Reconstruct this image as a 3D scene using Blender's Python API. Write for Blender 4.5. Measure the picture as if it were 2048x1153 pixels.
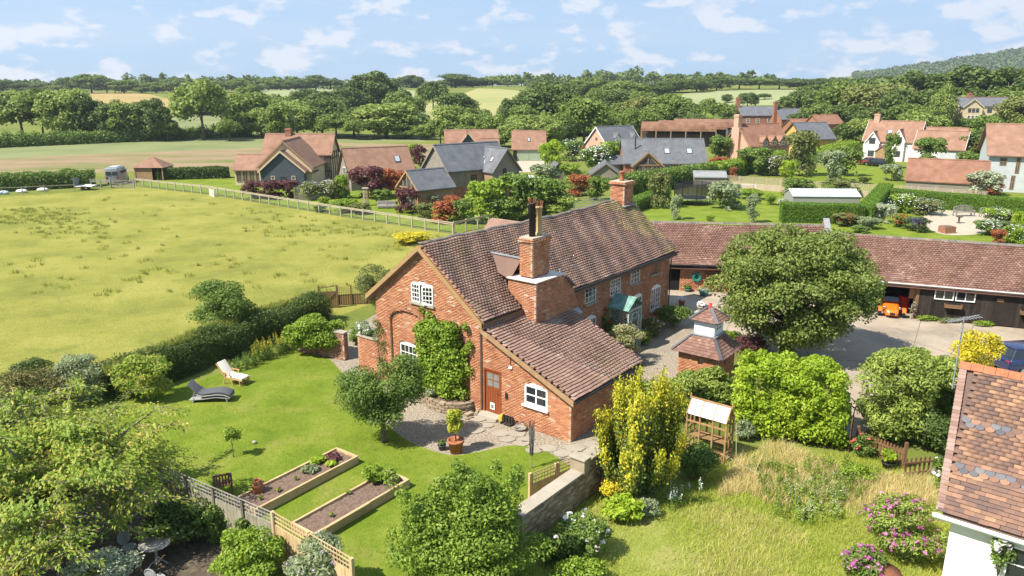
import bpy, bmesh, math, random
import numpy as np
from mathutils import Vector, Matrix

SC = bpy.context.scene
for _o in list(bpy.data.objects): bpy.data.objects.remove(_o)
COL = SC.collection
R = math.radians
PI = math.pi

# ------------------------------------------------------------------ camera
FPX, CX, CY, CAMH = 1500.0, 1024.0, 576.5, 14.2          # focal length in photo pixels, centre, drone height
PITCH = math.atan(406.0 / FPX)
cam_d = bpy.data.cameras.new('camera'); cam = bpy.data.objects.new('camera', cam_d); COL.objects.link(cam)
cam_d.sensor_width = 36.0; cam_d.lens = 36.0 * FPX / 2048.0
cam_d.clip_start = 0.1; cam_d.clip_end = 9000.0
cam.location = (0, 0, CAMH); cam.rotation_euler = (PI / 2 - PITCH, 0, 0)
SC.camera = cam

# ------------------------------------------------------------------ sky, sun, exposure
SUN_EL, SUN_AZ = R(51), R(-119)                          # azimuth from +Y, clockwise
world = bpy.data.worlds.new('World'); SC.world = world; world.use_nodes = True
nt = world.node_tree; nt.nodes.clear()
def wn(t, **k):
    n = nt.nodes.new(t)
    for a, b in k.items(): setattr(n, a, b)
    return n
w_out = wn('ShaderNodeOutputWorld'); w_bg = wn('ShaderNodeBackground'); w_sky = wn('ShaderNodeTexSky')
w_sky.sky_type = 'NISHITA'; w_sky.sun_disc = False; w_sky.sun_elevation = SUN_EL; w_sky.sun_rotation = SUN_AZ % (2 * PI)
w_sky.air_density = 1.0; w_sky.dust_density = 0.35; w_sky.ozone_density = 3.0; w_sky.altitude = 100
w_bg.inputs['Strength'].default_value = 0.15
tc = wn('ShaderNodeTexCoord')
mp = wn('ShaderNodeMapping'); mp.inputs['Scale'].default_value = (9.0, 9.0, 21.0)
nt.links.new(tc.outputs['Generated'], mp.inputs['Vector'])
cn = wn('ShaderNodeTexNoise'); cn.inputs['Scale'].default_value = 1.9; cn.inputs['Detail'].default_value = 9; cn.inputs['Roughness'].default_value = 0.56; cn.inputs['Distortion'].default_value = 0.08
nt.links.new(mp.outputs[0], cn.inputs['Vector'])
cr = wn('ShaderNodeValToRGB'); cr.color_ramp.elements[0].position = 0.515; cr.color_ramp.elements[1].position = 0.60
cr.color_ramp.elements[0].color = (0, 0, 0, 1); cr.color_ramp.elements[1].color = (1, 1, 1, 1)
nt.links.new(cn.outputs['Fac'], cr.inputs[0])
mp2 = wn('ShaderNodeMapping'); mp2.inputs['Scale'].default_value = (1.6, 1.6, 16.0); mp2.inputs['Location'].default_value = (3, 1, 0)
nt.links.new(tc.outputs['Generated'], mp2.inputs['Vector'])
cn2 = wn('ShaderNodeTexNoise'); cn2.inputs['Scale'].default_value = 1.6; cn2.inputs['Detail'].default_value = 7; cn2.inputs['Roughness'].default_value = 0.55
nt.links.new(mp2.outputs[0], cn2.inputs['Vector'])
cr2 = wn('ShaderNodeValToRGB'); cr2.color_ramp.elements[0].position = 0.36; cr2.color_ramp.elements[1].position = 0.75
nt.links.new(cn2.outputs['Fac'], cr2.inputs[0])
sep = wn('ShaderNodeSeparateColor'); com = wn('ShaderNodeCombineColor'); nt.links.new(w_sky.outputs[0], sep.inputs[0])
for i_, (g_, k_) in enumerate(((1.7, 1.6), (2.38, 1.3), (3.5, 1.6))):      # soft shoulder: bright horizon and blue zenith come closer together
    a_ = wn('ShaderNodeMath', operation='ADD'); a_.inputs[1].default_value = k_; d_ = wn('ShaderNodeMath', operation='DIVIDE'); m_ = wn('ShaderNodeMath', operation='MULTIPLY'); m_.inputs[1].default_value = g_
    nt.links.new(sep.outputs[i_], a_.inputs[0]); nt.links.new(sep.outputs[i_], d_.inputs[0]); nt.links.new(a_.outputs[0], d_.inputs[1]); nt.links.new(d_.outputs[0], m_.inputs[0]); nt.links.new(m_.outputs[0], com.inputs[i_])
mixv = wn('ShaderNodeMixRGB'); mixv.inputs[2].default_value = (2.05, 2.3, 2.7, 1)       # thin veil
vm = wn('ShaderNodeMath', operation='MULTIPLY'); vm.inputs[1].default_value = 0.45
nt.links.new(cr2.outputs[0], vm.inputs[0]); nt.links.new(vm.outputs[0], mixv.inputs[0]); nt.links.new(com.outputs[0], mixv.inputs[1])
mixc = wn('ShaderNodeMixRGB'); mixc.inputs[2].default_value = (2.8, 2.8, 2.95, 1)       # cumulus
vm2 = wn('ShaderNodeMath', operation='MULTIPLY'); vm2.inputs[1].default_value = 0.72
nt.links.new(cr.outputs[0], vm2.inputs[0]); nt.links.new(vm2.outputs[0], mixc.inputs[0]); nt.links.new(mixv.outputs[0], mixc.inputs[1])
nt.links.new(mixc.outputs[0], w_bg.inputs[0]); nt.links.new(w_bg.outputs[0], w_out.inputs[0])

sun_d = bpy.data.lights.new('sun', 'SUN'); sun = bpy.data.objects.new('sun', sun_d); COL.objects.link(sun)
sun_d.energy = 4.3; sun_d.angle = R(0.5); sun_d.color = (1.0, 0.93, 0.82)
SUNV = Vector((math.sin(SUN_AZ) * math.cos(SUN_EL), math.cos(SUN_AZ) * math.cos(SUN_EL), math.sin(SUN_EL)))
sun.rotation_euler = SUNV.to_track_quat('Z', 'Y').to_euler(); sun.location = (-60, -10, 80)
SC.view_settings.view_transform = 'Standard'; SC.view_settings.look = 'None'
SC.view_settings.gamma = 1.0; SC.view_settings.use_curve_mapping = False
SC.view_settings.exposure = 1.2
SC.cycles.max_bounces = 8; SC.cycles.diffuse_bounces = 4; SC.cycles.transparent_max_bounces = 8
SC.cycles.use_denoising = True

# ------------------------------------------------------------------ from the photo's geometry to the ground
def ray(x, y):
    u = (x - CX) / FPX; v = -(y - CY) / FPX
    return np.array([u, math.cos(PITCH) + v * math.sin(PITCH), -math.sin(PITCH) + v * math.cos(PITCH)])
def at(x, y, z=0.0):
    r = ray(x, y); t = (z - CAMH) / r[2]
    return Vector((r[0] * t, r[1] * t, z))
def atY(x, y, Y):
    r = ray(x, y); t = Y / r[1]
    return Vector((r[0] * t, Y, CAMH + r[2] * t))
def depth(P): return P[1] * math.cos(PITCH) - (P[2] - CAMH) * math.sin(PITCH)
def ppm(P): return FPX / depth(P)

def smooth(a, b, x):
    t = np.clip((x - a) / (b - a), 0, 1); return t * t * (3 - 2 * t)
def terrain(x, y):
    x = np.asarray(x, float); y = np.asarray(y, float)
    h = 11.5 * smooth(235, 640, y) * (1 + 0.22 * np.sin(x / 150.0 + 0.6) * smooth(240, 420, y))
    h = h + 7.5 * smooth(70, 170, x) * smooth(120, 230, y) * (1 - smooth(300, 560, y))
    h = h + 112 * np.exp(-((x - 1560) / 600.0) ** 2 - ((y - 1750) / 560.0) ** 2) * smooth(300, 800, x)
    return h
def atT(x, y):
    """where the sight line of a photo point meets the rolling terrain"""
    r = ray(x, y); ts = np.concatenate([np.linspace(15, 300, 600), np.linspace(300, 2500, 2400)])
    z = CAMH + r[2] * ts; h = terrain(r[0] * ts, r[1] * ts)
    i = np.argmax(z <= h) if np.any(z <= h) else len(ts) - 1
    t = ts[i]; return Vector((r[0] * t, r[1] * t, float(h[i])))

# ------------------------------------------------------------------ objects
_names = {}
def link(o, parent=None):
    COL.objects.link(o)
    if parent is not None: o.parent = parent
    return o
def tag(o, label=None, cat=None, group=None, kind=None):
    if label: o['label'] = label
    if cat: o['category'] = cat
    if group: o['group'] = group
    if kind: o['kind'] = kind
    return o
def thing(name, label, cat, loc=(0, 0, 0), rz=0.0, group=None):
    o = bpy.data.objects.new(name, None); o.empty_display_size = 0.3
    o.location = loc; o.rotation_euler = (0, 0, rz); link(o)
    return tag(o, label, cat, group)
def copy_tree(o, parent=None):
    c = o.copy(); link(c, parent)
    for ch in list(o.children): copy_tree(ch, c)
    return c

def np_mesh(name, V, F, mats, smooth_=False):
    """V (n,3), F (m,k) with one face size"""
    V = np.asarray(V, np.float32); F = np.asarray(F, np.int32)
    me = bpy.data.meshes.new(name); k = F.shape[1]
    me.vertices.add(len(V)); me.vertices.foreach_set('co', V.ravel())
    me.loops.add(F.size); me.loops.foreach_set('vertex_index', F.ravel())
    me.polygons.add(len(F)); me.polygons.foreach_set('loop_start', np.arange(0, F.size, k, dtype=np.int32))
    me.polygons.foreach_set('loop_total', np.full(len(F), k, np.int32))
    if smooth_: me.polygons.foreach_set('use_smooth', np.ones(len(F), bool))
    me.update(calc_edges=True)
    for m in (mats if isinstance(mats, (list, tuple)) else [mats]): me.materials.append(m)
    return me

class MB:
    """collects simple solids and links them as one mesh object"""
    def __init__(s): s.v = []; s.f = []; s.sm = False
    def add(s, vs, fs):
        b = len(s.v); s.v += [tuple(p) for p in vs]; s.f += [tuple(i + b for i in f) for f in fs]; return s
    def box(s, a, b):
        x0, y0, z0 = a; x1, y1, z1 = b
        return s.add([(x0,y0,z0),(x1,y0,z0),(x1,y1,z0),(x0,y1,z0),(x0,y0,z1),(x1,y0,z1),(x1,y1,z1),(x0,y1,z1)],
                     [(0,3,2,1),(4,5,6,7),(0,1,5,4),(1,2,6,5),(2,3,7,6),(3,0,4,7)])
    def obox(s, c, U, V, N, su, sv, sn):
        """box centred at c with half sizes along three axes"""
        c = Vector(c); U = Vector(U) * su; V = Vector(V) * sv; N = Vector(N) * sn
        P = [c + U * i + V * j + N * k for k in (-1, 1) for (i, j) in ((-1,-1),(1,-1),(1,1),(-1,1))]
        return s.add(P, [(0,3,2,1),(4,5,6,7),(0,1,5,4),(1,2,6,5),(2,3,7,6),(3,0,4,7)])
    def bar(s, a, b, w, h=None, up=(0, 0, 1)):
        a = Vector(a); b = Vector(b); d = b - a; L = d.length
        if L < 1e-6: return s
        d /= L; up = Vector(up)
        if abs(d.dot(up)) > 0.98: up = Vector((0, 1, 0))
        x = d.cross(up).normalized(); z = x.cross(d)
        return s.obox((a + b) / 2, d, x, z, L / 2, w / 2, (h or w) / 2)
    def tube(s, pts, rs, n=8, cap=True):
        pts = [Vector(p) for p in pts]
        if not hasattr(rs, '__len__'): rs = [rs] * len(pts)
        b = len(s.v); ref = None
        for i, p in enumerate(pts):
            d = (pts[min(i + 1, len(pts) - 1)] - pts[max(i - 1, 0)]).normalized()
            if ref is None: ref = Vector((1, 0, 0)) if abs(d.x) < 0.9 else Vector((0, 1, 0))
            x = (ref - d * ref.dot(d)).normalized(); y = d.cross(x); ref = x
            for k in range(n):
                a = 2 * PI * k / n; s.v.append(tuple(p + (x * math.cos(a) + y * math.sin(a)) * rs[i]))
        for i in range(len(pts) - 1):
            for k in range(n):
                k2 = (k + 1) % n; s.f.append((b + i*n + k, b + i*n + k2, b + (i+1)*n + k2, b + (i+1)*n + k))
        if cap:
            s.f.append(tuple(b + k for k in reversed(range(n)))); s.f.append(tuple(b + (len(pts)-1)*n + k for k in range(n)))
        return s
    def lathe(s, prof, n=16, c=(0, 0, 0)):
        b = len(s.v)
        for (r, z) in prof:
            for k in range(n):
                a = 2 * PI * k / n; s.v.append((c[0] + r * math.cos(a), c[1] + r * math.sin(a), c[2] + z))
        for i in range(len(prof) - 1):
            for k in range(n):
                k2 = (k + 1) % n; s.f.append((b + i*n + k, b + i*n + k2, b + (i+1)*n + k2, b + (i+1)*n + k))
        return s
    def prism(s, poly, N, t):
        """polygon (3d points) thickened by t along N"""
        N = Vector(N) * t; P = [Vector(p) for p in poly]; n = len(P)
        return s.add(P + [p + N for p in P], [tuple(reversed(range(n))), tuple(range(n, 2*n))] + [(i, (i+1) % n, n + (i+1) % n, n + i) for i in range(n)])
    def quad(s, *p): return s.add(p, [tuple(range(len(p)))])
    def ellipsoid(s, c, r, nu=12, nv=8):
        b = len(s.v)
        for j in range(nv + 1):
            t = PI * j / nv
            for k in range(nu):
                a = 2*PI*k/nu; s.v.append((c[0] + r[0]*math.sin(t)*math.cos(a), c[1] + r[1]*math.sin(t)*math.sin(a), c[2] + r[2]*math.cos(t)))
        for j in range(nv):
            for k in range(nu):
                k2 = (k+1) % nu; s.f.append((b + j*nu + k, b + (j+1)*nu + k, b + (j+1)*nu + k2, b + j*nu + k2))
        return s
    def mesh(s, name, mat, smooth_=False):
        me = bpy.data.meshes.new(name); me.from_pydata(s.v, [], s.f)
        bm = bmesh.new(); bm.from_mesh(me); bmesh.ops.recalc_face_normals(bm, faces=bm.faces); bm.to_mesh(me); bm.free()
        if smooth_:
            for p in me.polygons: p.use_smooth = True
        me.materials.append(mat); return me
    def build(s, name, mat, parent=None, smooth_=False, bevel=0.0):
        me = s.mesh(name, mat, smooth_)
        o = bpy.data.objects.new(name, me); link(o, parent)
        if bevel > 0:
            m = o.modifiers.new('bevel', 'BEVEL'); m.width = bevel; m.segments = 2; m.limit_method = 'ANGLE'
        return o

# ------------------------------------------------------------------ materials
_mats = {}
def _ramp(nt, cols, lo, hi, interp='LINEAR'):
    r = nt.nodes.new('ShaderNodeValToRGB'); e = r.color_ramp.elements; r.color_ramp.interpolation = interp
    n = len(cols)
    while len(e) < n: e.new(0.5)
    for i, c in enumerate(cols):
        e[i].position = lo + (hi - lo) * (i / max(1, n - 1)); e[i].color = (c[0], c[1], c[2], 1)
    return r
def pmat(name, cols, rough=0.85, spec=0.25, nscale=2.0, detail=6, lo=0.32, hi=0.68, rnd=0.0, bump=0.0, bscale=60.0, bdist=0.02,
         stains=(), metal=0.0, transl=0.0, stretch=None, nrough=0.6, wave=None, coat=0.0, brough=0.6):
    """cols: list of base colours. rnd: how far each loose piece picks its own colour (0..1), the rest follows a noise.
    stains: (colour, scale, lo, hi, amount)"""
    if name in _mats: return _mats[name]
    m = bpy.data.materials.new(name); m.use_nodes = True; nt = m.node_tree; nd = nt.nodes; lk = nt.links.new
    nd.clear(); out = nd.new('ShaderNodeOutputMaterial'); bs = nd.new('ShaderNodeBsdfPrincipled')
    bs.inputs['Roughness'].default_value = rough; bs.inputs['Metallic'].default_value = metal
    bs.inputs['Specular IOR Level'].default_value = spec
    if coat: bs.inputs['Coat Weight'].default_value = coat
    geo = nd.new('ShaderNodeNewGeometry'); pos = geo.outputs['Position']
    if stretch:
        mp = nd.new('ShaderNodeMapping'); mp.inputs['Scale'].default_value = stretch
        tcn = nd.new('ShaderNodeTexCoord'); lk(tcn.outputs['Object'], mp.inputs[0]); pos = mp.outputs[0]
    def noise(sc, det=6, ro=0.6, p=None):
        n = nd.new('ShaderNodeTexNoise'); n.inputs['Scale'].default_value = sc; n.inputs['Detail'].default_value = det; n.inputs['Roughness'].default_value = ro
        lk(p or pos, n.inputs['Vector']); return n.outputs['Fac']
    col = None
    if len(cols) > 1:
        f = noise(nscale, detail, nrough)
        if rnd > 0:
            oi = nd.new('ShaderNodeObjectInfo'); a = nd.new('ShaderNodeMath'); a.operation = 'ADD'
            lk(geo.outputs['Random Per Island'], a.inputs[0]); lk(oi.outputs['Random'], a.inputs[1])
            fr = nd.new('ShaderNodeMath'); fr.operation = 'FRACT'; lk(a.outputs[0], fr.inputs[0])
            mr = nd.new('ShaderNodeMapRange'); mr.inputs[1].default_value = lo; mr.inputs[2].default_value = hi; lk(f, mr.inputs[0])
            mx = nd.new('ShaderNodeMix'); mx.data_type = 'FLOAT'; mx.inputs[0].default_value = rnd
            lk(mr.outputs[0], mx.inputs[2]); lk(fr.outputs[0], mx.inputs[3])
            rp = _ramp(nt, cols, 0.05, 0.95); lk(mx.outputs[0], rp.inputs[0])
        else:
            rp = _ramp(nt, cols, lo, hi); lk(f, rp.inputs[0])
        col = rp.outputs[0]
    else:
        rgb = nd.new('ShaderNodeRGB'); rgb.outputs[0].default_value = (*cols[0][:3], 1); col = rgb.outputs[0]
    if wave:      # (colour, scale, direction, amount): boards, corrugation
        w = nd.new('ShaderNodeTexWave'); w.bands_direction = wave[2]; w.inputs['Scale'].default_value = wave[1]
        tcn = nd.new('ShaderNodeTexCoord'); lk(tcn.outputs['Object'], w.inputs[0])
        rw = _ramp(nt, [(0,0,0),(1,1,1)], 0.80, 0.97); lk(w.outputs['Fac'], rw.inputs[0])
        mm = nd.new('ShaderNodeMath'); mm.operation = 'MULTIPLY'; mm.inputs[1].default_value = wave[3]; lk(rw.outputs[0], mm.inputs[0])
        mx = nd.new('ShaderNodeMixRGB'); mx.inputs[2].default_value = (*wave[0], 1); lk(mm.outputs[0], mx.inputs[0]); lk(col, mx.inputs[1]); col = mx.outputs[0]
    for i, st in enumerate(stains):
        c, sc, lo_, hi_, amt = st
        f = noise(sc, 7, 0.62); rp = _ramp(nt, [(0,0,0),(amt,amt,amt)], lo_, hi_); lk(f, rp.inputs[0])
        mx = nd.new('ShaderNodeMixRGB'); mx.inputs[2].default_value = (*c, 1); lk(rp.outputs[0], mx.inputs[0]); lk(col, mx.inputs[1]); col = mx.outputs[0]
    lk(col, bs.inputs['Base Color'])
    if bump > 0:
        b = nd.new('ShaderNodeBump'); b.inputs['Strength'].default_value = bump; b.inputs['Distance'].default_value = bdist
        lk(noise(bscale, 5, brough), b.inputs['Height']); lk(b.outputs[0], bs.inputs['Normal'])
    sh = bs.outputs[0]
    if transl > 0:
        tr = nd.new('ShaderNodeBsdfTranslucent'); lk(col, tr.inputs[0])
        ms = nd.new('ShaderNodeMixShader'); ms.inputs[0].default_value = min(.5, transl*1.25); lk(sh, ms.inputs[1]); lk(tr.outputs[0], ms.inputs[2]); sh = ms.outputs[0]
    lk(sh, out.inputs[0]); _mats[name] = m; return m
def fmat(name, cols, transl=0.3, rough=0.55, spec=0.3, rnd=0.65, nscale=0.7, gain=1.6):
    cols = [tuple(min(.8, v*gain) for v in c) for c in cols]
    return pmat(name, cols, rough=rough, spec=spec, nscale=nscale, detail=3, rnd=rnd, transl=transl)
def glass_mat(name, col=(0.02, 0.025, 0.03), rough=0.06):
    return pmat(name, [col], rough=rough, spec=0.8)
def clear_glass(name):
    if name in _mats: return _mats[name]
    m = bpy.data.materials.new(name); m.use_nodes = True; nt = m.node_tree; nd = nt.nodes; nd.clear(); lk = nt.links.new
    out = nd.new('ShaderNodeOutputMaterial'); t = nd.new('ShaderNodeBsdfTransparent'); t.inputs[0].default_value = (0.9, 0.94, 0.93, 1)
    g = nd.new('ShaderNodeBsdfGlossy'); g.inputs['Roughness'].default_value = 0.08
    fr = nd.new('ShaderNodeFresnel'); fr.inputs[0].default_value = 1.6
    mx = nd.new('ShaderNodeMixShader'); lk(fr.outputs[0], mx.inputs[0]); lk(t.outputs[0], mx.inputs[1]); lk(g.outputs[0], mx.inputs[2]); lk(mx.outputs[0], out.inputs[0])
    _mats[name] = m; return m

# ------------------------------------------------------------------ leaves
def unit(v): return v / np.maximum(np.linalg.norm(v, axis=1, keepdims=True), 1e-9)
def leaf_quads(P, N, L, W, rng, droop=0.2, fold=0.25, T=None):
    n = len(P); N = unit(N)
    if T is None: T = rng.normal(size=(n, 3))
    T = T - (T * N).sum(1, keepdims=True) * N; T = unit(T); T[:, 2] -= droop; T = unit(T)
    L = L*1.12; W = W*1.5
    S = unit(np.cross(N, T)); L = (L * rng.uniform(0.65, 1.3, (n, 1))); W = W * rng.uniform(0.7, 1.25, (n, 1))
    V = np.empty((n, 4, 3), np.float32)
    V[:, 0] = P - T * L * 0.5; V[:, 1] = P + S * W * 0.5 + N * W * fold - T * L * 0.05; V[:, 2] = P + T * L * 0.5; V[:, 3] = P - S * W * 0.5 + N * W * fold - T * L * 0.05
    return V.reshape(-1, 3), np.arange(4 * n, dtype=np.int32).reshape(n, 4)
def sample_clumps(cl, n, rng, shell=0.5, up=0.35, jit=0.55):
    cl = np.asarray(cl, float); w = (cl[:, 3] * cl[:, 4] + cl[:, 4] * cl[:, 5] + cl[:, 3] * cl[:, 5]); w /= w.sum()
    i = rng.choice(len(cl), n, p=w); d = unit(rng.normal(size=(n, 3)))
    flip = (d[:, 2] < -0.25) & (rng.random(n) < 0.6); d[flip, 2] *= -1
    r = 1 - shell * rng.random((n, 1)) ** 1.6
    P = cl[i, :3] + d * r * cl[i, 3:6]
    N = d * 0.75 + np.array([0, 0, up]) + rng.normal(size=(n, 3)) * jit
    return P, N
def crown_clumps(R3, n, cr, rng, c=(0, 0, 0), shape='round', flat=0.8, fill=0.45):
    out = []; R3 = np.array(R3, float); m = R3.mean()
    while len(out) < n:
        d = rng.normal(size=3); d /= np.linalg.norm(d)
        if shape == 'dome' and d[2] < -0.35: d[2] *= -1
        r = (fill + (1 - fill) * rng.random() ** 0.5)
        s = cr * rng.uniform(0.65, 1.3); p = d * r * (1 - s * 0.75)
        k = 1.0
        if shape == 'cone': k = np.clip(1.05 - (p[2] + 1) / 2 * 0.95, 0.12, 1)
        if shape == 'vase': k = np.clip(0.35 + (p[2] + 1) / 2 * 0.75, 0.3, 1)
        q = np.array([p[0] * k, p[1] * k, p[2]]) * R3 + np.array(c)
        kk = max(k, 0.4)
        out.append([*q, s * R3[0] * kk, s * R3[1] * kk, s * R3[2] * flat * (0.6 + 0.4 * kk)])
    return np.array(out)
def leaf_mesh(name, cl, n, L, W, mat, seed, droop=0.2, shell=0.5, up=0.35, jit=0.55, zmin=0.03):
    rng = np.random.default_rng(seed); P, N = sample_clumps(cl, n, rng, shell, up, jit)
    P[:, 2] = np.maximum(P[:, 2], zmin + 0.05 * rng.random(n))
    V, F = leaf_quads(P, N, L, W, rng, droop); return np_mesh(name, V, F, mat)
def mobj(name, me, parent=None, mat=None):
    o = bpy.data.objects.new(name, me); link(o, parent)
    if mat is not None:
        o.material_slots[0].link = 'OBJECT'; o.material_slots[0].material = mat
    return o
def trunk_mb(h, r, cl, rng, limbs=7, lean=(0, 0), fork=0.45, base=(0, 0, 0), n=8):
    mb = MB(); b = Vector(base); top = b + Vector((lean[0], lean[1], h))
    pts = [b, b + Vector((lean[0]*.2, lean[1]*.2, h*.15)), b + Vector((lean[0]*.5, lean[1]*.5, h*.5)), top]
    mb.tube(pts, [r*1.25, r, r*.8, r*.35], n)
    idx = rng.choice(len(cl), min(limbs, len(cl)), replace=False)
    for i in idx:
        e = Vector(cl[i][:3]); t = fork + (1 - fork) * rng.random() * 0.7
        s = b + (top - b) * t
        if e.z < s.z + 0.1: s = b + (top - b) * max(0.15, min(t, (e.z - b.z) / max(h, .1) * 0.7))
        mid = s.lerp(e, 0.5) + Vector((0, 0, (e - s).length * 0.12))
        mb.tube([s, mid, e], [r*.45, r*.3, r*.1], 5)
    return mb

# ================================================================== materials used in many places
M_PASTURE = pmat('pasture_grass', [(.165,.172,.034),(.23,.228,.046),(.285,.268,.064)], rough=.95, spec=.1, nscale=.16, detail=9, nrough=.66, lo=.34, hi=.64, bump=.9, bscale=5, bdist=.12, brough=.75,
                 stains=[((.12,.15,.026),.5,.52,.70,.6),((.30,.275,.09),1.3,.55,.74,.55),((.115,.15,.026),4.5,.53,.66,.55),((.32,.30,.10),11,.56,.68,.5)])
M_LAWN = pmat('lawn_grass', [(.095,.145,.012),(.135,.19,.018),(.185,.225,.03)], rough=.95, spec=.1, nscale=.45, detail=9, nrough=.66, bump=.8, bscale=13, bdist=.05, brough=.75,
              stains=[((.25,.235,.06),.55,.50,.70,.6),((.075,.125,.01),2.6,.53,.68,.5),((.24,.26,.05),14,.55,.70,.55)])
M_ROUGH = pmat('rough_ground', [(.15,.185,.03),(.21,.235,.05),(.29,.26,.10)], rough=.95, spec=.1, nscale=.5, detail=8, bump=.8, bscale=9, bdist=.08)
M_MEADOW = pmat('meadow_ground', [(.10,.13,.024),(.14,.165,.034),(.19,.20,.05)], rough=.95, spec=.1, nscale=.05, detail=9, nrough=.68, bump=.6, bscale=2, bdist=.2)
M_GRAVEL = pmat('gravel', [(.14,.115,.085),(.27,.225,.17),(.42,.36,.28)], rough=.95, nscale=13, detail=4, lo=.36, hi=.64, bump=.8, bscale=42, bdist=.03,
                stains=[((.12,.105,.085),.8,.5,.75,.5)])
M_CONC = pmat('yard_concrete', [(.26,.21,.155),(.315,.26,.195),(.36,.30,.23)], rough=.92, nscale=.55, detail=9, bump=.3, bscale=30, bdist=.01,
              stains=[((.16,.135,.11),.30,.50,.68,.65),((.40,.36,.31),1.2,.55,.72,.55),((.12,.10,.085),5,.58,.70,.5),((.22,.20,.12),.9,.62,.76,.5)])
M_CROP = pmat('pale_crop', [(.145,.17,.072),(.175,.198,.085),(.205,.22,.10)], rough=.95, spec=.1, nscale=.06, detail=8, bump=.4, bscale=3, bdist=.1,
              stains=[((.15,.20,.085),.35,.58,.75,.5)])
M_TAN = pmat('tan_seedheads', [(.12,.155,.04),(.225,.175,.095),(.27,.195,.118)], rough=.95, spec=.1, nscale=.10, detail=9, nrough=.7, stretch=(.35,1.4,1), lo=.38, hi=.6, bump=.5, bscale=2, bdist=.15)
M_STRAW = pmat('straw_field', [(.30,.215,.085),(.36,.26,.11)], rough=.95, spec=.1, nscale=.05, stains=[((.2,.2,.07),.03,.5,.7,.6)])
M_BARLEY = pmat('barley_field', [(.24,.255,.09),(.30,.285,.115),(.22,.25,.10)], rough=.95, spec=.1, nscale=.02, detail=7)
M_PALEG = pmat('pale_green_field', [(.215,.245,.115),(.26,.28,.135)], rough=.95, spec=.1, nscale=.02, detail=7)

# ================================================================== ground
def grid_ground():
    ys = np.concatenate([[-60, 0], np.linspace(20, 220, 41), np.linspace(228, 700, 90), np.linspace(715, 2600, 90), [3200, 4500, 7000]])
    xs_u = np.concatenate([-np.geomspace(1, .02, 60), np.geomspace(.02, 1, 60)])
    V = []; F = []
    nx = len(xs_u)
    for y in ys:
        half = 60 + 1.15 * max(y, 0)
        X = xs_u * half; V.append(np.stack([X, np.full(nx, y), terrain(X, np.full(nx, y))], 1))
    V = np.concatenate(V)
    for j in range(len(ys) - 1):
        for i in range(nx - 1): F.append((j*nx+i, j*nx+i+1, (j+1)*nx+i+1, (j+1)*nx+i))
    o = mobj('ground', np_mesh('ground', V, np.array(F), M_MEADOW, True)); return tag(o, kind='structure')
ground = grid_ground()

def sheet(name, pts, z, mat, kind='structure'):
    """flat sheet from ground points"""
    me = bpy.data.meshes.new(name); bm = bmesh.new()
    vs = [bm.verts.new((p[0], p[1], z)) for p in pts]; f = bm.faces.new(vs)
    if f.normal.z < 0: f.normal_flip()
    bm.normal_update(); bmesh.ops.triangulate(bm, faces=bm.faces); bmesh.ops.recalc_face_normals(bm, faces=bm.faces)
    for f in bm.faces:
        if f.normal.z < 0: f.normal_flip()
    bm.to_mesh(me); bm.free(); me.materials.append(mat)
    o = mobj(name, me); return tag(o, kind=kind) if kind else o
def curve(pts, n=6, closed=True):
    """Catmull-Rom through 2d points"""
    P = [Vector((p[0], p[1])) for p in pts]; out = []; m = len(P)
    for i in range(m if closed else m - 1):
        a, b, c, d = P[(i-1) % m], P[i], P[(i+1) % m], P[(i+2) % m]
        if not closed:
            a = P[max(i-1, 0)]; d = P[min(i+2, m-1)]
        for k in range(n):
            t = k / n
            out.append(0.5 * ((2*b) + (c - a)*t + (2*a - 5*b + 4*c - d)*t*t + (3*b - a - 3*c + d)*t**3))
    return out
def pp(*px, z=0): return [at(x, y, z) for x, y in px]

sheet('pasture_field', pp((-260,418),(40,392),(150,385),(270,374),(420,390),(660,430),(906,469),(1000,452),(1000,480),(860,560),(700,625),(600,660),(400,715),(-100,850),(-500,880)), .004, M_PASTURE)
sheet('crop_field', pp((-500,345),(-100,326),(0,319),(200,309),(490,299),(640,286),(850,284),(850,274),(490,272),(200,285),(0,296),(-200,305),(-500,315)), .004, M_CROP)
sheet('tan_grass_strip', pp((-500,344),(0,318),(200,308),(490,298),(640,286),(880,289),(1000,300),(860,318),(700,326),(480,334),(250,344),(0,356),(-500,380)), .008, M_TAN)
sheet('gravel_path', curve(pp((640,715),(700,660),(900,560),(1150,590),(1330,590),(1345,640),(1420,690),(1390,760),(1300,800),(1262,885),(1180,960),(1120,990),(1050,930),(960,940),(860,915),(770,860),(700,770)), 5), .004, M_GRAVEL)
sheet('yard', curve(pp((1325,575),(1450,570),(1800,600),(2060,630),(2500,700),(2500,830),(2060,800),(1850,790),(1720,870),(1680,850),(1640,740),(1480,690),(1400,700),(1330,660)), 5), .010, M_CONC)
_y = bpy.data.objects['yard']; _jm = pmat('joint_dirt', [(.11,.10,.075),(.16,.15,.09)], rough=.95, nscale=3)
for (x0,y0,x1,y1) in ((1480,600,1440,690),(1560,592,1640,760),(1690,640,2060,760),(1850,612,1800,790),(1700,606,1690,660),(1950,640,1900,800),(1640,720,2060,735),(1350,640,1470,600)):
    a_, b_ = at(x0,y0), at(x1,y1); MB().bar((a_.x,a_.y,.012),(b_.x,b_.y,.012),.035,.006).build('concrete_joint', _jm, _y)
sheet('lawn', curve(pp((250,960),(250,800),(330,776),(480,738),(560,712),(610,692),(650,712),(690,752),(740,815),(800,872),(850,897),(905,911),(960,904),(1020,892),(1080,898),(1128,925),(1150,945),(1110,965),(1070,990),(1080,1060),(1000,1300),(680,1300),(640,1200),(500,1110),(370,1040)), 5), .012, M_LAWN)
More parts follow.
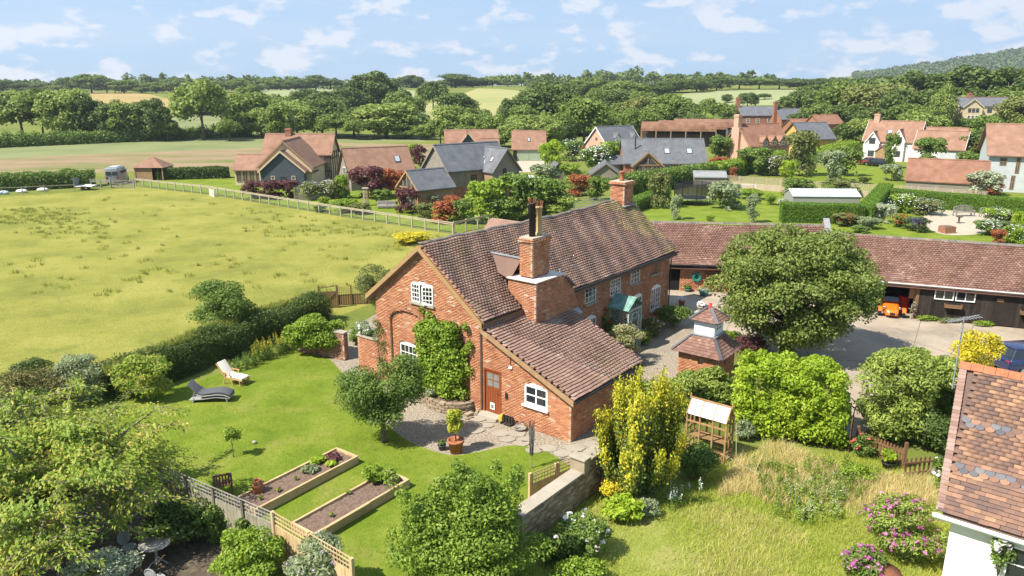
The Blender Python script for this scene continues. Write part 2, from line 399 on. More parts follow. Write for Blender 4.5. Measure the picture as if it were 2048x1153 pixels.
sheet('shade_ground', pp((-400,1400),(-400,930),(150,930),(300,985),(372,1050),(500,1120),(640,1210),(680,1400)), .018, pmat('shaded_leaf_litter', [(.05,.04,.028),(.09,.07,.05),(.13,.11,.07)], rough=.97, nscale=5, bump=.8, bscale=20, bdist=.04))  # soil and litter, coloured darker for the shade under the tree
# village lawns and drives
sheet('village_lawn', pp((276,371),(330,356),(470,354),(640,352),(820,380),(1050,415),(1060,428),(906,466),(660,428),(420,388)), .010, M_LAWN)
sheet('garden_lawn', pp((1260,430),(1300,390),(1500,385),(1700,360),(2100,395),(2300,420),(2300,520),(2100,500),(1700,472),(1500,456),(1300,448)), .006, M_LAWN)
sheet('orchard_lawn', pp((1560,345),(1700,330),(2000,345),(2000,372),(1600,362)), .010, M_LAWN)
M_DRIVE = pmat('pale_drive', [(.34,.29,.22),(.42,.37,.29)], rough=.95, nscale=1.5, bump=.2)
sheet('garage_drive', pp((1000,322),(1095,320),(1100,337),(1060,345),(1000,345)), .010, M_DRIVE)
sheet('village_drive', pp((1640,300),(1690,283),(1712,262),(1730,262),(1716,290),(1690,302),(1660,312)), .012, M_DRIVE)
sheet('bench_terrace', curve(pp((1850,430),(1900,420),(1975,425),(1990,450),(1960,468),(1890,470),(1855,455)), 5), .016, M_DRIVE)

def drape(name, px, mat, off=0.12):
    pts = []
    for i in range(len(px)):
        a, b = px[i], px[(i+1) % len(px)]
        for k in range(5): t = k/5; pts.append(atT(a[0]+(b[0]-a[0])*t, a[1]+(b[1]-a[1])*t))
    me = bpy.data.meshes.new(name); bm = bmesh.new(); bm.faces.new([bm.verts.new((p.x, p.y, 0)) for p in pts])
    bmesh.ops.triangulate(bm, faces=bm.faces)
    for _ in range(3): bmesh.ops.subdivide_edges(bm, edges=bm.edges, cuts=1, use_grid_fill=True)
    for v in bm.verts: v.co.z = float(terrain(v.co.x, v.co.y)) + off
    bmesh.ops.recalc_face_normals(bm, faces=bm.faces)
    for f in bm.faces:
        if f.normal.z < 0: f.normal_flip()
    bm.to_mesh(me); bm.free(); me.materials.append(mat); return tag(mobj(name, me), kind='structure')
drape('straw_field', [(150,212),(165,187),(240,184),(300,190),(345,200),(330,222),(230,226)], M_STRAW)
drape('far_crop_field', [(310,262),(330,232),(470,226),(560,240),(520,262)], M_CROP)
drape('ridge_field', [(505,192),(520,176),(600,173),(720,176),(830,182),(830,196),(700,200)], M_PALEG)
drape('barley_field', [(800,240),(840,212),(900,198),(955,178),(1000,179),(1055,184),(1080,200),(1040,222),(960,240),(880,246)], M_BARLEY)
drape('stubble_field', [(1130,204),(1150,194),(1200,194),(1225,206)], M_STRAW)
drape('hill_field', [(1340,205),(1370,188),(1440,182),(1600,180),(1610,195),(1560,212),(1420,212)], M_PALEG)

# ------------------------------------------------------------------ grass blades: nobody could count them
def blades(name, P, h, w, mat, seed, lean=.5):
    rng = np.random.default_rng(seed); n = len(P); a = rng.uniform(0, 2*PI, n); hh = h * rng.uniform(.5, 1.35, n)
    side = np.stack([np.cos(a), np.sin(a), np.zeros(n)], 1) * (w * rng.uniform(.6, 1.4, (n, 1)))
    b = rng.uniform(0, 2*PI, n); ln = lean * hh * rng.uniform(.2, 1.3, n)
    tip = P + np.stack([np.cos(b)*ln, np.sin(b)*ln, hh], 1)
    mid = P + np.stack([np.cos(b)*ln*.35, np.sin(b)*ln*.35, hh*.6], 1)
    V = np.stack([P - side, P + side, mid + side*.7, mid - side*.7, tip], 1).reshape(-1, 3)
    i = np.arange(n)[:, None] * 5
    F = np.concatenate([i + np.array([[0,1,2]]), i + np.array([[0,2,3]]), i + np.array([[3,2,4]])])
    return np_mesh(name, V, F, mat)
def in_poly(P, poly):
    x, y = P[:, 0], P[:, 1]; inside = np.zeros(len(P), bool); n = len(poly)
    for i in range(n):
        x0, y0 = poly[i][0], poly[i][1]; x1, y1 = poly[(i+1) % n][0], poly[(i+1) % n][1]
        c = ((y0 > y) != (y1 > y)) & (x < (x1-x0) * (y-y0) / (y1-y0+1e-12) + x0); inside ^= c
    return inside
def scatter(poly, n, seed, z=.01):
    rng = np.random.default_rng(seed); A = np.array([[p[0], p[1]] for p in poly]); lo, hi = A.min(0), A.max(0); out = []
    tot = 0
    while tot < n:
        Q = rng.uniform(lo, hi, (n*2, 2)); Q = Q[in_poly(Q, A)]; out.append(Q); tot += len(Q)
    Q = np.concatenate(out)[:n]; return np.concatenate([Q, np.full((n, 1), z)], 1)
def patchy(P, scale, seed, keep):
    rng = np.random.default_rng(seed); k = rng.uniform(-1, 1, (6, 2)) * scale; ph = rng.uniform(0, 6.28, 6)
    f = sum(np.sin(P[:, :2] @ k[i] + ph[i]) for i in range(6)); return P[(f + rng.normal(size=len(P)) * 1.2) > keep]
M_BLADE_G = fmat('green_blades', [(.17,.22,.026),(.26,.30,.045),(.36,.36,.075)], .35, .7, .15, .7)
M_BLADE_T = fmat('dry_blades', [(.30,.26,.10),(.42,.34,.16),(.52,.42,.24)], .3, .8, .1, .7)
M_BLADE_P = fmat('pasture_blades', [(.15,.17,.03),(.21,.225,.045),(.27,.265,.06)], .25, .8, .1, .7)
rough_poly = pp((1090,1075),(1220,965),(1300,990),(1400,960),(1500,900),(1700,910),(1800,930),(1900,960),(1900,1160),(1800,1200),(1000,1200))
sheet('rough_ground', rough_poly, .008, M_ROUGH)
tag(mobj('rough_grass', blades('rough_grass', patchy(scatter(rough_poly, 75000, 5), 1.1, 3, -1.6), .16, .006, M_BLADE_G, 6, .8)), 'tussocky uncut green grass in the near right garden', 'grass', kind='stuff')
dry_poly = pp((1430,1000),(1480,900),(1560,890),(1700,950),(1860,960),(1880,1010),(1780,1040),(1700,1090),(1560,1030),(1500,990))
tag(mobj('dry_grass', blades('dry_grass', patchy(scatter(dry_poly, 22000, 15), 1.3, 9, -.3), .34, .006, M_BLADE_T, 16, .75)), 'tall straw-coloured dry grass below the laurel bush', 'grass', kind='stuff')
dry2 = pp((1200,1150),(1250,1040),(1450,1010),(1600,1060),(1650,1153),(1500,1200))
tag(mobj('seeding_grass', blades('seeding_grass', patchy(scatter(dry2, 9000, 25), 1.7, 19, .5), .22, .005, M_BLADE_T, 26, .8)), 'thin seeding grass heads at the bottom of the near garden', 'grass', kind='stuff')
# tussocks on the pasture
def tussocks():
    rng = np.random.default_rng(4); Ps = []
    spots = [(rng.uniform(0, 880), rng.uniform(385, 600)) for _ in range(170)]
    spots += [(rng.uniform(-20,150)+rng.normal()*20, rng.uniform(418,450)) for _ in range(110)] + [(rng.uniform(480,860), rng.uniform(405,475)) for _ in range(130)] + [(rng.uniform(60,230), rng.uniform(445,480)) for _ in range(40)]
    for x, y in spots:
        if y < 372 + max(0, (x-270))*.152 + 10: continue
        if y > 690 - (x-300)*.25: continue
        c = at(x, y); s = rng.uniform(.12, .45); n = int(40 * s + 14)
        Ps.append(np.stack([c.x + rng.normal(size=n)*s*.7, c.y + rng.normal(size=n)*s*.6, np.full(n, .005)], 1))
    return np.concatenate(Ps)
M_TUS = fmat('tussock_blades', [(.12,.145,.026),(.17,.19,.038),(.24,.23,.06)], .25, .8, .1, .6)
tag(mobj('pasture_tussocks', blades('pasture_tussocks', tussocks(), .26, .02, M_TUS, 8, .8)), 'darker tussocks of coarse grass dotted over the pasture', 'grass', kind='stuff')
lawn_fringe = pp((300,985),(250,800),(330,780),(480,742),(560,716),(610,696),(650,716),(690,756),(740,819),(800,876),(850,901),(905,914),(960,907),(1020,895),(1080,901),(1128,928),(1110,965),(1070,990),(1080,1060),(1000,1250),(680,1250),(640,1200),(500,1110),(372,1045))
tag(mobj('lawn_grass', blades('lawn_grass', scatter(lawn_fringe, 62000, 45), .035, .006, fmat('lawn_blades', [(.085,.14,.01),(.14,.20,.018),(.22,.25,.04)], .3, .7, .15, .7, gain=1.15), 46, .9)), 'short mown grass of the garden lawn', 'grass', kind='stuff')

# ================================================================== building kit
M_BRICK = pmat('red_brick', [(.27,.10,.05),(.37,.148,.074),(.45,.195,.098),(.55,.30,.18)], rough=.9, nscale=1.2, rnd=.5, bump=.3, bscale=55, bdist=.006,
               stains=[((.42,.29,.20),.7,.6,.78,.45),((.15,.085,.06),1.1,.6,.76,.35)])
M_BRICK_D = pmat('aged_brick', [(.16,.075,.052),(.24,.105,.068),(.32,.145,.09),(.38,.24,.165)], rough=.92, nscale=1.2, rnd=.75, bump=.3, bscale=55, bdist=.006,
               stains=[((.20,.17,.12),.8,.55,.75,.5)])
M_STONE = pmat('buff_stone', [(.17,.125,.085),(.25,.19,.13),(.33,.27,.19)], rough=.93, nscale=1.5, rnd=.6, bump=.5, bscale=22, bdist=.02)
M_MORTAR = pmat('lime_mortar', [(.38,.29,.21),(.46,.37,.28)], rough=.95, nscale=6)
M_TILE = pmat('clay_tile', [(.17,.102,.078),(.215,.132,.10),(.25,.156,.118),(.285,.18,.138),(.40,.29,.225)], rough=.9, nscale=.9, rnd=.4, bump=.3, bscale=40, bdist=.008,
              stains=[((.38,.34,.26),2.6,.63,.74,.55),((.22,.175,.085),.35,.56,.72,.45),((.09,.062,.05),.9,.58,.74,.45)])
M_TILE_B = pmat('yard_tile', [(.115,.062,.048),(.155,.084,.064),(.19,.104,.08),(.225,.13,.10),(.33,.23,.18)], rough=.9, nscale=.8, rnd=.5, bump=.3, bscale=40, bdist=.008,
              stains=[((.10,.06,.05),.4,.55,.72,.5),((.32,.28,.24),3.0,.66,.76,.5)])
M_TILE_C = pmat('cottage_tile', [(.115,.078,.068),(.16,.10,.078),(.20,.118,.084),(.235,.135,.092),(.35,.205,.125)], rough=.9, nscale=1.0, rnd=.8, bump=.3, bscale=40, bdist=.006,
              stains=[((.14,.12,.06),1.0,.6,.75,.4)])
M_SLATE_T = pmat('slate_tile', [(.075,.075,.085),(.11,.11,.125),(.16,.15,.155)], rough=.65, nscale=1.0, rnd=.8, bump=.2, bscale=30, bdist=.005)
M_RIDGE = pmat('ridge_tile', [(.10,.088,.078),(.17,.15,.13),(.21,.155,.12)], rough=.9, nscale=2.0, rnd=.7, stains=[((.30,.29,.24),6,.58,.7,.6)])
M_WHITE = pmat('white_paint', [(.72,.72,.69),(.80,.80,.78)], rough=.5, nscale=3)
M_CREAM = pmat('cream_render', [(.52,.42,.28),(.58,.47,.32)], rough=.9, nscale=1.5)
M_GLASS = glass_mat('window_glass')
M_OCHRE = pmat('ochre_bargeboard', [(.30,.19,.085),(.36,.235,.11)], rough=.6, nscale=2, stretch=(1,1,6))
M_LEAD = pmat('lead_flashing', [(.20,.21,.225),(.28,.29,.30)], rough=.6, nscale=3, stains=[((.36,.35,.33),5,.55,.7,.5)])
M_BLACK = pmat('black_metal', [(.018,.018,.02),(.03,.03,.03)], rough=.5, nscale=4)
M_DARK = pmat('dark_interior', [(.012,.011,.010)], rough=.9)
M_DOOR = pmat('chestnut_door', [(.20,.052,.018),(.25,.072,.026)], rough=.5, nscale=3, stretch=(6,6,1))
M_WOOD = pmat('brown_timber', [(.15,.085,.045),(.22,.13,.07)], rough=.8, nscale=3, stretch=(1,1,8))
M_OAK = pmat('oak_frame', [(.27,.165,.085),(.36,.235,.13)], rough=.75, nscale=3)
M_GREYWOOD = pmat('weathered_wood', [(.17,.155,.135),(.26,.24,.21),(.32,.295,.26)], rough=.9, nscale=3, rnd=.35)
M_NEWWOOD = pmat('new_timber', [(.36,.25,.125),(.46,.335,.18),(.52,.40,.23)], rough=.8, nscale=2.2, rnd=.4, stretch=(1,1,1))
M_TERRA = pmat('terracotta', [(.30,.105,.05),(.38,.15,.08)], rough=.85, nscale=4, stains=[((.42,.32,.25),6,.58,.7,.4)])
M_SOIL = pmat('bed_soil', [(.115,.075,.055),(.17,.115,.085),(.22,.155,.12)], rough=.97, nscale=9, bump=1.0, bscale=22, bdist=.05)
M_PAVE = pmat('paving_stone', [(.26,.225,.175),(.33,.29,.23),(.38,.34,.28)], rough=.92, nscale=2.5, rnd=.5, bump=.3, bscale=20, bdist=.01)

class Pieces:
    """bricks or tiles: local boxes (centre, U, V, N, half sizes); the 300 nearest the camera become objects of their own"""
    def __init__(s): s.c = []; s.U = []; s.V = []; s.N = []; s.h = []
    def add(s, c, U, V, N, h): s.c.append(c); s.U.append(U); s.V.append(V); s.N.append(N); s.h.append(h)
    def extend(s, C, U, V, N, Hh):
        n = len(C)
        bc = lambda a: np.broadcast_to(np.asarray(a, float), (n, 3))
        s.c += list(C); s.U += list(bc(U)); s.V += list(bc(V)); s.N += list(bc(N)); s.h += list(bc(Hh))
    def finish(s, name, stuffname, mat, parent, root, nmax=300, key=None):
        n = len(s.c)
        if n == 0: return
        C = np.array(s.c); U = np.array(s.U); V = np.array(s.V); N = np.array(s.N); Hh = np.array(s.h)
        rz = root.rotation_euler.z; Wx = C[:, 0]*math.cos(rz) - C[:, 1]*math.sin(rz) + root.location.x; Wy = C[:, 0]*math.sin(rz) + C[:, 1]*math.cos(rz) + root.location.y
        d = np.hypot(np.hypot(Wx, Wy), C[:, 2] + root.location.z - CAMH)
        if key is not None: d = d + key(C)
        od = np.argsort(d); ind = od[:nmax]; rest = od[nmax:]
        if len(ind):
            u = MB(); u.add([(-1,-1,-1),(1,-1,-1),(1,1,-1),(-1,1,-1),(-1,-1,1),(1,-1,1),(1,1,1),(-1,1,1)], [(4,5,6,7),(0,1,5,4),(1,2,6,5),(2,3,7,6),(3,0,4,7),(0,3,2,1)])
            me = u.mesh(name, mat)
            for i in ind:
                o = bpy.data.objects.new(name, me)
                m = Matrix.Identity(4)
                for r_ in range(3):
                    m[r_][0] = U[i][r_]*Hh[i][0]; m[r_][1] = V[i][r_]*Hh[i][1]; m[r_][2] = N[i][r_]*Hh[i][2]; m[r_][3] = C[i][r_]
                link(o, parent); o.matrix_local = m
        if len(rest):
            c = C[rest]; u = U[rest]*Hh[rest, :1]; v = V[rest]*Hh[rest, 1:2]; w = N[rest]*Hh[rest, 2:3]
            q = np.stack([c-u-v-w, c+u-v-w, c+u+v-w, c-u+v-w, c-u-v+w, c+u-v+w, c+u+v+w, c-u+v+w], 1).reshape(-1, 3)
            i = np.arange(len(rest))[:, None]*8
            F = np.concatenate([i+np.array([[4,5,6,7]]), i+np.array([[0,1,5,4]]), i+np.array([[1,2,6,5]]), i+np.array([[2,3,7,6]]), i+np.array([[3,0,4,7]])])
            o = mobj(stuffname, np_mesh(stuffname, q, F, mat), parent); tag(o, kind='stuff')

def brick_face(mort, pcs, O, U, N, u0, u1, z0, z1, inside, seed=0, bl=.225, bh=.075, dep=.11, jt=.010, rough=.003):
    """one wall face: per course the mortar strip between openings and the bricks on it"""
    O = np.array(O, float); U = np.array(U, float); N = np.array(N, float); Z = np.array([0, 0, 1.0]); rng = np.random.default_rng(seed)
    us = np.arange(u0, u1 + .01, .02); k = 0; z = z0
    C = []; Hh = []
    while z < z1 - 1e-6:
        zc = z + bh/2; m = inside(us, np.full(len(us), zc)); m = np.asarray(m, bool)
        e = np.flatnonzero(np.diff(np.concatenate([[0], m.astype(int), [0]])))
        for a, b in zip(e[0::2], e[1::2]):
            ua, ub = us[a], us[b-1]
            if ub - ua < .04: continue
            p = lambda u, zz, n: tuple(O + U*u + Z*zz + N*n)
            mort.quad(p(ua, z, -.006), p(ub, z, -.006), p(ub, z+bh, -.006), p(ua, z+bh, -.006))
            mort.quad(p(ua, z, -dep), p(ua, z, -.006), p(ua, z+bh, -.006), p(ua, z+bh, -dep))
            mort.quad(p(ub, z, -dep), p(ub, z, -.006), p(ub, z+bh, -.006), p(ub, z+bh, -dep))
            off = (bl/2 if k % 2 else 0.0); s = math.floor((ua - off)/bl)*bl + off
            while s < ub:
                x0 = max(s, ua); x1 = min(s + bl, ub)
                if x1 - x0 > .035:
                    d = rng.normal()*rough
                    C.append(O + U*(x0+x1)/2 + Z*zc + N*(d - .02)); Hh.append(((x1-x0)/2 - jt*.3, bh/2 - jt*.6, .02))
                s += bl
        z += bh; k += 1
    if C: pcs.extend(C, U, Z, N, (1, 1, 1)); pcs.h[-len(C):] = [np.array(h) for h in Hh]

def tile_slope(pcs, O, U, V, N, lu, lv, tw, gauge, inside=None, seed=0, sag=None, thick=.022, miss=0.0, jn=.002):
    O = np.array(O, float); U = np.array(U, float); V = np.array(V, float); N = np.array(N, float); rng = np.random.default_rng(seed)
    nr = int(lv / gauge); nc = int(lu / tw)
    r, c = np.meshgrid(np.arange(nr), np.arange(-1, nc + 1), indexing='ij'); r = r.ravel(); c = c.ravel()
    u = (c + .5 + .5*(r % 2)) * tw + rng.normal(size=len(r))*.004; v = (r + .5)*gauge + rng.normal(size=len(r))*.004
    k = (u > tw*.3) & (u < lu - tw*.3) & (rng.random(len(r)) >= miss)
    if inside is not None: k &= inside(u, v)
    u, v = u[k], v[k]; n = len(u)
    s = sag(u, v) if sag is not None else np.zeros(n)
    tilt = math.atan2(thick*1.5, gauge); Vt = V*math.cos(tilt) - N*math.sin(tilt); Nt = N*math.cos(tilt) + V*math.sin(tilt)
    C = O + U*u[:, None] + V*v[:, None] + N*(s + rng.normal(size=n)*jn + thick*1.3)[:, None]
    yaw = rng.normal(size=(n, 1))*.005; Ui = U + Vt*yaw; Vi = Vt - U*yaw
    pcs.c += list(C); pcs.U += list(Ui); pcs.V += list(Vi); pcs.N += [Nt]*n; pcs.h += [np.array((tw*.5, gauge*.62, thick/2))]*n

def window(parent, O, U, N, w, h, cols, rows, frame=None, arch=0.0, sill=True, near=True, fw=.055, depth=-.06, mull=True, glass=None, sillmat=None, bars=.022, name='window'):
    """O: lower left corner on the wall face, in the parent's space"""
    frame = frame or M_WHITE; glass = glass or M_GLASS
    O = Vector(O); U = Vector(U); N = Vector(N); Z = Vector((0, 0, 1)); P = lambda u, z, n: O + U*u + Z*z + N*n
    f = MB(); d = depth
    f.obox(P(fw/2, h/2, d), U, Z, N, fw/2, h/2, .035); f.obox(P(w-fw/2, h/2, d), U, Z, N, fw/2, h/2, .035)
    f.obox(P(w/2, fw/2, d), U, Z, N, w/2-fw, fw/2, .035)
    if arch > 0:
        K = 8
        for k in range(K):
            a0 = -1 + 2*k/K; a1 = -1 + 2*(k+1)/K
            z0 = h + arch*(1-a0*a0); z1 = h + arch*(1-a1*a1); x0 = w/2*(1+a0); x1 = w/2*(1+a1)
            f.prism([P(x0, h-fw, d-.035), P(x1, h-fw, d-.035), P(x1, z1, d-.035), P(x0, z0, d-.035)], N, .07)
    else: f.obox(P(w/2, h-fw/2, d), U, Z, N, w/2-fw, fw/2, .035)
    iw = w - 2*fw; ih = h - 2*fw
    for c in range(1, cols):
        b = fw*.7 if (mull and c*2 == cols) else bars
        f.obox(P(fw + iw*c/cols, h/2, d), U, Z, N, b/2, ih/2, .025)
    for r in range(1, rows): f.obox(P(w/2, fw + ih*r/rows, d+.002), U, Z, N, iw/2, bars/2, .02)
    o = f.build(name, frame, parent)
    if near:
        me = MB().obox((0,0,0), (1,0,0), (0,1,0), (0,0,1), 1, 1, 1).mesh('pane', glass)
        for c in range(cols):
            for r in range(rows):
                p = bpy.data.objects.new('pane', me); link(p, o)
                cc = P(fw + iw*(c+.5)/cols, fw + ih*(r+.5)/rows, d-.01); sx = iw/cols/2 - .004; sz = ih/rows/2 - .004
                m = Matrix.Identity(4)
                tl = N + U*random.uniform(-.03,.03) + Z*random.uniform(-.03,.03)
                for i in range(3): m[i][0] = U[i]*sx; m[i][1] = Z[i]*sz; m[i][2] = tl[i]*.004; m[i][3] = cc[i]
                p.matrix_local = m
    else:
        MB().obox(P(w/2, h/2, d-.01), U, Z, N, iw/2, ih/2, .004).build('pane', glass, o)
    if sill: MB().obox(P(w/2, -.045, .02), U, Z, N, w/2+.08, .04, .09).build('sill', sillmat or M_PAVE, o)
    return o

# ================================================================== the brick house
HO = at(1138, 888)                                           # corner of the lean-to nearest the camera
HRZ = R(90 - 38.2)
house = thing('brick_house', 'long red brick house with mossy clay tiled roof and a big side chimney stack', 'house', HO, HRZ)
RB, RH, EZ, SL = 8.15, 7.33, 4.35, 0.79                     # ridge position, ridge height, eave height, roof slope
UX, UY = (1, 0, 0), (0, 1, 0)
def seg(u, u0, u1, zs, rise):                                # segmental arch line
    a = (u - (u0+u1)/2) / ((u1-u0)/2); return zs + rise*np.sqrt(np.clip(1 - a*a, 0, 1))
mort = MB(); BR = Pieces()
# main gable
def gable_in(u, z):
    k = (z < RH - .1 - np.abs(u - RB)*SL)
    k &= ~((u > 7.5) & (u < 8.9) & (z > 4.47) & (z < seg(u, 7.5, 8.9, 5.40, .12)))
    for a, b in ((8.12, 10.45), (5.35, 7.6)): k &= ~((u > a) & (u < b) & (z < seg(u, a, b, 3.35, .55)))
    return k
brick_face(mort, BR, (0,0,0), UY, (-1,0,0), 4.75, 11.42, 0, 7.3, gable_in, 1)
def rec_in(u, z): return (z < seg(u, 8.12, 10.45, 3.35, .55)) & ~((u > 8.8) & (u < 9.95) & (z > .95) & (z < seg(u, 8.8, 9.95, 2.22, .12)))
brick_face(mort, BR, (.115,0,0), UY, (-1,0,0), 8.12, 10.45, 0, 3.95, rec_in, 2)
brick_face(mort, BR, (.115,0,0), UY, (-1,0,0), 5.35, 7.6, 0, 3.95, lambda u, z: z < seg(u, 5.35, 7.6, 3.35, .55), 3)
# lean-to walls
def lean_in(u, z):
    k = z < 1.98 + .436*u
    k &= ~((u > 3.70) & (u < 4.62) & (z < seg(u, 3.7, 4.62, 2.1, .10)))
    k &= ~((u > 1.2) & (u < 2.4) & (z > 1.08) & (z < seg(u, 1.2, 2.4, 1.98, .1)))
    return k
brick_face(mort, BR, (.12,0,0), UY, (-1,0,0), 0, 4.75, 0, 4.05, lean_in, 4)
brick_face(mort, BR, (.12,.0,0), UX, (0,-1,0), 0, 3.75, 0, 2.02, lambda u, z: u > -1, 5)
# front wall of the house
def rect(u, z, a, b, c, d, r=0.0): return (u > a) & (u < b) & (z > c) & (z < (seg(u, a, b, d, r) if r else d))
FW = [(8.42,9.52,3.12,4.3,0,3,4),(10.97,12.09,2.98,3.9,.45,4,4),(13.2,14.28,3.2,4.3,0,3,4),(15.75,16.98,1.02,2.35,.2,4,4),(13.5,14.65,1.02,2.3,.2,4,4),(8.35,9.6,1.0,2.2,.2,4,4)]
def front_in(u, z):
    k = (u > 5.5) | (z > 3.9)
    for a, b, c, d, r_, _, _ in FW: k &= ~rect(u, z, a, b, c, d, r_)
    k &= ~rect(u, z, 10.95, 12.15, 0.0, 2.2)
    k &= ~rect(u, z, 15.5, 16.4, 3.3, 4.15)
    return k
brick_face(mort, BR, (0,4.75,0), UX, (0,-1,0), 0, 18.0, 0, 4.5, front_in, 6)
brick_face(mort, BR, (0,4.83,0), UX, (0,-1,0), 15.5, 16.4, 3.3, 4.15, lambda u, z: u > 0, 7)
# big chimney: lower block, shoulder and stack
def chim_in(u, z): return (z < np.where(u < 4.8, 5.62, np.where(u < 5.65, 5.62-(u-4.8)*.87, 4.88-(u-5.65)*2.1)))
brick_face(mort, BR, (0,3.7,0), UX, (0,-1,0), 2.67, 6.1, 3.1, 5.64, chim_in, 8)
brick_face(mort, BR, (2.67,0,0), UY, (-1,0,0), 3.7, 5.3, 3.1, 5.64, lambda u, z: u > 0, 9)
brick_face(mort, BR, (0,4.18,0), UX, (0,-1,0), 3.02, 4.35, 5.74, 7.42, lambda u, z: u > 0, 10)
brick_face(mort, BR, (3.02,0,0), UY, (-1,0,0), 4.18, 4.9, 5.74, 7.42, lambda u, z: u > 0, 11)
for k_, (g_, zz) in enumerate(((.035, 7.27), (.07, 7.345), (.05, 7.42))):   # corbelled head
    brick_face(mort, BR, (0,4.18-g_,0), UX, (0,-1,0), 3.02-g_, 4.35+g_, zz, zz+.075, lambda u, z: u > 0, 12+k_)
    brick_face(mort, BR, (3.02-g_,0,0), UY, (-1,0,0), 4.18-g_, 4.9+g_, zz, zz+.075, lambda u, z: u > 0, 22+k_)
# garden wall stub beside the gable
brick_face(mort, BR, (.0,0,0), UY, (-1,0,0), 11.42, 12.95, 0, 1.95, lambda u, z: z < 1.95, 30)
# solid cores behind the faces
mort.box((.27,5.0,0), (17.9,11.3,4.2)); mort.prism([(.27,4.95,4.2),(.27,11.3,4.2),(.27,RB,6.95)], UX, 17.6)
mort.prism([(.24,.11,0),(.24,4.7,0),(.24,4.7,3.98),(.24,.11,1.98)], UX, .02)   # lean-to end wall, inside face
mort.box((2.78,3.81,3.0), (4.72,5.3,5.62)); mort.prism([(4.72,3.81,3.0),(6.0,3.81,3.0),(5.95,3.81,4.0),(5.6,3.81,4.8),(4.72,3.81,5.5)], UY, 1.2)
mort.box((3.13,4.29,5.6), (4.35,4.9,7.44)); mort.box((3.0,4.16,7.495), (4.37,4.92,7.56))
mort.box((.11,11.3,0), (.35,12.95,1.97)); mort.box((.24,.115,0),(3.75,.2,1.98))
wall = mort.build('wall', M_MORTAR, house)
BR.finish('brick', 'brickwork', M_BRICK, wall, house, 300)
# string copings and sills
MB().box((-.05,11.40,1.97),(.4,13.0,2.03)).build('wall_coping', M_PAVE, house)
MB().box((2.58,3.61,5.645),(4.9,5.35,5.69)).build('chimney_ledge', pmat('pale_mortar', [(.50,.47,.42),(.60,.57,.52)], rough=.9, nscale=3), house)
lf = MB(); lf.prism([(2.62,3.60,3.62),(6.15,3.60,3.62),(6.15,3.72,3.70),(2.62,3.72,3.70)], (0,-.4,.9), .03)
lf.obox((4.3,3.45,3.585), (1,0,0), (0,.917,.4), (0,-.4,.917), 1.75, .12, .03); lf.obox((2.55,4.3,3.96), (0,.917,.4), (1,0,0), (0,-.4,.917), .75, .12, .035)
lf.bar((5.0,3.75,5.5),(5.7,3.75,4.9),.5,.04); lf.build('lead_flashing', M_LEAD, house)

# ---- roofs
th = math.atan(SL); Vf = np.array([0, math.cos(th), math.sin(th)]); Nf = np.array([0, -math.sin(th), math.cos(th)])
e0 = RH - 3.72*SL + .02
def sagf(u, v): return -.07*np.sin(PI*np.clip(u/18.4, 0, 1)) - .05*np.sin(PI*np.clip((u-8)/9, 0, 1)) + .022*np.sin(u*1.9+v*.7) + .015*np.sin(u*4.3-v*1.9) + .02*np.sin(v*1.6+u*.4)
roof = MB()
for s, N_ in ((1, 1), (-1, 1)):
    y0 = RB - s*3.72; P0 = Vector((-.22, y0, e0 - .07)); 
    roof.prism([(-.22, y0, e0-.36), (18.35, y0, e0-.36), (18.35, RB, RH-.36), (-.22, RB, RH-.36)], (0, -s*math.sin(th), math.cos(th)), .07)
rf = roof.build('roof', M_TILE, house)
TL = Pieces(); lv = 3.72/math.cos(th)
def roof_in(u, v):
    a = u - .22; b = RB - 3.72 + v*math.cos(th)
    return ~((a > 2.62) & (a < 4.82) & (b < 5.3)) & ~((a > 4.8) & (a < 5.6) & (b < 4.75)) & ~((a > 3.0) & (a < 4.36) & (b < 6.0))
tile_slope(TL, (-.22, RB-3.72, e0), UX, Vf, Nf, 18.57, lv - .05, .185, .14, roof_in, 3, sagf, .026)
rw = MB()
for s_ in (-1, 1): rw.prism([(9.9,8.6,6.62),(9.9,12.3,6.62),(9.9+s_*2.9,12.3,4.35),(9.9+s_*2.9,8.6,4.35)], (s_*.6,0,.8), .1)
rw.build('rear_roof', M_TILE, house); MB().prism([(7.3,12.0,0),(12.5,12.0,0),(12.5,12.0,4.4),(9.9,12.0,6.5),(7.3,12.0,4.4)], (0,-1,0), .6).build('rear_wall', M_BRICK, house)
# saddle behind the stack
sd = MB(); sd.prism([(2.70,5.2,5.55),(3.55,5.2,6.35),(3.55,7.15,6.42),(2.95,6.2,5.72)], (-.6,-.2,.7), .04)
sd.prism([(4.6,5.2,5.55),(3.55,5.2,6.35),(3.55,7.15,6.42),(4.4,6.2,5.72)], (.6,-.2,.7), .04); sd.build('saddle_roof', M_TILE_C, house)
MB().bar((3.53,4.9,6.42),(3.53,7.2,6.47),.16,.05).build('saddle_flashing', M_LEAD, house)
# lean-to roof
ls = .436; tl_ = math.atan(ls); Vl = np.array([0, math.cos(tl_), math.sin(tl_)]); Nl = np.array([0, -math.sin(tl_), math.cos(tl_)])
z0l = 2.05 - .25*ls + .05
lr = MB(); lr.prism([(-.1,-.25,z0l-.2),(5.75,-.25,z0l-.2),(5.75,4.72,z0l-.2+4.97*ls),(-.1,4.72,z0l-.2+4.97*ls)], tuple(Nl), .06); lroof = lr.build('lean_to_roof', M_TILE, house)
tile_slope(TL, (-.10,-.25,z0l), UX, Vl, Nl, 5.85, 4.95/math.cos(tl_), .19, .16, lambda u, v: ~((u-.1 > 2.6) & (u-.1 < 6.0) & (v*math.cos(tl_)-.25 > 3.66)), 4, lambda u, v: -.05*np.sin(PI*u/5.85)*np.sin(PI*v/5.4) + .018*np.sin(u*3.1+v*1.2) + .012*np.sin(v*2.9-u), .028)
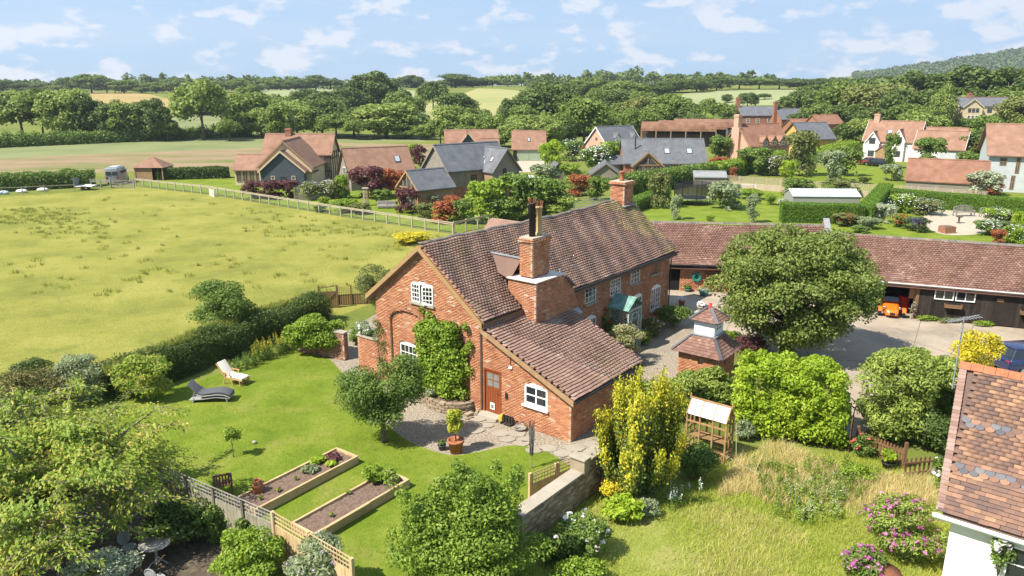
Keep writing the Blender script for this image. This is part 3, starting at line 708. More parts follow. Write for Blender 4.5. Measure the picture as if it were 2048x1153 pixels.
M_LICHEN = pmat('lichen_tile', [(.24,.17,.085),(.30,.225,.105),(.36,.29,.14)], rough=.95, nscale=1.5, rnd=.5)
LI = Pieces(); rl_ = np.random.default_rng(7); keep = []
for i_ in range(len(TL.c)):       # yellow lichen has spread over the far end of the roof
    c_ = TL.c[i_]; p_ = (c_[0]-14.6)/3.0 - .35*(6.4-c_[2]) + .25*math.sin(c_[2]*5+c_[0])
    if c_[0] > 13 and rl_.random() < max(0, min(.85, p_*1.1)): LI.add(c_, TL.U[i_], TL.V[i_], TL.N[i_], TL.h[i_])
    else: keep.append(i_)
for nm_ in ('c','U','V','N','h'): setattr(TL, nm_, [getattr(TL, nm_)[i_] for i_ in keep])
TL.finish('tile', 'roof_tiles', M_TILE, rf, house, 300); LI.finish('tile', 'lichen_tiles', M_LICHEN, rf, house, 0)
rt = MB()
for k in range(9):
    a = PI*k/8; rt.v += [(-.15, math.cos(a)*.115, math.sin(a)*.10), (.15, math.cos(a)*.125, math.sin(a)*.112)]
for k in range(8): rt.f.append((2*k, 2*k+1, 2*k+3, 2*k+2))
rme = rt.mesh('ridge_tile', M_RIDGE)
for k in range(61):
    x = -.1 + k*.303
    if x > 16.6 and x < 17.9: continue
    o = mobj('ridge_tile', rme, rf); o.location = (x, RB, RH - .03 + float(sagf(np.array([x+.2]), np.array([lv]))[0])); o.rotation_euler = (random.uniform(-.04,.04), random.uniform(-.02,.03), random.uniform(-.03,.03))
    o.rotation_euler.z = random.uniform(-.02, .02)
# barge boards, fascia, gutter
for s in (1, -1):
    y0 = RB - s*3.72
    MB().prism([(-.235,y0,e0-.30),(-.235,RB,RH-.30),(-.235,RB,RH-.05),(-.235,y0,e0-.05)], (-1,0,0), .035).build('bargeboard', M_OCHRE, house)
    MB().box((-.2,y0-.02 if s > 0 else y0-.02,e0-.25),(18.3,y0+.03,e0-.10)).build('eaves_board', M_WOOD, house)
MB().prism([(-.125,-.27,z0l-.26),(-.125,4.6,z0l-.26+4.87*ls),(-.125,4.6,z0l-.03+4.87*ls),(-.125,-.27,z0l-.03)], (-1,0,0), .03).build('bargeboard', M_OAK, house)
g = MB(); g.tube([(5.6,4.36,e0-.12),(18.3,4.36,e0-.12)], .055, 8); g.tube([(-.1,-.31,z0l-.08),(5.7,-.31,z0l-.08)], .05, 8); g.tube([(6.35,4.6,e0-.2),(6.35,4.64,0)], .04, 8); g.tube([(17.9,4.6,e0-.2),(17.9,4.64,0)], .04, 8)
g.build('gutter', M_BLACK, house)
# far chimney
c2 = MB(); BR2 = Pieces()
for (o_, u_, n_, l0, l1) in (((0,7.55,0),UX,(0,-1,0),17.0,18.05), ((17.0,0,0),UY,(-1,0,0),7.55,8.55)):
    brick_face(c2, BR2, o_, u_, n_, l0, l1, 6.4, 8.35, lambda u, z: u > 0, 40)
for g_, zz in ((.05,8.2),(.1,8.28),(.07,8.355)):
    brick_face(c2, BR2, (0,7.55-g_,0), UX, (0,-1,0), 17.0-g_, 18.05+g_, zz, zz+.075, lambda u, z: u > 0, 41); brick_face(c2, BR2, (17.0-g_,0,0), UY, (-1,0,0), 7.55-g_, 8.55+g_, zz, zz+.075, lambda u, z: u > 0, 42)
c2.box((17.1,7.65,6.0),(18.05,8.55,8.36)); c2.box((16.95,7.5,8.425),(18.1,8.6,8.46)); chim2 = c2.build('far_chimney', M_MORTAR, house)
BR2.finish('brick', 'brickwork', M_BRICK, chim2, house, 0)
MB().lathe([(.0,8.40),(.16,8.40),(.15,8.6),(.13,8.95),(.17,8.97),(.17,9.05),(.12,9.06),(.11,8.9)], 12, (17.5,8.05,0)).build('chimney_pot', M_TERRA, chim2, True)
MB().box((16.85,7.35,6.95),(18.1,7.6,7.0)).build('flashing', M_LEAD, chim2)
# flues on the near stack
MB().lathe([(0,7.5),(.15,7.5),(.145,9.0),(.17,9.02),(.17,9.1),(.11,9.1),(.11,8.8)], 14, (3.45,4.52,0)).build('flue_pipe', M_BLACK, house, True)
M_BUFF = pmat('buff_clay', [(.38,.27,.13),(.48,.35,.18)], rough=.8, nscale=3)
MB().lathe([(0,7.5),(.17,7.5),(.165,7.65),(.13,7.7),(.125,8.75),(.17,8.78),(.17,8.86),(.12,8.88),(.12,8.6)], 14, (3.98,4.52,0)).build('chimney_pot', M_BUFF, house, True)
for x_ in (3.45, 3.98):
    cw = MB()
    for k in range(6): a = k*PI/3; cw.bar((x_+math.cos(a)*.13,4.52+math.sin(a)*.13,8.9 if x_ > 3.6 else 9.1),(x_+math.cos(a)*.16,4.52+math.sin(a)*.16,9.12 if x_ > 3.6 else 9.3),.07,.02)
    cw.build('pot_crown', M_TERRA, house)
MB().tube([(6.3,4.9,4.7),(6.3,4.9,5.45)], .05, 8).build('vent_pipe', M_LEAD, house)

# ---- windows and doors
NW = (-1,0,0); NF = (0,-1,0)
up = window(house, (0,8.9,4.50), (0,-1,0), NW, 1.4, .92, 2, 1, arch=.10, sill=True, near=False, bars=.05, depth=-.05, glass=M_DARK)
for s in (0, 1):   # two casement leaves of small panes, the right one ajar
    lf_ = MB(); w_, h_ = .50, .82; O_ = Vector((-.03,8.85,4.55)) if s == 0 else Vector((-.03,7.53,4.55)); U_ = Vector((0,-1,0)) if s == 0 else Vector((-.35,.93,0)).normalized()
    N_ = U_.cross(Vector((0,0,1))) * (1 if s else -1); Z_ = Vector((0,0,1))
    for c in range(4): lf_.obox(O_ + U_*(w_*c/3) + Z_*h_/2, U_, Z_, N_, .03 if c in (0,3) else .012, h_/2, .02)
    for r in range(5): lf_.obox(O_ + U_*w_/2 + Z_*(h_*r/4), U_, Z_, N_, w_/2, .03 if r in (0,4) else .012, .02)
    o = lf_.build('casement', M_WHITE, up)
window(house, (.115,9.95,1.0), (0,-1,0), NW, 1.15, 1.2, 4, 3, arch=.12, near=True, depth=-.05)
window(house, (.12,2.4,1.10), (0,-1,0), NW, 1.2, .9, 2, 2, arch=.10, near=True, depth=-.045, fw=.09, bars=.05, sillmat=M_WHITE)
for a, b, c, d, r_, nc, nr in FW: window(house, (a,4.75,c), UX, NF, b-a, d-c, nc, nr, arch=r_, near=True, depth=-.05)
MB().box((15.4,4.62,3.2),(16.5,4.83,3.28)).build('sill', M_PAVE, house)
# side door
dr = MB(); dr.box((.17,3.74,.12),(.22,4.58,2.12))
for k in range(6): dr.box((.155,3.76+k*.137,.14),(.17,3.885+k*.137,1.32))
dr.box((.15,3.74,1.30),(.17,4.58,1.38)); dr.box((.15,3.74,2.0),(.17,4.58,2.18)); dr.box((.15,3.74,1.36),(.17,3.82,2.02)); dr.box((.15,4.50,1.36),(.17,4.58,2.02)); dr.box((.15,4.14,1.36),(.17,4.18,2.02)); dr.box((.152,3.8,1.67),(.17,4.52,1.71))
dr.box((.10,4.585,.0),(.22,4.66,2.2)); dr.box((.10,3.66,.0),(.22,3.735,2.2)); dr.box((.10,3.7,2.13),(.22,4.62,2.22))
door = dr.build('door', M_DOOR, house)
for i in (0,1):
    for j in (0,1): MB().box((.16,3.825+.355*i,1.385+.325*j),(.168,4.135+.355*i,1.665+.325*j)).build('pane', pmat('frosted_pane', [(.16,.17,.16),(.22,.23,.22)], rough=.25, spec=.6, nscale=8), door)
cf = MB(); cf.box((.135,4.06,.30),(.155,4.32,.62)); cf.build('cat_flap', M_WHITE, door, bevel=.01)
MB().box((.128,4.11,.37),(.136,4.27,.53)).build('flap', pmat('flap_grey', [(.18,.18,.19)], rough=.3), door)
MB().tube([(.13,3.80,1.15),(.09,3.80,1.15),(.09,3.9,1.15)], .012, 6).build('handle', M_BLACK, door)
MB().box((-.35,3.6,.0),(.2,4.75,.14)).build('doorstep', M_PAVE, house)
wl = MB(); wl.tube([(.09,3.08,2.55),(.09,3.2,2.5)], .06, 10); wl.box((.06,3.03,2.5),(.12,3.2,2.62)); wl.build('wall_light', M_WHITE, house, bevel=.02)
MB().tube([(.10,3.14,2.62),(.10,3.14,3.2)], .012, 6).build('cable', M_BLACK, house)
hk = MB(); hk.tube([(.1,3.38,1.05),(.06,3.38,1.05),(.06,3.38,1.35),(.1,3.38,1.35)], .02, 6); hk.box((.05,3.3,1.1),(.1,3.36,1.3)); hk.build('door_bell_pull', M_BLACK, house)
# open end of the lean-to with a lattice
la = MB()
for i in range(14):
    x = 3.78 + i*.13
    for s in (1,-1): 
        x2 = x + s*1.0; 
        la.bar((max(3.75,min(5.45,x)),.06,.55 if s>0 else .55),(max(3.75,min(5.45,x2)),.06,.55+min(1.0,abs(max(3.75,min(5.45,x2))-x))*1.3),.03,.015,(0,1,0))
la.box((3.70,.0,0),(3.82,.12,1.98)); la.box((5.45,.0,0),(5.57,.12,1.98)); la.box((3.8,.02,.5),(5.46,.1,.6)); la.build('lattice_screen', M_WOOD, house)
MB().box((3.80,.12,.0),(5.45,.16,.52)).build('screen_board', M_WOOD, house)
# porch
M_VERD = pmat('verdigris_copper', [(.10,.20,.165),(.16,.29,.245),(.24,.36,.32)], rough=.75, nscale=3, stains=[((.12,.10,.06),4,.58,.7,.5)])
M_LATT = pmat('sage_trellis', [(.33,.40,.35),(.42,.49,.44)], rough=.7, nscale=4)
pc = MB()
for s in (-1, 1): pc.prism([(11.55,3.42,3.02),(11.55,4.75,3.02),(11.55+s*.85,4.75,2.42),(11.55+s*.85,3.42,2.42)], (s*.55,0,.83), .05)
porch = pc.build('porch_canopy', M_VERD, house)
for k in range(6): MB().bar((11.55-.02,3.5+k*.24,3.07),(11.55-.85,3.5+k*.24,2.48),.03,.04).build('canopy_seam', M_VERD, porch)
pt = MB()
for x in (10.85,11.2,11.9,12.25):
    for y in (3.5,4.65): 
        if y > 4 and 11 < x < 12.1: continue
        pt.box((x-.03,y-.03,0),(x+.03,y+.03,2.42))
for x in (10.85, 12.25):
    for k in range(14):
        z = .1 + k*.165; pt.bar((x,3.5,z),(x,4.65,min(z+.5,2.4)),.014,.02); pt.bar((x,4.65,z),(x,3.5,min(z+.5,2.4)),.014,.02)
for (x0,x1) in ((10.85,11.2),(11.9,12.25)):
    for k in range(13): z = .1+k*.175; pt.bar((x0,3.5,z),(x1,3.5,z+.2),.014,.02); pt.bar((x1,3.5,z),(x0,3.5,z+.2),.014,.02)
for k in range(10):
    a0, a1 = PI*k/10, PI*(k+1)/10; pt.bar((11.55-.35*math.cos(a0),3.5,1.85+.35*math.sin(a0)),(11.55-.35*math.cos(a1),3.5,1.85+.35*math.sin(a1)),.05,.05)
pt.box((10.82,3.46,2.36),(12.28,3.54,2.44)); pt.build('porch_trellis', M_LATT, house)
MB().box((10.98,4.85,.1),(12.12,4.9,2.2)).build('front_door', pmat('front_door_paint', [(.05,.06,.05)], rough=.5), house)
MB().box((17.55,4.5,3.85),(17.7,4.75,4.05)).build('security_light', M_WHITE, house, bevel=.03)

# ================================================================== foliage colours
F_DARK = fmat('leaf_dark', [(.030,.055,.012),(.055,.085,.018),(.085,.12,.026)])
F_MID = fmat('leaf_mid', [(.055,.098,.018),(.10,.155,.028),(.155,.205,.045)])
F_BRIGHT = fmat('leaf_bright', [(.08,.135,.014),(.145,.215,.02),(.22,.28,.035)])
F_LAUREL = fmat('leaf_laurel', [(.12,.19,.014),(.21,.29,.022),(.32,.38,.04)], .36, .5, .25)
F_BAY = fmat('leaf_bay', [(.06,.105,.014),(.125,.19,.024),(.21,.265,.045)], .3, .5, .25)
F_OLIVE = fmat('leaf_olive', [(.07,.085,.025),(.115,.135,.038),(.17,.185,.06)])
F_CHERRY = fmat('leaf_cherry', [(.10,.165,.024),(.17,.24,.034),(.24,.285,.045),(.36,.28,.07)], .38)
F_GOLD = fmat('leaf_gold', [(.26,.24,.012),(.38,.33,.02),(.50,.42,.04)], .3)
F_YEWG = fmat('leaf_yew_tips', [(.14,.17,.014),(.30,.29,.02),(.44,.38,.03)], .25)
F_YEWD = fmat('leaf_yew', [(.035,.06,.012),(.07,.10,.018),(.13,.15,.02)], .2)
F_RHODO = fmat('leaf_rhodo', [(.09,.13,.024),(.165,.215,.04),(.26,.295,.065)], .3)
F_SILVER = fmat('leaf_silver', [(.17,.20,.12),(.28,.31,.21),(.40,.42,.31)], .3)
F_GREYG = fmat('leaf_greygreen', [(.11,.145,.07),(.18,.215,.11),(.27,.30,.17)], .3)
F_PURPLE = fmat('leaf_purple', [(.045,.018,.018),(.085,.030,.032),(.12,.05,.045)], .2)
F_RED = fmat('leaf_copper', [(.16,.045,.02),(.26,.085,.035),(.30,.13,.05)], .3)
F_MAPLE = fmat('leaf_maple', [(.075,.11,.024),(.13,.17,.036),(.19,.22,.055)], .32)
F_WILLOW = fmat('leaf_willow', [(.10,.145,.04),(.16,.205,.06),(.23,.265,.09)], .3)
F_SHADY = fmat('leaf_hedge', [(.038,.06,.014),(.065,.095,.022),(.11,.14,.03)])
F_PINK = fmat('petal_pink', [(.62,.36,.40),(.70,.50,.50),(.75,.66,.60)], .3)
F_MAG = fmat('petal_magenta', [(.26,.06,.17),(.34,.10,.25),(.38,.20,.30)], .3)
F_WHITE = fmat('petal_white', [(.62,.60,.52),(.76,.74,.68)], .25)
F_REDFL = fmat('petal_red', [(.50,.02,.015),(.62,.06,.03)], .3)
F_VIOLET = fmat('petal_violet', [(.10,.06,.20),(.16,.10,.30)], .3)
F_YELLOW = fmat('petal_yellow', [(.55,.42,.02),(.65,.52,.05)], .3)
M_BARK = pmat('bark', [(.085,.065,.048),(.14,.11,.085),(.19,.16,.125)], rough=.95, nscale=6, bump=.6, bscale=30, bdist=.02)
M_TWIG = pmat('pale_twig', [(.20,.165,.12),(.28,.24,.18)], rough=.95, nscale=6)

def tree(name, label, cat, loc, R3, cz, n, L, W, mat, seed, trunk=None, shape='round', ncl=26, cr=.36, group=None, rz=0.0, droop=.25, limbs=9, flowers=None, bark=None, lean=(0,0), clumps=None, up=.35, shell=.55, jit=.55, tn=8, flat=.8, fill=.45):
    rng = np.random.default_rng(seed); t = thing(name, label, cat, loc, rz, group)
    cl = crown_clumps(R3, ncl, cr, rng, (lean[0], lean[1], cz), shape, flat, fill) if clumps is None else np.array(clumps, float)
    cl[:, 2] = np.maximum(cl[:, 2], .12)
    mobj('crown' if trunk else 'foliage', leaf_mesh('crown', cl, n, L, W, mat, seed+1, droop, shell, up, jit), t)
    tr, thh = trunk if trunk else (.025, max(.2, cz*.7))
    trunk_mb(thh, tr, cl, rng, limbs, lean, n=tn).build('trunk' if trunk else 'stems', bark or M_BARK, t, True)
    if flowers:
        fm, fn, fs = flowers; P, N = sample_clumps(cl, fn, rng, .12, .9, .3); k = P[:, 2] > np.percentile(P[:, 2], 25); P, N = P[k], N[k]
        P = np.repeat(P, 4, 0) + rng.normal(size=(len(P)*4, 3))*fs*.3; N = np.repeat(N, 4, 0) + rng.normal(size=(len(P), 3))*.5
        V, F = leaf_quads(P, N, fs, fs*.8, rng, 0); mobj('blossom', np_mesh('blossom', V, F, fm), t)
    return t
def hedge(name, label, P0, P1, width, h, mat, seed, n, L, W, round_=.25, group=None, cat='hedge', core=None, wob=.12, tops=None):
    """clipped or shaggy hedge between two ground points"""
    P0 = Vector((P0[0], P0[1], 0)); P1 = Vector((P1[0], P1[1], 0)); d = P1 - P0; Ln = d.length; rz = math.atan2(d.y, d.x)
    t = thing(name, label, cat, P0, rz, group); rng = np.random.default_rng(seed)
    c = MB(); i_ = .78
    c.box((.1, -width/2*i_, 0), (Ln-.1, width/2*i_, h*.86)); c.build('light_block_core', core or F_SHADY, t)  # solid box added inside the leaves to block light
    A = np.array([Ln*width, Ln*h, Ln*h, width*h, width*h]); A = A/A.sum(); f = rng.choice(5, n, p=A); a, b = rng.random(n), rng.random(n)
    P = np.zeros((n, 3)); N = np.zeros((n, 3))
    m = f == 0; P[m] = np.stack([a[m]*Ln, (b[m]-.5)*width, np.full(m.sum(), h)], 1); N[m] = (0,0,1)
    m = f == 1; P[m] = np.stack([a[m]*Ln, np.full(m.sum(), -width/2), b[m]*h], 1); N[m] = (0,-1,.15)
    m = f == 2; P[m] = np.stack([a[m]*Ln, np.full(m.sum(), width/2), b[m]*h], 1); N[m] = (0,1,.15)
    m = f == 3; P[m] = np.stack([np.zeros(m.sum()), (a[m]-.5)*width, b[m]*h], 1); N[m] = (-1,0,.15)
    m = f == 4; P[m] = np.stack([np.full(m.sum(), Ln), (a[m]-.5)*width, b[m]*h], 1); N[m] = (1,0,.15)
    cy = P[:, 1]/(width/2); e = np.clip((P[:, 2]/h - (1-round_))/round_, 0, 1)
    P[:, 1] *= 1 - .35*e**2*round_*2; P[:, 2] -= h*round_*.35*np.abs(cy)**3*(f == 0)
    k = rng.uniform(.5, 1.7, 5); ph = rng.uniform(0, 6, 5)
    w = sum(np.sin(P[:, 0]*k[i]*1.6 + P[:, 2]*k[i]*1.3 + P[:, 1] + ph[i]) for i in range(5))/5
    P += N*(w*wob)[:, None] + rng.normal(size=(n, 3))*wob*.35; P[:, 2] = np.maximum(P[:, 2], .03)
    V, F = leaf_quads(P, N*.6 + rng.normal(size=(n, 3))*.6 + np.array([0,0,.25]), L, W, rng, .1); mobj('foliage', np_mesh('hedge', V, F, mat), t)
    return t
def spires(name, label, cat, poly, n, h, mat, fmat_, seed, leafn=40, fs=.03, L=.09):
    """clump of upright flower spikes"""
    c = sum((Vector((p[0], p[1], 0)) for p in poly), Vector())/len(poly); t = thing(name, label, cat, c); rng = np.random.default_rng(seed)
    B = scatter([(p[0]-c.x, p[1]-c.y) for p in poly], n, seed, 0); st = MB(); PL = []; PF = []
    for b in B:
        hh = h*rng.uniform(.65, 1.15); tp = Vector(b) + Vector((rng.normal()*.06, rng.normal()*.06, hh)); st.tube([b, tp], [.008, .004], 4, False)
        u = rng.random(leafn); PL.append(np.array(b)[None] + u[:, None]*(np.array(tp)-np.array(b)) *.8 + rng.normal(size=(leafn, 3))*.07*h)
        m = leafn//2; v = rng.uniform(.6, 1, m); PF.append(np.array(b)[None] + v[:, None]*(np.array(tp)-np.array(b)) + rng.normal(size=(m, 3))*.02)
    st.build('stems', F_MID, t); PL = np.concatenate(PL); PF = np.concatenate(PF); PL[:, 2] = np.maximum(PL[:, 2], .02)
    V, F = leaf_quads(PL, rng.normal(size=PL.shape) + np.array([0,0,.5]), L, L*.35, rng, .1); mobj('foliage', np_mesh('leaves', V, F, mat), t)
    V, F = leaf_quads(PF, rng.normal(size=PF.shape), fs, fs*.8, rng, 0); mobj('blossom', np_mesh('petals', V, F, fmat_), t); return t

# ================================================================== plants of the near garden
tree('lawn_tree', 'small round-headed tree with a forked top standing on the lawn', 'tree', at(768,885), (1.75,1.6,1.6), 2.3, 27000, .098, .038, F_MID, 11, trunk=(.11,1.9), limbs=12,
     clumps=np.concatenate([crown_clumps((1.3,1.25,1.35), 24, .40, np.random.default_rng(1), (-.75,0,2.05)), crown_clumps((1.2,1.2,1.45), 20, .42, np.random.default_rng(2), (.62,.1,2.5)), crown_clumps((1.3,1.2,.8), 12, .42, np.random.default_rng(3), (0,0,1.4))]))
bz = np.random.default_rng(21)
tree('bay_bush', 'large glossy bay bush at the bottom centre in front of the lawn', 'bush', at(935,1165), (2.35,2.0,2.0), 1.85, 46000, .10, .042, F_BAY, 20,
     clumps=np.concatenate([crown_clumps((2.6,2.0,1.5), 42, .30, bz, (0,0,1.2)), crown_clumps((1.9,1.6,1.35), 32, .32, bz, (.05,.1,2.15)), np.array([[bz.normal()*.85, bz.normal()*.6, bz.uniform(2.7,3.45), .22,.22,.42] for _ in range(16)])]), jit=.6)
cz = np.random.default_rng(31)
def cherry():
    t = thing('cherry_tree', 'spreading cherry tree with yellowing drooping leaves at the bottom left', 'tree', at(120,1095))
    tr = MB(); P = []; T = []
    base = Vector((0,0,0)); tr.tube([base, (.1,0,.8), (.15,.05,1.5)], [.22,.18,.15], 8)
    tips = []
    for k in range(64):
        a = 2*PI*k/64 + cz.normal()*.2; rr = cz.uniform(1.0, 5.4)*(1.12 if math.sin(a) < 0 else 1.0); zz = max(.7, cz.uniform(1.0, 3.9) + .42*(4.6-rr) - (.5 if math.sin(a) < -.2 else 0))
        rr_x = rr*(.72 if math.cos(a) > 0 else 1.05)
        e = Vector((math.cos(a)*rr_x, math.sin(a)*rr*.95, zz)); s = Vector((.12,.05,cz.uniform(1.1,1.6))); m1 = s.lerp(e,.35)+Vector((0,0,.5)); m2 = s.lerp(e,.7)+Vector((0,0,.35))
        tr.tube([s,m1,m2,e], [.075,.055,.035,.012], 5); tips.append((s,m1,m2,e))
        for j in range(11):
            t_ = cz.uniform(.3,1); q = m1.lerp(e, t_); d = Vector((cz.normal(), cz.normal(), cz.normal()*.25)).normalized()*cz.uniform(.5,1.15); d.z -= .12
            tr.tube([q, q+d*.5+Vector((0,0,.06)), q+d], [.02,.012,.005], 4, False)
            m = int(44); u = cz.random((m,1)); P.append(np.array(q)+u*np.array(d)+cz.normal(size=(m,3))*.085); T.append(np.tile(np.array(d),(m,1))+cz.normal(size=(m,3))*.4)
        m = 60; u = cz.random((m,1)); P.append(np.array(m2)+u*np.array(e-m2)+cz.normal(size=(m,3))*.1); T.append(np.tile(np.array(e-m2),(m,1))+cz.normal(size=(m,3))*.5)
    lay = np.array([[float(np.clip(cz.normal()*2.3-.5,-6,2.6)), cz.normal()*2.0-.3, 0, cz.uniform(.6,1.1), cz.uniform(.6,1.0), cz.uniform(.16,.3)] for _ in range(70)])
    lay[:,2] = np.clip(4.3 - .30*np.hypot(lay[:,0], lay[:,1])*cz.uniform(.6,1.9,70) - cz.uniform(0,.9,70), .7, 4.6)
    Pl, Nl_ = sample_clumps(lay, 15000, cz, .8, .8, .5); P.append(Pl); Tl = np.stack([Pl[:,0],Pl[:,1],np.full(len(Pl),-.4)],1); T.append(Tl/2.5+cz.normal(size=Pl.shape)*.6)
    tr.build('trunk', M_TWIG, t, True); P = np.concatenate(P); T = np.concatenate(T)
    N = cz.normal(size=P.shape)*.45+np.array([-.1,-.1,1.0]); V, F = leaf_quads(P, N, .125, .046, cz, .5, .2, T); mobj('crown', np_mesh('crown', V, F, F_CHERRY), t)
    return t
cherry()
tree('dark_shrub', 'dark evergreen shrub beneath the cherry tree at the left edge', 'shrub', at(40,900), (2.2,2.0,1.3), 1.2, 7000, .12, .05, F_DARK, 33)
tree('copper_hedge_shrub', 'brownish green shrub at the field edge on the far left', 'shrub', at(80,815), (2.2,1.4,1.0), 1.0, 7000, .10, .045, fmat('leaf_browngreen', [(.06,.075,.02),(.10,.105,.03),(.16,.12,.05)]), 34)
tree('grey_leaf_shrub', 'pale grey-green shrub behind the cherry tree beside the hedge', 'shrub', at(170,800), (1.5,1.3,1.3), 1.2, 6000, .11, .045, F_GREYG, 35)
tree('hedge_end_shrub', 'leafy light green shrub at the near end of the dark hedge', 'shrub', at(290,800), (1.5,1.2,1.2), 1.3, 6500, .13, .055, F_CHERRY, 36)
tree('field_edge_shrub', 'dark shrub rising over the field edge above the cherry tree', 'shrub', at(70,790), (1.3,1.0,.9), 1.1, 4000, .10, .045, F_DARK, 37)
tree('box_shrub', 'rounded bright green shrub beside the trellis at the bottom edge', 'shrub', at(500,1180), (1.25,1.1,1.05), .95, 11000, .085, .04, F_BRIGHT, 38, cr=.3, ncl=34)
tree('buddleia', 'grey-green buddleia with fading lilac tips at the bottom edge', 'shrub', at(640,1190), (1.0,.9,.95), 1.0, 7000, .12, .03, F_GREYG, 39, flowers=(fmat('petal_lilac', [(.22,.18,.28),(.3,.25,.36)], .3), 60, .06))
tree('silver_shrub', 'silvery white-leaved shrub at the bottom left edge', 'shrub', at(215,1190), (1.1,.9,.8), .8, 6000, .09, .04, F_SILVER, 40)
tree('shade_shrub', 'dark shrub in the shade behind the grey garden fence', 'shrub', at(370,1090), (1.2,.9,.8), .8, 4500, .10, .045, F_DARK, 41)
tree('sapling', 'thin young sapling on the lawn near the raised beds', 'tree', at(467,915), (.42,.42,.38), 1.0, 420, .12, .05, F_BRIGHT, 42, trunk=(.018,1.0), limbs=6, ncl=10)
# golden yew
yz = np.random.default_rng(51)
def yew():
    t = thing('golden_yew', 'upright yellow-tipped yew beside the old garden wall', 'tree', at(1276,990)); tr = MB(); PG = []; PD = []
    for k in range(52):
        a = yz.uniform(0, 2*PI); r0 = yz.uniform(.02,.22); rr = yz.uniform(.1,1) ** .6; top = 4.2 - 1.15*rr**2 + yz.normal()*.25 - (yz.uniform(0,1.3) if rr > .75 else 0)
        b = Vector((math.cos(a)*r0, math.sin(a)*r0, .1)); e = Vector((math.cos(a)*rr*1.62, math.sin(a)*rr*1.45, max(1.4, top))); m_ = b.lerp(e,.5)+Vector((math.cos(a)*.38*rr, math.sin(a)*.38*rr, -.15))
        tr.tube([b,m_,e], [.05,.035,.01], 5)
        for (u0,u1,n,dst,sp) in ((.10,.86,560,PD,.13),(.50,1.05,400,PG,.085)):
            u = yz.uniform(u0,u1,(n,1)); p = (1-u)**2*np.array(b)+2*u*(1-u)*np.array(m_)+u*u*np.array(e); dst.append(p+yz.normal(size=(n,3))*sp*np.array([1,1,1.3]))
    tr.build('trunk', M_BARK, t, True)
    for nm, P, m in (('crown', PD, F_YEWD), ('golden_tips', PG, F_YEWG)):
        P = np.concatenate(P); P[:,2] = np.maximum(P[:,2], .04); T = np.tile(np.array([0,0,1.0]),(len(P),1))+yz.normal(size=P.shape)*.45
        N = np.stack([P[:,0],P[:,1],np.full(len(P),.3)],1)+yz.normal(size=P.shape)*.6; V, F = leaf_quads(P, N, .10, .045, yz, -.2, .2, T); mobj(nm, np_mesh(nm, V, F, m), t)
yew()
lz = np.random.default_rng(61)
def laurel_clumps(n):
    out = []
    while len(out) < n:
        d = lz.normal(size=3); d /= (np.abs(d)**7).sum()**(1/7)
        if d[2] < -.85: continue
        r = lz.uniform(.80, .96) if lz.random() < .85 else lz.uniform(.3, .8); q = lz.uniform(.24, .40)
        out.append([d[0]*2.2*r, d[1]*1.1*r, 1.65 + d[2]*1.62*r, q, q, q*.9])
    for k in range(56): out.append([-2.0+4.0*(k % 28)/27+lz.normal()*.08, (-.8 if k < 28 else lz.uniform(-.3,.7))+lz.normal()*.08, lz.uniform(.25,1.0), .36, .34, .36])
    return np.array(out)
tree('laurel_bush', 'big blocky bright yellow-green laurel bush beside the dovecote', 'bush', at(1574,868), (1,1,1), 1.8, 32000, .135, .055, F_LAUREL, 60, clumps=laurel_clumps(210), rz=R(-24), up=.3, jit=.55, shell=.5)
rz_ = np.random.default_rng(63)
tree('rhododendron', 'broad layered rhododendron with a dark hollow underneath', 'bush', at(1812,872), (2.15,1.9,1.7), 2.3, 24000, .15, .05, F_RHODO, 62, trunk=(.10,1.3), limbs=16, bark=M_TWIG,
     clumps=np.concatenate([crown_clumps((2.35,2.0,1.5), 56, .27, rz_, (.05,.2,2.35), 'dome'), crown_clumps((1.6,1.5,1.5), 40, .3, rz_, (-.8,-.2,1.35))]))
tree('shade_filler_shrub', 'added very dark shrub standing in for the shade right of the rhododendron', 'shrub', at(1868,900), (1.1,1.2,.9), .9, 6000, .12, .05, F_DARK, 163)  # added; its dark leaves stand in for the shaded hollow
tree('added_shade_shrub', 'added green shrub shading the ground between the rhododendron and the cottage roof', 'shrub', at(1890,850), (1.0,1.2,1.1), 1.1, 6000, .12, .05, F_MID, 164)  # added to bring shade over the bright ground here
tree('gold_conifer', 'small golden yellow conifer behind the tiled cottage', 'tree', at(1945,775), (1.2,1.1,1.35), 1.7, 6000, .10, .045, F_GOLD, 64, trunk=(.07,1.2))
tree('gold_conifer', 'golden foliage spreading beside the aerial pole', 'shrub', at(1895,800), (.75,.7,1.0), 1.1, 3500, .10, .045, F_GOLD, 65)
tree('wisteria', 'tangled light green climber in front of the dovecote', 'shrub', at(1358,835), (2.2,1.2,1.2), 1.2, 13000, .12, .045, F_RHODO, 66, cr=.3, ncl=34)
tree('dovecote_shrub', 'light green bushy growth hiding the foot of the dovecote', 'shrub', at(1420,828), (1.25,1.0,1.15), 1.15, 8000, .11, .045, F_RHODO, 166, cr=.3, ncl=30)
tree('variegated_shrub', 'cream-variegated shrub in front of the porch', 'shrub', at(1250,722), (1.15,.9,1.05), 1.1, 5000, .10, .04, fmat('leaf_variegated', [(.10,.13,.04),(.20,.21,.08),(.38,.34,.20)]), 67)
tree('facade_fern', 'dark green fern-like shrub below the right front window', 'shrub', at(1345,655), (1.2,.9,.8), .75, 4500, .11, .04, F_MID, 68)
tree('facade_shrub', 'low shrub with pale flowers beside the porch', 'shrub', at(1300,672), (.9,.7,.6), .55, 2800, .10, .04, F_OLIVE, 69, flowers=(F_PINK, 60, .07))
tree('yellow_shrub', 'small yellow-flowered shrub right of the porch', 'shrub', at(1285,690), (.6,.5,.5), .5, 1800, .09, .04, F_BRIGHT, 70, flowers=(F_YELLOW, 50, .06))
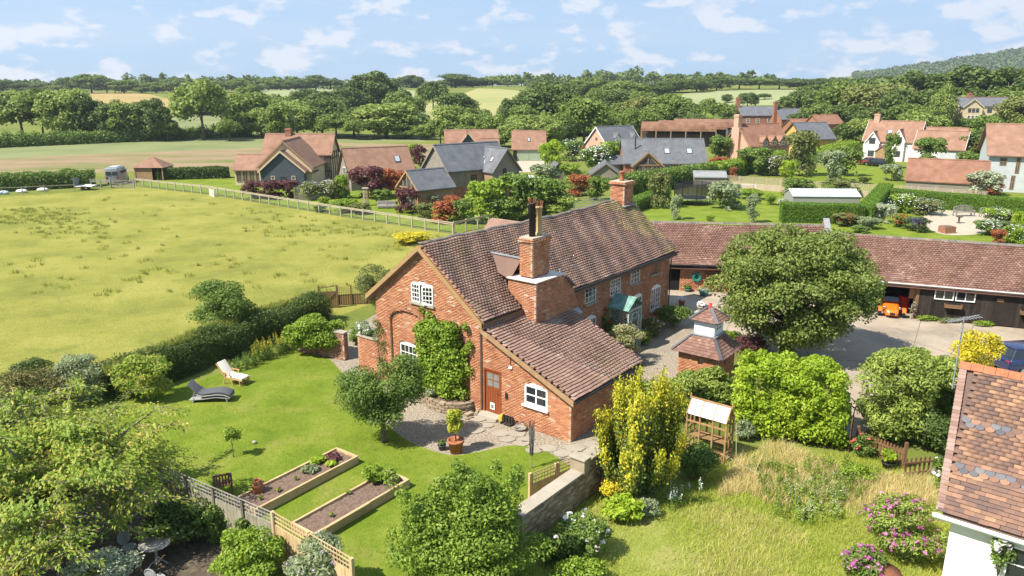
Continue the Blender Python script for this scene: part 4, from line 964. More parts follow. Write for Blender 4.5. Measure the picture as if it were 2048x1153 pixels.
tree('red_rose', 'climbing rose with red blooms left of the porch', 'shrub', HO+Vector((math.cos(HRZ)*10.4-math.sin(HRZ)*4.5, math.sin(HRZ)*10.4+math.cos(HRZ)*4.5, 0)), (.45,.3,1.2), 1.6, 1400, .09, .04, F_MID, 71, flowers=(F_REDFL, 22, .12))
# climber on the gable
gz = np.random.default_rng(73)
def hloc(a, b, z=0): return Vector((HO.x + math.cos(HRZ)*a - math.sin(HRZ)*b, HO.y + math.sin(HRZ)*a + math.cos(HRZ)*b, z))
cl = [[gz.uniform(-.15,.25), u, z, .38, gz.uniform(.35,.5), gz.uniform(.3,.5)] for u, z in [(gz.uniform(-1.15,1.15)*(1 if z_ < 3 else .8), z_) for z_ in gz.uniform(.45,3.7,78)]]
cl += [[.1, gz.uniform(-1.7,1.2), gz.uniform(3.3,4.2), .12, .2, .2] for _ in range(9)] + [[.15, gz.uniform(-2.0,-1.1), gz.uniform(1.6,3.3), .1, .16, .3] for _ in range(6)]
tree('wall_climber', 'lush bright green climber covering the right arch of the gable', 'climber', hloc(-.28,7.0), (1,1,1), 2, 17000, .13, .075, F_BRIGHT, 72, rz=HRZ, clumps=cl, up=.1, shell=.4)
tree('wall_top_plant', 'white-flowered plant spilling over the garden wall stub', 'plant', hloc(.3,12.5), (.8,.75,.75), 2.1, 3600, .08, .035, F_GREYG, 74, rz=HRZ, flowers=(F_WHITE, 45, .10), clumps=crown_clumps((.45,.85,.55), 16, .4, gz, (0,0,2.25)))
tree('gable_creeper', 'thin reddish creeper at the left foot of the gable', 'climber', hloc(-.12,11.2), (1,1,1), 1.5, 700, .07, .035, F_OLIVE, 75, rz=HRZ, clumps=[[0,gz.uniform(-.45,.3),gz.uniform(.8,3.0),.08,.18,.25] for _ in range(14)])
# hedge, shrubs and wall behind the lawn
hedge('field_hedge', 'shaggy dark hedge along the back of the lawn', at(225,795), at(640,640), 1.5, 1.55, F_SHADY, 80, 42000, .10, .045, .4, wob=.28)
tag(mobj('hedge_top_grass', blades('hedge_top_grass', patchy(scatter([at(215,800),at(420,705),at(630,628),at(636,636),at(430,716),at(222,808)], 5000, 81, 1.35), 1.0, 82, -1.0), .40, .02, M_TUS, 83, .7)), 'long grass growing up through the top of the field hedge', 'grass', kind='stuff')
tree('hedgerow_tree', 'round bushy tree growing out of the hedge by the field', 'tree', at(450,685), (2.0,1.8,1.55), 2.2, 13000, .12, .055, F_MID, 84, trunk=(.1,1.6), cr=.33, ncl=34)
tree('hawthorn', 'olive-brown hawthorn behind the left corner of the gable', 'tree', at(765,635), (1.75,1.6,1.6), 2.0, 10000, .10, .045, F_OLIVE, 85, trunk=(.09,1.3), cr=.34)
tree('wall_shrub', 'bright leafy shrub trained over the low brick wall by the lawn', 'shrub', at(634,712), (1.95,1.1,1.2), 1.3, 13000, .12, .06, F_BRIGHT, 86, cr=.32, ncl=34)
tree('gap_shrub', 'dark green shrub in the gap beside the brick garden wall', 'shrub', at(712,690), (.5,.5,.55), .6, 1500, .10, .05, F_MID, 87)
spires('loosestrife', 'patch of yellow loosestrife spikes in front of the hedge', 'flowers', pp((500,722),(585,690),(590,702),(510,735)), 70, 1.05, F_MID, fmat('petal_mustard', [(.30,.25,.02),(.42,.33,.03)], .3), 88, 40, .04)
spires('shade_perennials', 'green leafy perennials left of the yellow loosestrife', 'flowers', pp((455,738),(505,722),(510,735),(465,748)), 26, .75, F_MID, F_MID, 89, 40)
gw = Pieces(); gm = MB(); gwt = thing('garden_brick_wall', 'low brick garden wall under the leafy shrub by the lawn', 'wall', at(690,722), R(180-26))
brick_face(gm, gw, (0,0,0), (1,0,0), (0,1,0), 0, 3.2, 0, 1.5, lambda u, z: u > -1, 90); brick_face(gm, gw, (0,0,0), (0,1,0), (-1,0,0), -.34, 0, 0, 1.5, lambda u, z: u > -1, 91)
gm.box((.1,-.34,0),(3.2,-.11,1.48)); w_ = gm.build('wall_core', M_MORTAR, gwt); gw.finish('brick', 'brickwork', M_BRICK_D, w_, gwt, 0); MB().box((-.04,-.38,1.5),(3.2,.04,1.56)).build('coping', M_PAVE, gwt)
# field gate behind the hedge
fg = thing('field_gate_panel', 'brown boarded garden gate by the pasture behind the hedge', 'gate', at(640,618), R(12))
for x in (0, 1.15): MB().box((x-.06,-.06,0),(x+.06,.06,1.55)).build('post', M_WOOD, fg)
for k in range(8): MB().box((.07+k*.127,-.015,.1),(.19+k*.127,.015,1.15)).build('board', M_WOOD, fg)
MB().bar((.06,0,1.4),(1.1,0,1.5),.05,.05).build('top_rail', M_WOOD, fg); MB().bar((.08,-.03,.2),(1.08,-.03,1.1),.06,.03).build('brace', M_WOOD, fg)
tf = thing('trellis_fence', 'brown trellis fence between the garden gate and the hawthorn', 'fence', at(676,612), R(12))
for k in range(4): MB().box((k*.9-.04,-.04,0),(k*.9+.04,.04,1.35)).build('post', M_WOOD, tf)
mm = MB()
for k in range(24): mm.box((.05+k*.115,-.01,.75),(.065+k*.115,.01,1.3))
for k in range(5): mm.box((0,-.012,.78+k*.12),(2.75,.012,.795+k*.12))
mm.build('trellis', M_WOOD, tf); 
for k in range(18): MB().box((.03+k*.152,.015,.05),(.17+k*.152,.035,.75)).build('board', M_WOOD, tf)
yp = MB(); yp.lathe([(0,0),(.16,0),(.2,.3),(.17,.3),(.15,.25)], 12); tag(yp.build('plant_pot', pmat('yellow_pot', [(.45,.32,.04)], rough=.6), None, True), 'small yellow pot in the shade of the hedge', 'pot').location = at(585,690)

# ================================================================== raised beds
def raised_bed(label, c, rz, L, W, h, seed):
    t = thing('raised_bed', label, 'raised bed', c, rz, 'raised beds'); rnd = random.Random(seed)
    th_ = .09
    # x runs away from the camera, y to the left; sleepers in two courses
    for s, y in ((0, 0), (1, W)):
        for k in range(2):
            x = 0
            while x < L - .01:
                l = min(L - x, rnd.uniform(1.6, 2.2)); z0 = k*h/2; y0 = y - (th_ if s else 0) + rnd.uniform(-.006,.006)
                MB().box((x+.003, y0, z0+.002), (x+l-.003, y0+th_, z0+h/2-.003)).build('sleeper', M_NEWWOOD, t, bevel=.008); x += l
    for x in (0, L-th_):
        for k in range(2): MB().box((x, th_+.005, k*h/2+.002), (x+th_, W-th_-.005, k*h/2+h/2-.003)).build('sleeper', M_NEWWOOD, t, bevel=.008)
    rng = np.random.default_rng(seed); nx, ny = 40, 16; V = []; F = []
    for j in range(ny+1):
        for i in range(nx+1): V.append((th_+(L-2*th_)*i/nx, th_+(W-2*th_)*j/ny, h-.09+rng.normal()*.014))
    for j in range(ny):
        for i in range(nx): a = j*(nx+1)+i; F.append((a,a+1,a+nx+2,a+nx+1))
    mobj('soil', np_mesh('soil', V, F, M_SOIL, True), t); return t
b1 = raised_bed('raised timber bed with a terracotta forcer, farther from the camera', (-8.69,22.51,0), R(54.5), 4.72, 1.25, .34, 5)
b2 = raised_bed('raised timber bed with leafy chard, nearer the camera', (-6.32,21.05,0), R(53.5), 4.37, 1.2, .34, 6)
def bedloc(b, x, y, z=.25): return b.matrix_basis @ Vector((x, y, z))
MB().box((.4,-.1,.345),(2.3,.01,.40)).build('loose_plank', M_NEWWOOD, b2)
fo = MB(); fo.lathe([(.17,0),(.19,.02),(.20,.22),(.17,.36),(.12,.43),(.13,.47),(.10,.47),(.09,.42)], 18); o = fo.build('rhubarb_forcer', M_TERRA, None, True); o.location = bedloc(b1,.9,1.05); tag(o, 'terracotta forcing pot standing on the soil of the far bed', 'pot')
def veg(name, label, b, x, y, r, h, mat, n, L, W, seed):
    return tree(name, label, 'vegetable', bedloc(b,x,y,.24), (r,r,h*.5), h*.5, n, L, W, mat, seed, ncl=9, cr=.5, limbs=3, up=.7)
veg('lettuce', 'dark red lettuces in the far corner of the far bed', b1, 4.0, .75, .34, .22, F_PURPLE, 420, .13, .09, 100)
veg('lettuce', 'light green lettuce beside the red lettuces in the far bed', b1, 3.55, .95, .3, .24, F_LAUREL, 380, .15, .10, 101)
veg('lettuce', 'second pale lettuce near the front edge of the far bed', b1, 3.65, .35, .22, .2, F_LAUREL, 260, .13, .09, 102)
veg('cabbage', 'grey-green brassica in the far bed', b1, 2.95, .75, .3, .24, F_GREYG, 300, .17, .10, 103)
veg('chard', 'big leafy green chard at the back of the near bed', b2, 3.6, 1.15, .5, .5, F_BRIGHT, 620, .24, .12, 104)
veg('beetroot', 'small dark red beet plants in the near bed corner', b2, 4.0, .5, .28, .16, F_PURPLE, 160, .11, .06, 105)
for i, (b, x, y, wh) in enumerate(((b1,1.3,.45,'near the forcer in the far bed'),(b1,2.2,.6,'in the middle of the far bed'),(b2,1.1,.5,'by the loose plank in the near bed'),(b2,2.4,1.1,'in the middle of the near bed'),(b1,.6,.5,'at the near end of the far bed'))):
    veg('seedling', 'small green seedling ' + wh, b, x, y, .09, .14, F_BRIGHT, 40, .09, .04, 110+i)

# ================================================================== fences and wall at the bottom
def panel_fence(root, A, B, h, board, tre, pmatl, tmat, bw=.15, post=True, seed=1):
    """boarded panel with trellis top between two local points; every board its own part"""
    A = Vector(A); B = Vector(B); d = (B-A); L = d.length; d /= L; n = Vector((-d.y, d.x, 0)); Z = Vector((0,0,1)); rnd = random.Random(seed)
    k = int(L/bw)
    for i in range(k): MB().obox(A + d*(i+.5)*L/k + Z*(board/2+.02) + n*rnd.uniform(-.006,.006), d, Z, n, L/k/2-.004, board/2, .011).build('board', pmatl, root)
    if tre > 0:
        m = MB(); nz = max(2, int(tre/.11)); nx = int(L/.13)
        for i in range(nz+1): m.obox(A + d*L/2 + Z*(board+.04+tre*i/nz), d, Z, n, L/2, .014, .010)
        for i in range(nx+1): m.obox(A + d*L*i/nx + Z*(board+.04+tre/2) + n*.021, d, Z, n, .012, tre/2, .010)
        m.build('trellis', tmat, root)
    if post:
        for P in (A, B): MB().obox(P + Z*(h/2), d, Z, n, .05, h/2, .05).build('post', pmatl, root)
FA, FB, FC = at(370,950,1.9), at(540,1022,1.9), at(655,1090,1.9)
M_FENCE_OLD = pmat('old_fence_board', [(.20,.18,.125),(.28,.255,.185),(.36,.33,.25)], rough=.9, nscale=1.6, rnd=.4, stains=[((.10,.12,.05),2.0,.52,.68,.65)])
f1 = thing('garden_fence', 'weathered grey boarded fence with trellis top below the raised beds', 'fence', (FA.x,FA.y,0)); dF = Vector((FB.x-FA.x, FB.y-FA.y, 0))
for k in range(-1, 3): panel_fence(f1, dF*(k/2.9), dF*((k+1)/2.9), 1.86, 1.45, .38, M_FENCE_OLD, M_GREYWOOD, .15, seed=k)
for i_, (k_, wd_) in enumerate(((.38,'left'),(.72,'right'))): tree('fence_ivy', 'green ivy climbing the weathered grey fence, %s clump' % wd_, 'climber', f1.location + dF*k_ + Vector((-.12,-.2,0)), (1,1,1), 1, 1500, .08, .05, F_MID, 190+i_, clumps=[[bz.normal()*.25, bz.normal()*.08, bz.uniform(.1,1.2), .2, .12, .22] for _ in range(14)])
f2 = thing('garden_fence', 'newer honey-coloured trellis fence at the end of the near raised bed', 'fence', (FB.x+.05,FB.y-.03,0)); dG = Vector((FC.x-FB.x, FC.y-FB.y, 0))
panel_fence(f2, dG*.02, dG*.66, 1.92, 1.45, .42, M_NEWWOOD, M_NEWWOOD, .15); panel_fence(f2, dG*.68, dG*1.35, 1.92, 1.45, .42, M_NEWWOOD, M_NEWWOOD, .15)
WA, WB = at(1088,1064), at(1222,962); dW = Vector((WB.x-WA.x, WB.y-WA.y, 0)); rzW = math.atan2(dW.y, dW.x); Lw = dW.length
sw = thing('garden_wall', 'old stone and brick wall with flat coping beside the golden yew', 'wall', (WA.x,WA.y,0), rzW)
sm = MB(); sp = Pieces()
def wt(u): return np.where(u > 2.35, 1.42, 1.12)
brick_face(sm, sp, (0,0,0), (1,0,0), (0,-1,0), -1.2, Lw+1.6, 0, 1.5, lambda u, z: z < wt(u), 95, .26, .095, .12, .016, .010)
brick_face(sm, sp, (-1.2,0,0), (0,1,0), (-1,0,0), 0, .38, 0, 1.1, lambda u, z: u > -1, 96, .26, .095, .12, .016)
sm.box((-1.1,.12,0),(2.4,.38,1.1)); sm.box((2.4,.12,0),(Lw+1.6,.38,1.4)); w_ = sm.build('wall_core', M_MORTAR, sw); sp.finish('stone', 'stonework', M_STONE, w_, sw, 220)
rs = random.Random(3); x = -1.25
while x < Lw+1.5:
    l = rs.uniform(.45,.7); z = 1.50 if x > 2.3 else 1.16
    MB().box((x,-.08,z),(x+l-.012,.44,z+.07+rs.uniform(-.006,.006))).build('coping_stone', M_PAVE, sw, bevel=.012); x += l
MB().box((2.18,-.12,1.14),(2.48,.48,1.66)).build('pier', M_STONE, sw, bevel=.03); MB().box((2.12,-.16,1.66),(2.54,.52,1.74)).build('pier_cap', M_PAVE, sw, bevel=.02)
f3 = thing('trellis_fence', 'pale new trellis panel on boards behind the stone wall', 'fence', at(1060,1000)); e3 = at(1160,958); d3 = Vector((e3.x, e3.y, 0))-f3.location
panel_fence(f3, (0,0,0), d3*.5, 1.05, .55, .42, M_NEWWOOD, M_NEWWOOD, .17); panel_fence(f3, d3*.52, d3, 1.05, .55, .42, M_NEWWOOD, M_NEWWOOD, .17)

# ================================================================== things on the gravel and lawn
rs = random.Random(8)
for i, (x, y) in enumerate(((958,838),(985,842),(950,862),(1000,868),(1015,880),(1045,888),(1052,880),(975,852),(1068,902),(1095,898),(1125,908),(1150,898),(1185,890),(1035,868))):
    c = at(x, y); n = 9; a0 = rs.uniform(0,6); r0 = rs.uniform(.24,.36)
    MB().prism([(math.cos(a0+k*2*PI/n)*r0*rs.uniform(.8,1.15)*1.25, math.sin(a0+k*2*PI/n)*r0*rs.uniform(.8,1.1), 0) for k in range(n)], (0,0,1), .03).build('stepping_stone', pmat('step_stone', [(.25,.215,.17),(.31,.275,.22)], rough=.95, nscale=3, rnd=.5), bpy.data.objects['gravel_path'], bevel=.012).location = (c.x, c.y, .012)
def pot(name, label, px, py, r, h, mat, foliage=None):
    m = MB(); m.lathe([(0,.0),(r*.68,0),(r*.95,h*.82),(r*1.06,h*.84),(r*1.06,h),(r*.9,h),(r*.86,h*.88),(0,h*.86)], 18); t = thing(name, label, 'pot', at(px,py)); m.build('pot_body', mat, t, True)
    return t
M_BLUEPOT = pmat('dark_glazed_pot', [(.05,.06,.07)], rough=.35); M_BLACKPOT = pmat('black_plastic', [(.02,.02,.02)], rough=.5)
pot('terracotta_pot', 'large terracotta pot on the gravel', 912, 905, .33, .56, M_TERRA)
tree('potted_shrub', 'yellow-green shrub growing in the large terracotta pot', 'shrub', at(912,905)+Vector((0,0,.5)), (.42,.4,.6), .85, 2200, .09, .045, fmat('leaf_yellowgreen', [(.16,.20,.02),(.26,.28,.03),(.38,.33,.05)]), 120, trunk=(.03,.7))
pot('grey_pot', 'small dark grey pot beside the terracotta one', 884, 900, .17, .24, M_BLUEPOT)
tree('pot_herb', 'low green herb in the small dark grey pot', 'plant', at(884,900)+Vector((0,0,.2)), (.18,.18,.14), .1, 200, .07, .03, F_MID, 121)
# semi-circular stone planter at the foot of the gable
pl = thing('stone_planter', 'curved dry-stone planter at the foot of the climber', 'planter', hloc(-.05,6.6), HRZ); rs = random.Random(4)
for lay in range(4):
    for k in range(13):
        a = PI*(k+.5*(lay%2))/12.5; 
        if a > PI: continue
        c = Vector((-math.sin(a)*.95, math.cos(a)*1.35, .07+lay*.125)); t_ = Vector((-math.cos(a)*.95, -math.sin(a)*1.35, 0)).normalized(); n_ = t_.cross(Vector((0,0,1)))
        MB().obox(c, t_, n_, (0,0,1), .16+rs.uniform(-.02,.02), .10+rs.uniform(-.02,.03), .057).build('stone', M_STONE, pl, bevel=.02)
sl = MB(); sl.prism([(-math.sin(PI*k/12)*.9, math.cos(PI*k/12)*1.3, .38) for k in range(13)], (0,0,1), .03); sl.build('soil', M_SOIL, pl)
tree('lavender', 'grey-green lavender clump in the stone planter', 'plant', hloc(-.7,7.2,.4), (.32,.4,.28), .2, 900, .08, .02, F_GREYG, 122)
rk = thing('rockery_stones', 'small heap of rough stones between the planter and the door', 'stones', hloc(-.55,5.2), HRZ)
for k in range(9): MB().obox((rs.uniform(-.35,.35), rs.uniform(-.5,.5), rs.uniform(.05,.14)), Vector((1,rs.uniform(-.5,.5),.1)).normalized(), Vector((-.2,1,0)).normalized(), (0,0,1), rs.uniform(.1,.2), rs.uniform(.07,.14), rs.uniform(.04,.07)).build('stone', M_STONE, rk, bevel=.03)
# boots by the door
M_RUB = pmat('boot_rubber', [(.03,.028,.026),(.06,.055,.045)], rough=.6, nscale=5)
for k in range(4):
    bo = MB(); bo.tube([(0,0,.09),(0,0,.36)], [.06,.075], 8, False); bo.box((-.05,-.20,0),(.05,.07,.09)); bo.box((-.055,-.21,0),(.055,.075,.025))
    o = bo.build('wellington_boot', M_RUB, None, False, .015); o.location = hloc(-.10,3.35-k*.16,.012); o.rotation_euler.z = HRZ + PI/2 + PI + rs.uniform(-.2,.2)
    tag(o, ('dark rubber boot nearest the side door', 'second dark rubber boot from the side door', 'third dark rubber boot from the side door', 'dark rubber boot farthest from the side door')[k], 'boot', 'boots by the side door')
tg = MB(); tg.lathe([(0,.02),(.16,.0),(.27,.1),(.30,.12),(.26,.12),(.15,.04)], 16); tg.tube([(-.27,0,.1),(-.2,0,.3),(0,0,.4),(.2,0,.3),(.27,0,.1)], .014, 6); o = tg.build('garden_trug', M_GREYWOOD, None, True); o.location = hloc(-.25,2.35,.012); o.rotation_euler.z = .6; tag(o, 'shallow basket with a hoop handle against the house wall', 'basket')
yb = MB(); yb.box((-.13,-.1,.0),(.13,.1,.3)); o = yb.build('yellow_box', pmat('yellow_plastic', [(.5,.36,.04)], rough=.5), None, False, .02); o.location = hloc(-.05,3.5,.012); o.rotation_euler.z = HRZ; tag(o, 'small yellow container beside the boots', 'box')
# folded rotary airer
ar = thing('rotary_airer', 'folded rotary clothes airer standing at the lawn edge', 'clothes airer', at(1063,937))
MB().tube([(0,0,0),(0,0,1.75)], .022, 8).build('pole', M_LEAD, ar)
for k in range(4):
    a = k*PI/2+.4; MB().bar((math.cos(a)*.06,math.sin(a)*.06,.55),(math.cos(a)*.10,math.sin(a)*.10,1.95),.028,.028).build('arm', M_BLACK, ar); MB().bar((0,0,.5),(math.cos(a)*.09,math.sin(a)*.09,1.05),.016,.016).build('strut', M_BLACK, ar)
ln = MB()
for k in range(10): a = k*.63; ln.tube([(math.cos(a)*.08,math.sin(a)*.08,1.85),(math.cos(a)*.13,math.sin(a)*.13,1.2+.1*(k%3)),(math.cos(a+1)*.09,math.sin(a+1)*.09,1.8)], .004, 4, False)
ln.build('line', M_LEAD, ar)
# loungers
M_CUSH = pmat('grey_cushion', [(.075,.08,.09),(.10,.105,.115)], rough=.9, nscale=6, bump=.2, bscale=80); M_CREAMC = pmat('cream_canvas', [(.66,.61,.52),(.72,.68,.60)], rough=.9, nscale=5)
M_RATT = pmat('grey_rattan', [(.20,.20,.20),(.30,.30,.29)], rough=.8, nscale=40)
def slab(name, pts, w, t, mat, par, bev=.02):
    m = MB()
    top = [(p[0], -w/2, p[1]) for p in pts]; n = len(pts)
    vs = [(p[0], y, p[1]+dz) for y in (-w/2, w/2) for dz in (0, t) for p in pts]
    fs = []
    for i in range(n-1): fs += [(n+i, n+i+1, 3*n+i+1, 3*n+i), (i, 2*n+i, 2*n+i+1, i+1), (i, i+1, n+i+1, n+i), (2*n+i, 3*n+i, 3*n+i+1, 2*n+i+1)]
    fs += [(0, n, 3*n, 2*n), (n-1, 3*n-1, 4*n-1, 2*n-1)]
    m.add(vs, fs); return m.build(name, mat, par, True, bev)
lg = thing('sun_lounger', 'grey wavy rattan sun lounger on the lawn, nearer the camera', 'sun lounger', at(425,801), R(2), 'sun loungers on the lawn')
slab('cushion', [(-.95,.86),(-.50,.42),(-.3,.37),(.0,.42),(.35,.46),(.7,.42),(.95,.30)], .66, .09, M_CUSH, lg)
slab('frame', [(-.55,.36),(-.3,.30),(.0,.33),(.35,.37),(.7,.33),(.95,.20)], .70, .06, M_RATT, lg)
slab('base', [(-.95,.12),(-.3,.16),(.3,.24),(.9,.16)], .66, .05, M_RATT, lg)
for x, z in ((-.8,.13),(.8,.2)):
    for y in (-.3,.3): MB().bar((x,y,0),(x*.9,y,z+.1),.05,.05).build('leg', M_RATT, lg)
MB().bar((-.9,0,.14),(-.7,0,.6),.04,.04).build('back_prop', M_RATT, lg)
l2 = thing('deck_chair', 'wooden steamer chair with cream cushion on the lawn, nearer the hedge', 'sun lounger', at(468,766), R(-22), 'sun loungers on the lawn')
slab('cushion', [(-.68,1.0),(-.22,.40),(-.05,.36),(.3,.38),(.75,.34)], .55, .07, M_CREAMC, l2)
M_TEAK = pmat('teak', [(.42,.24,.10),(.50,.31,.15)], rough=.7, nscale=3)
for y in (-.30,.30):
    MB().bar((-.72,y,1.02),(-.2,y,.36),.04,.06).build('back_rail', M_TEAK, l2); MB().bar((-.25,y,.36),(.8,y,.32),.04,.06).build('seat_rail', M_TEAK, l2)
    MB().bar((-.40,y,.60),(.15,y,.60),.05,.03).build('armrest', M_TEAK, l2)
    MB().bar((-.35,y,0),(-.2,y,.62),.04,.05).build('leg', M_TEAK, l2); MB().bar((.22,y,0),(.05,y,.60),.04,.05).build('leg', M_TEAK, l2); MB().bar((.68,y,0),(.62,y,.34),.04,.05).build('leg', M_TEAK, l2)
for k in range(7): t_ = k/6; MB().bar((-.70+.48*t_,-.29,.99-.62*t_),(-.70+.48*t_,.29,.99-.62*t_),.05,.015).build('slat', M_TEAK, l2)
MB().bar((.66,-.28,.15),(.66,.28,.15),.03,.03).build('stretcher', M_TEAK, l2)
# wooden armchair by the fence
wc = thing('garden_armchair', 'old dark wooden armchair behind the grey fence', 'chair', at(448,988), R(205)); 
for x in (-.28,.28):
    MB().box((x-.03,-.26,0),(x+.03,-.20,.62)).build('leg', M_WOOD, wc); MB().bar((x,.24,0),(x,.30,.92),.06,.06).build('leg', M_WOOD, wc); MB().box((x-.045,-.30,.60),(x+.045,.28,.64)).build('armrest', M_WOOD, wc)
for k in range(5): MB().box((-.27,-.25+k*.10,.40),(.27,-.165+k*.10,.43)).build('seat_slat', M_WOOD, wc)
for k in range(5): MB().bar((-.2+k*.1,.25,.46),(-.2+k*.1,.30,.9),.06,.015,(0,1,0)).build('back_slat', M_WOOD, wc)
MB().box((-.3,.27,.86),(.3,.32,.94)).build('top_rail', M_WOOD, wc)
MB().ellipsoid((0,0,.07),(.10,.07,.07)).build('stone_ornament', M_PAVE, None, True).location = at(509,888); tag(bpy.data.objects['stone_ornament'], 'small pale stone lying on the lawn left of the beds', 'stone')
# bistro set at the bottom left
M_IRON = pmat('grey_cast_iron', [(.25,.26,.25),(.36,.37,.36)], rough=.7, nscale=8)
tb = thing('bistro_table', 'weathered round metal garden table at the bottom left', 'table', at(315,1128))
MB().lathe([(0,.70),(.45,.70),(.46,.71),(.46,.73),(0,.735)], 24).build('table_top', M_GREYWOOD, tb)
MB().tube([(0,0,.0),(0,0,.70)], .04, 8).build('pedestal', M_IRON, tb)
for k in range(3): a = k*2.1; MB().tube([(0,0,.15),(math.cos(a)*.2,math.sin(a)*.2,.12),(math.cos(a)*.34,math.sin(a)*.34,.0)], .02, 6).build('foot', M_IRON, tb)
def bistro(label, px, py, rz):
    t = thing('bistro_chair', label, 'chair', at(px,py), rz, 'round-backed metal chairs at the bistro table')
    MB().lathe([(0,.44),(.21,.44),(.22,.45),(.22,.465),(0,.47)], 18).build('seat', M_IRON, t)
    for k in range(4): a = PI/4+k*PI/2; MB().tube([(math.cos(a)*.16,math.sin(a)*.16,.44),(math.cos(a)*.21,math.sin(a)*.21,0)], .014, 6).build('leg', M_IRON, t)
    m = MB(); n = 20
    for k in range(n): 
        a0, a1 = 2*PI*k/n, 2*PI*(k+1)/n
        m.tube([(-.21-.03*math.sin(a0),math.cos(a0)*.2,.72+math.sin(a0)*.21),(-.21-.03*math.sin(a1),math.cos(a1)*.2,.72+math.sin(a1)*.21)], .016, 6)
    for k in range(-4,5): y = k*.042; h_ = math.sqrt(max(.001,.2**2-y*y)); m.box((-.225,y-.012,.72-h_),(-.205,y+.012,.72+h_))
    for k in range(-3,4): z = .72+k*.055; h_ = math.sqrt(max(.001,.2**2-(z-.72)**2)); m.box((-.228,-h_,z-.012),(-.202,h_,z+.012))
    m.build('backrest', M_IRON, t); MB().bar((-.19,0,.45),(-.22,0,.55),.05,.03).build('back_support', M_IRON, t)
bistro('round-backed pale metal chair left of the bistro table', 262, 1120, R(-30)); bistro('round-backed pale metal chair in front of the bistro table', 318, 1185, R(75)); 
cb = MB(); cb.lathe([(0,.0),(.22,.0),(.24,.5),(.28,.55),(.28,.6),(.15,.68),(0,.70)], 18); o = cb.build('lidded_bin', pmat('grey_lid', [(.12,.13,.14)], rough=.45), None, True); o.location = at(22,935); tag(o, 'grey lidded bin half hidden by the cherry tree', 'bin')

# ================================================================== planting right of the wall
tree('rose_bush', 'pale pink rose bush at the foot of the stone wall', 'rose bush', at(1165,1110), (1.0,.9,.75), .75, 6500, .075, .04, F_MID, 130, flowers=(F_PINK, 46, .11))
tree('comfrey', 'fresh green large-leaved plant below the golden yew', 'plant', at(1243,1040), (.75,.6,.5), .45, 1500, .22, .08, F_LAUREL, 131, up=.9)
tree('grey_herb', 'blue-green bushy herb right of the large-leaved plant', 'plant', at(1290,1035), (.55,.5,.4), .38, 2200, .07, .035, F_GREYG, 132)
tree('gold_shrub', 'yellow-leaved low shrub between the yew and the wall', 'shrub', at(1228,1000), (.55,.5,.55), .55, 2400, .07, .04, F_GOLD, 133)
tree('wall_foot_shrub', 'dark shrub at the foot of the stone wall left of the roses', 'shrub', at(1110,1120), (.6,.6,.5), .45, 2500, .08, .04, F_DARK, 134)
tree('bottom_perennial', 'green leafy perennials at the bottom edge by the roses', 'plant', at(1160,1165), (1.0,.6,.45), .4, 4000, .09, .04, F_BRIGHT, 135)
tree('greenhouse_shrub', 'green shrub crowding the left side of the greenhouse', 'shrub', at(1395,955), (.95,.8,.75), .75, 5500, .09, .04, F_MID, 136)
tree('golden_spray', 'spray of yellow blossom leaning out below the greenhouse', 'plant', at(1410,958), (.5,.3,.18), .55, 900, .06, .03, F_YELLOW, 137, limbs=5)
tree('greenhouse_herb', 'grey-green plants right of the greenhouse', 'plant', at(1487,880), (.5,.45,.45), .5, 1800, .09, .035, F_GREYG, 138)
spires('foxgloves', 'few pale foxglove spires beside the shaded border', 'flowers', pp((1335,1012),(1405,995),(1408,1008),(1340,1025)), 9, .85, F_MID, F_WHITE, 139, 30, .045)
spires('wild_daisies', 'patch of wild white daisies in the long grass', 'flowers', pp((1560,975),(1680,960),(1690,1040),(1600,1060)), 150, .5, F_BRIGHT, fmat('petal_cream', [(.30,.32,.18),(.5,.5,.38)], .3), 140, 26, .028, .08)
spires('tall_weeds', 'green weedy stalks in the middle of the rough garden', 'flowers', pp((1490,940),(1700,930),(1740,1000),(1560,1050)), 260, .6, F_BRIGHT, F_OLIVE, 141, 24, .03, .08)
tree('sweet_pea', 'sprawling magenta-flowered sweet peas beside the white cottage', 'flowers', at(1815,1105), (1.6,1.35,1.0), .9, 11000, .10, .03, F_RHODO, 142, flowers=(F_MAG, 300, .085), cr=.26, ncl=50)
tree('sweet_pea', 'smaller magenta-flowered clump at the bottom near the cottage', 'flowers', at(1725,1150), (.7,.6,.5), .45, 3000, .09, .03, F_MID, 143, flowers=(F_MAG, 130, .085))
tree('cottage_rose', 'pink climbing rose at the corner of the white cottage', 'rose bush', at(1880,985), (.4,.4,.9), .9, 2200, .08, .04, F_MID, 144, flowers=(F_PINK, 30, .11))
tree('red_valerian', 'clump of red flowers in front of the picket fence', 'flowers', at(1725,915), (.6,.4,.5), .5, 1800, .09, .035, F_MID, 145, flowers=(fmat('petal_crimson', [(.45,.06,.08),(.55,.12,.12)], .3), 34, .07))
tree('border_greens', 'green border plants below the picket fence', 'plant', at(1720,960), (.9,.5,.35), .3, 3000, .08, .035, F_BRIGHT, 146)
pot('black_tub', 'black plastic tub by the picket fence', 1775, 938, .24, .3, M_BLACKPOT)
tree('tub_plant', 'lime green plant in the black tub', 'plant', at(1775,938)+Vector((0,0,.28)), (.28,.28,.3), .25, 420, .11, .07, F_LAUREL, 147)
tree('path_gold_plant', 'bright yellow-green plant at the end of the stepping stones', 'plant', at(1187,925), (.35,.35,.35), .35, 1300, .07, .03, F_LAUREL, 148)
bk = MB(); bk.lathe([(0,0),(.1,0),(.13,.22),(.12,.22),(.09,.02)], 14); o = bk.build('blue_bucket', pmat('pale_blue_plastic', [(.25,.42,.5)], rough=.5), None, True); o.location = at(1342,1003); tag(o, 'small pale blue bucket in the shade of the yew', 'bucket')
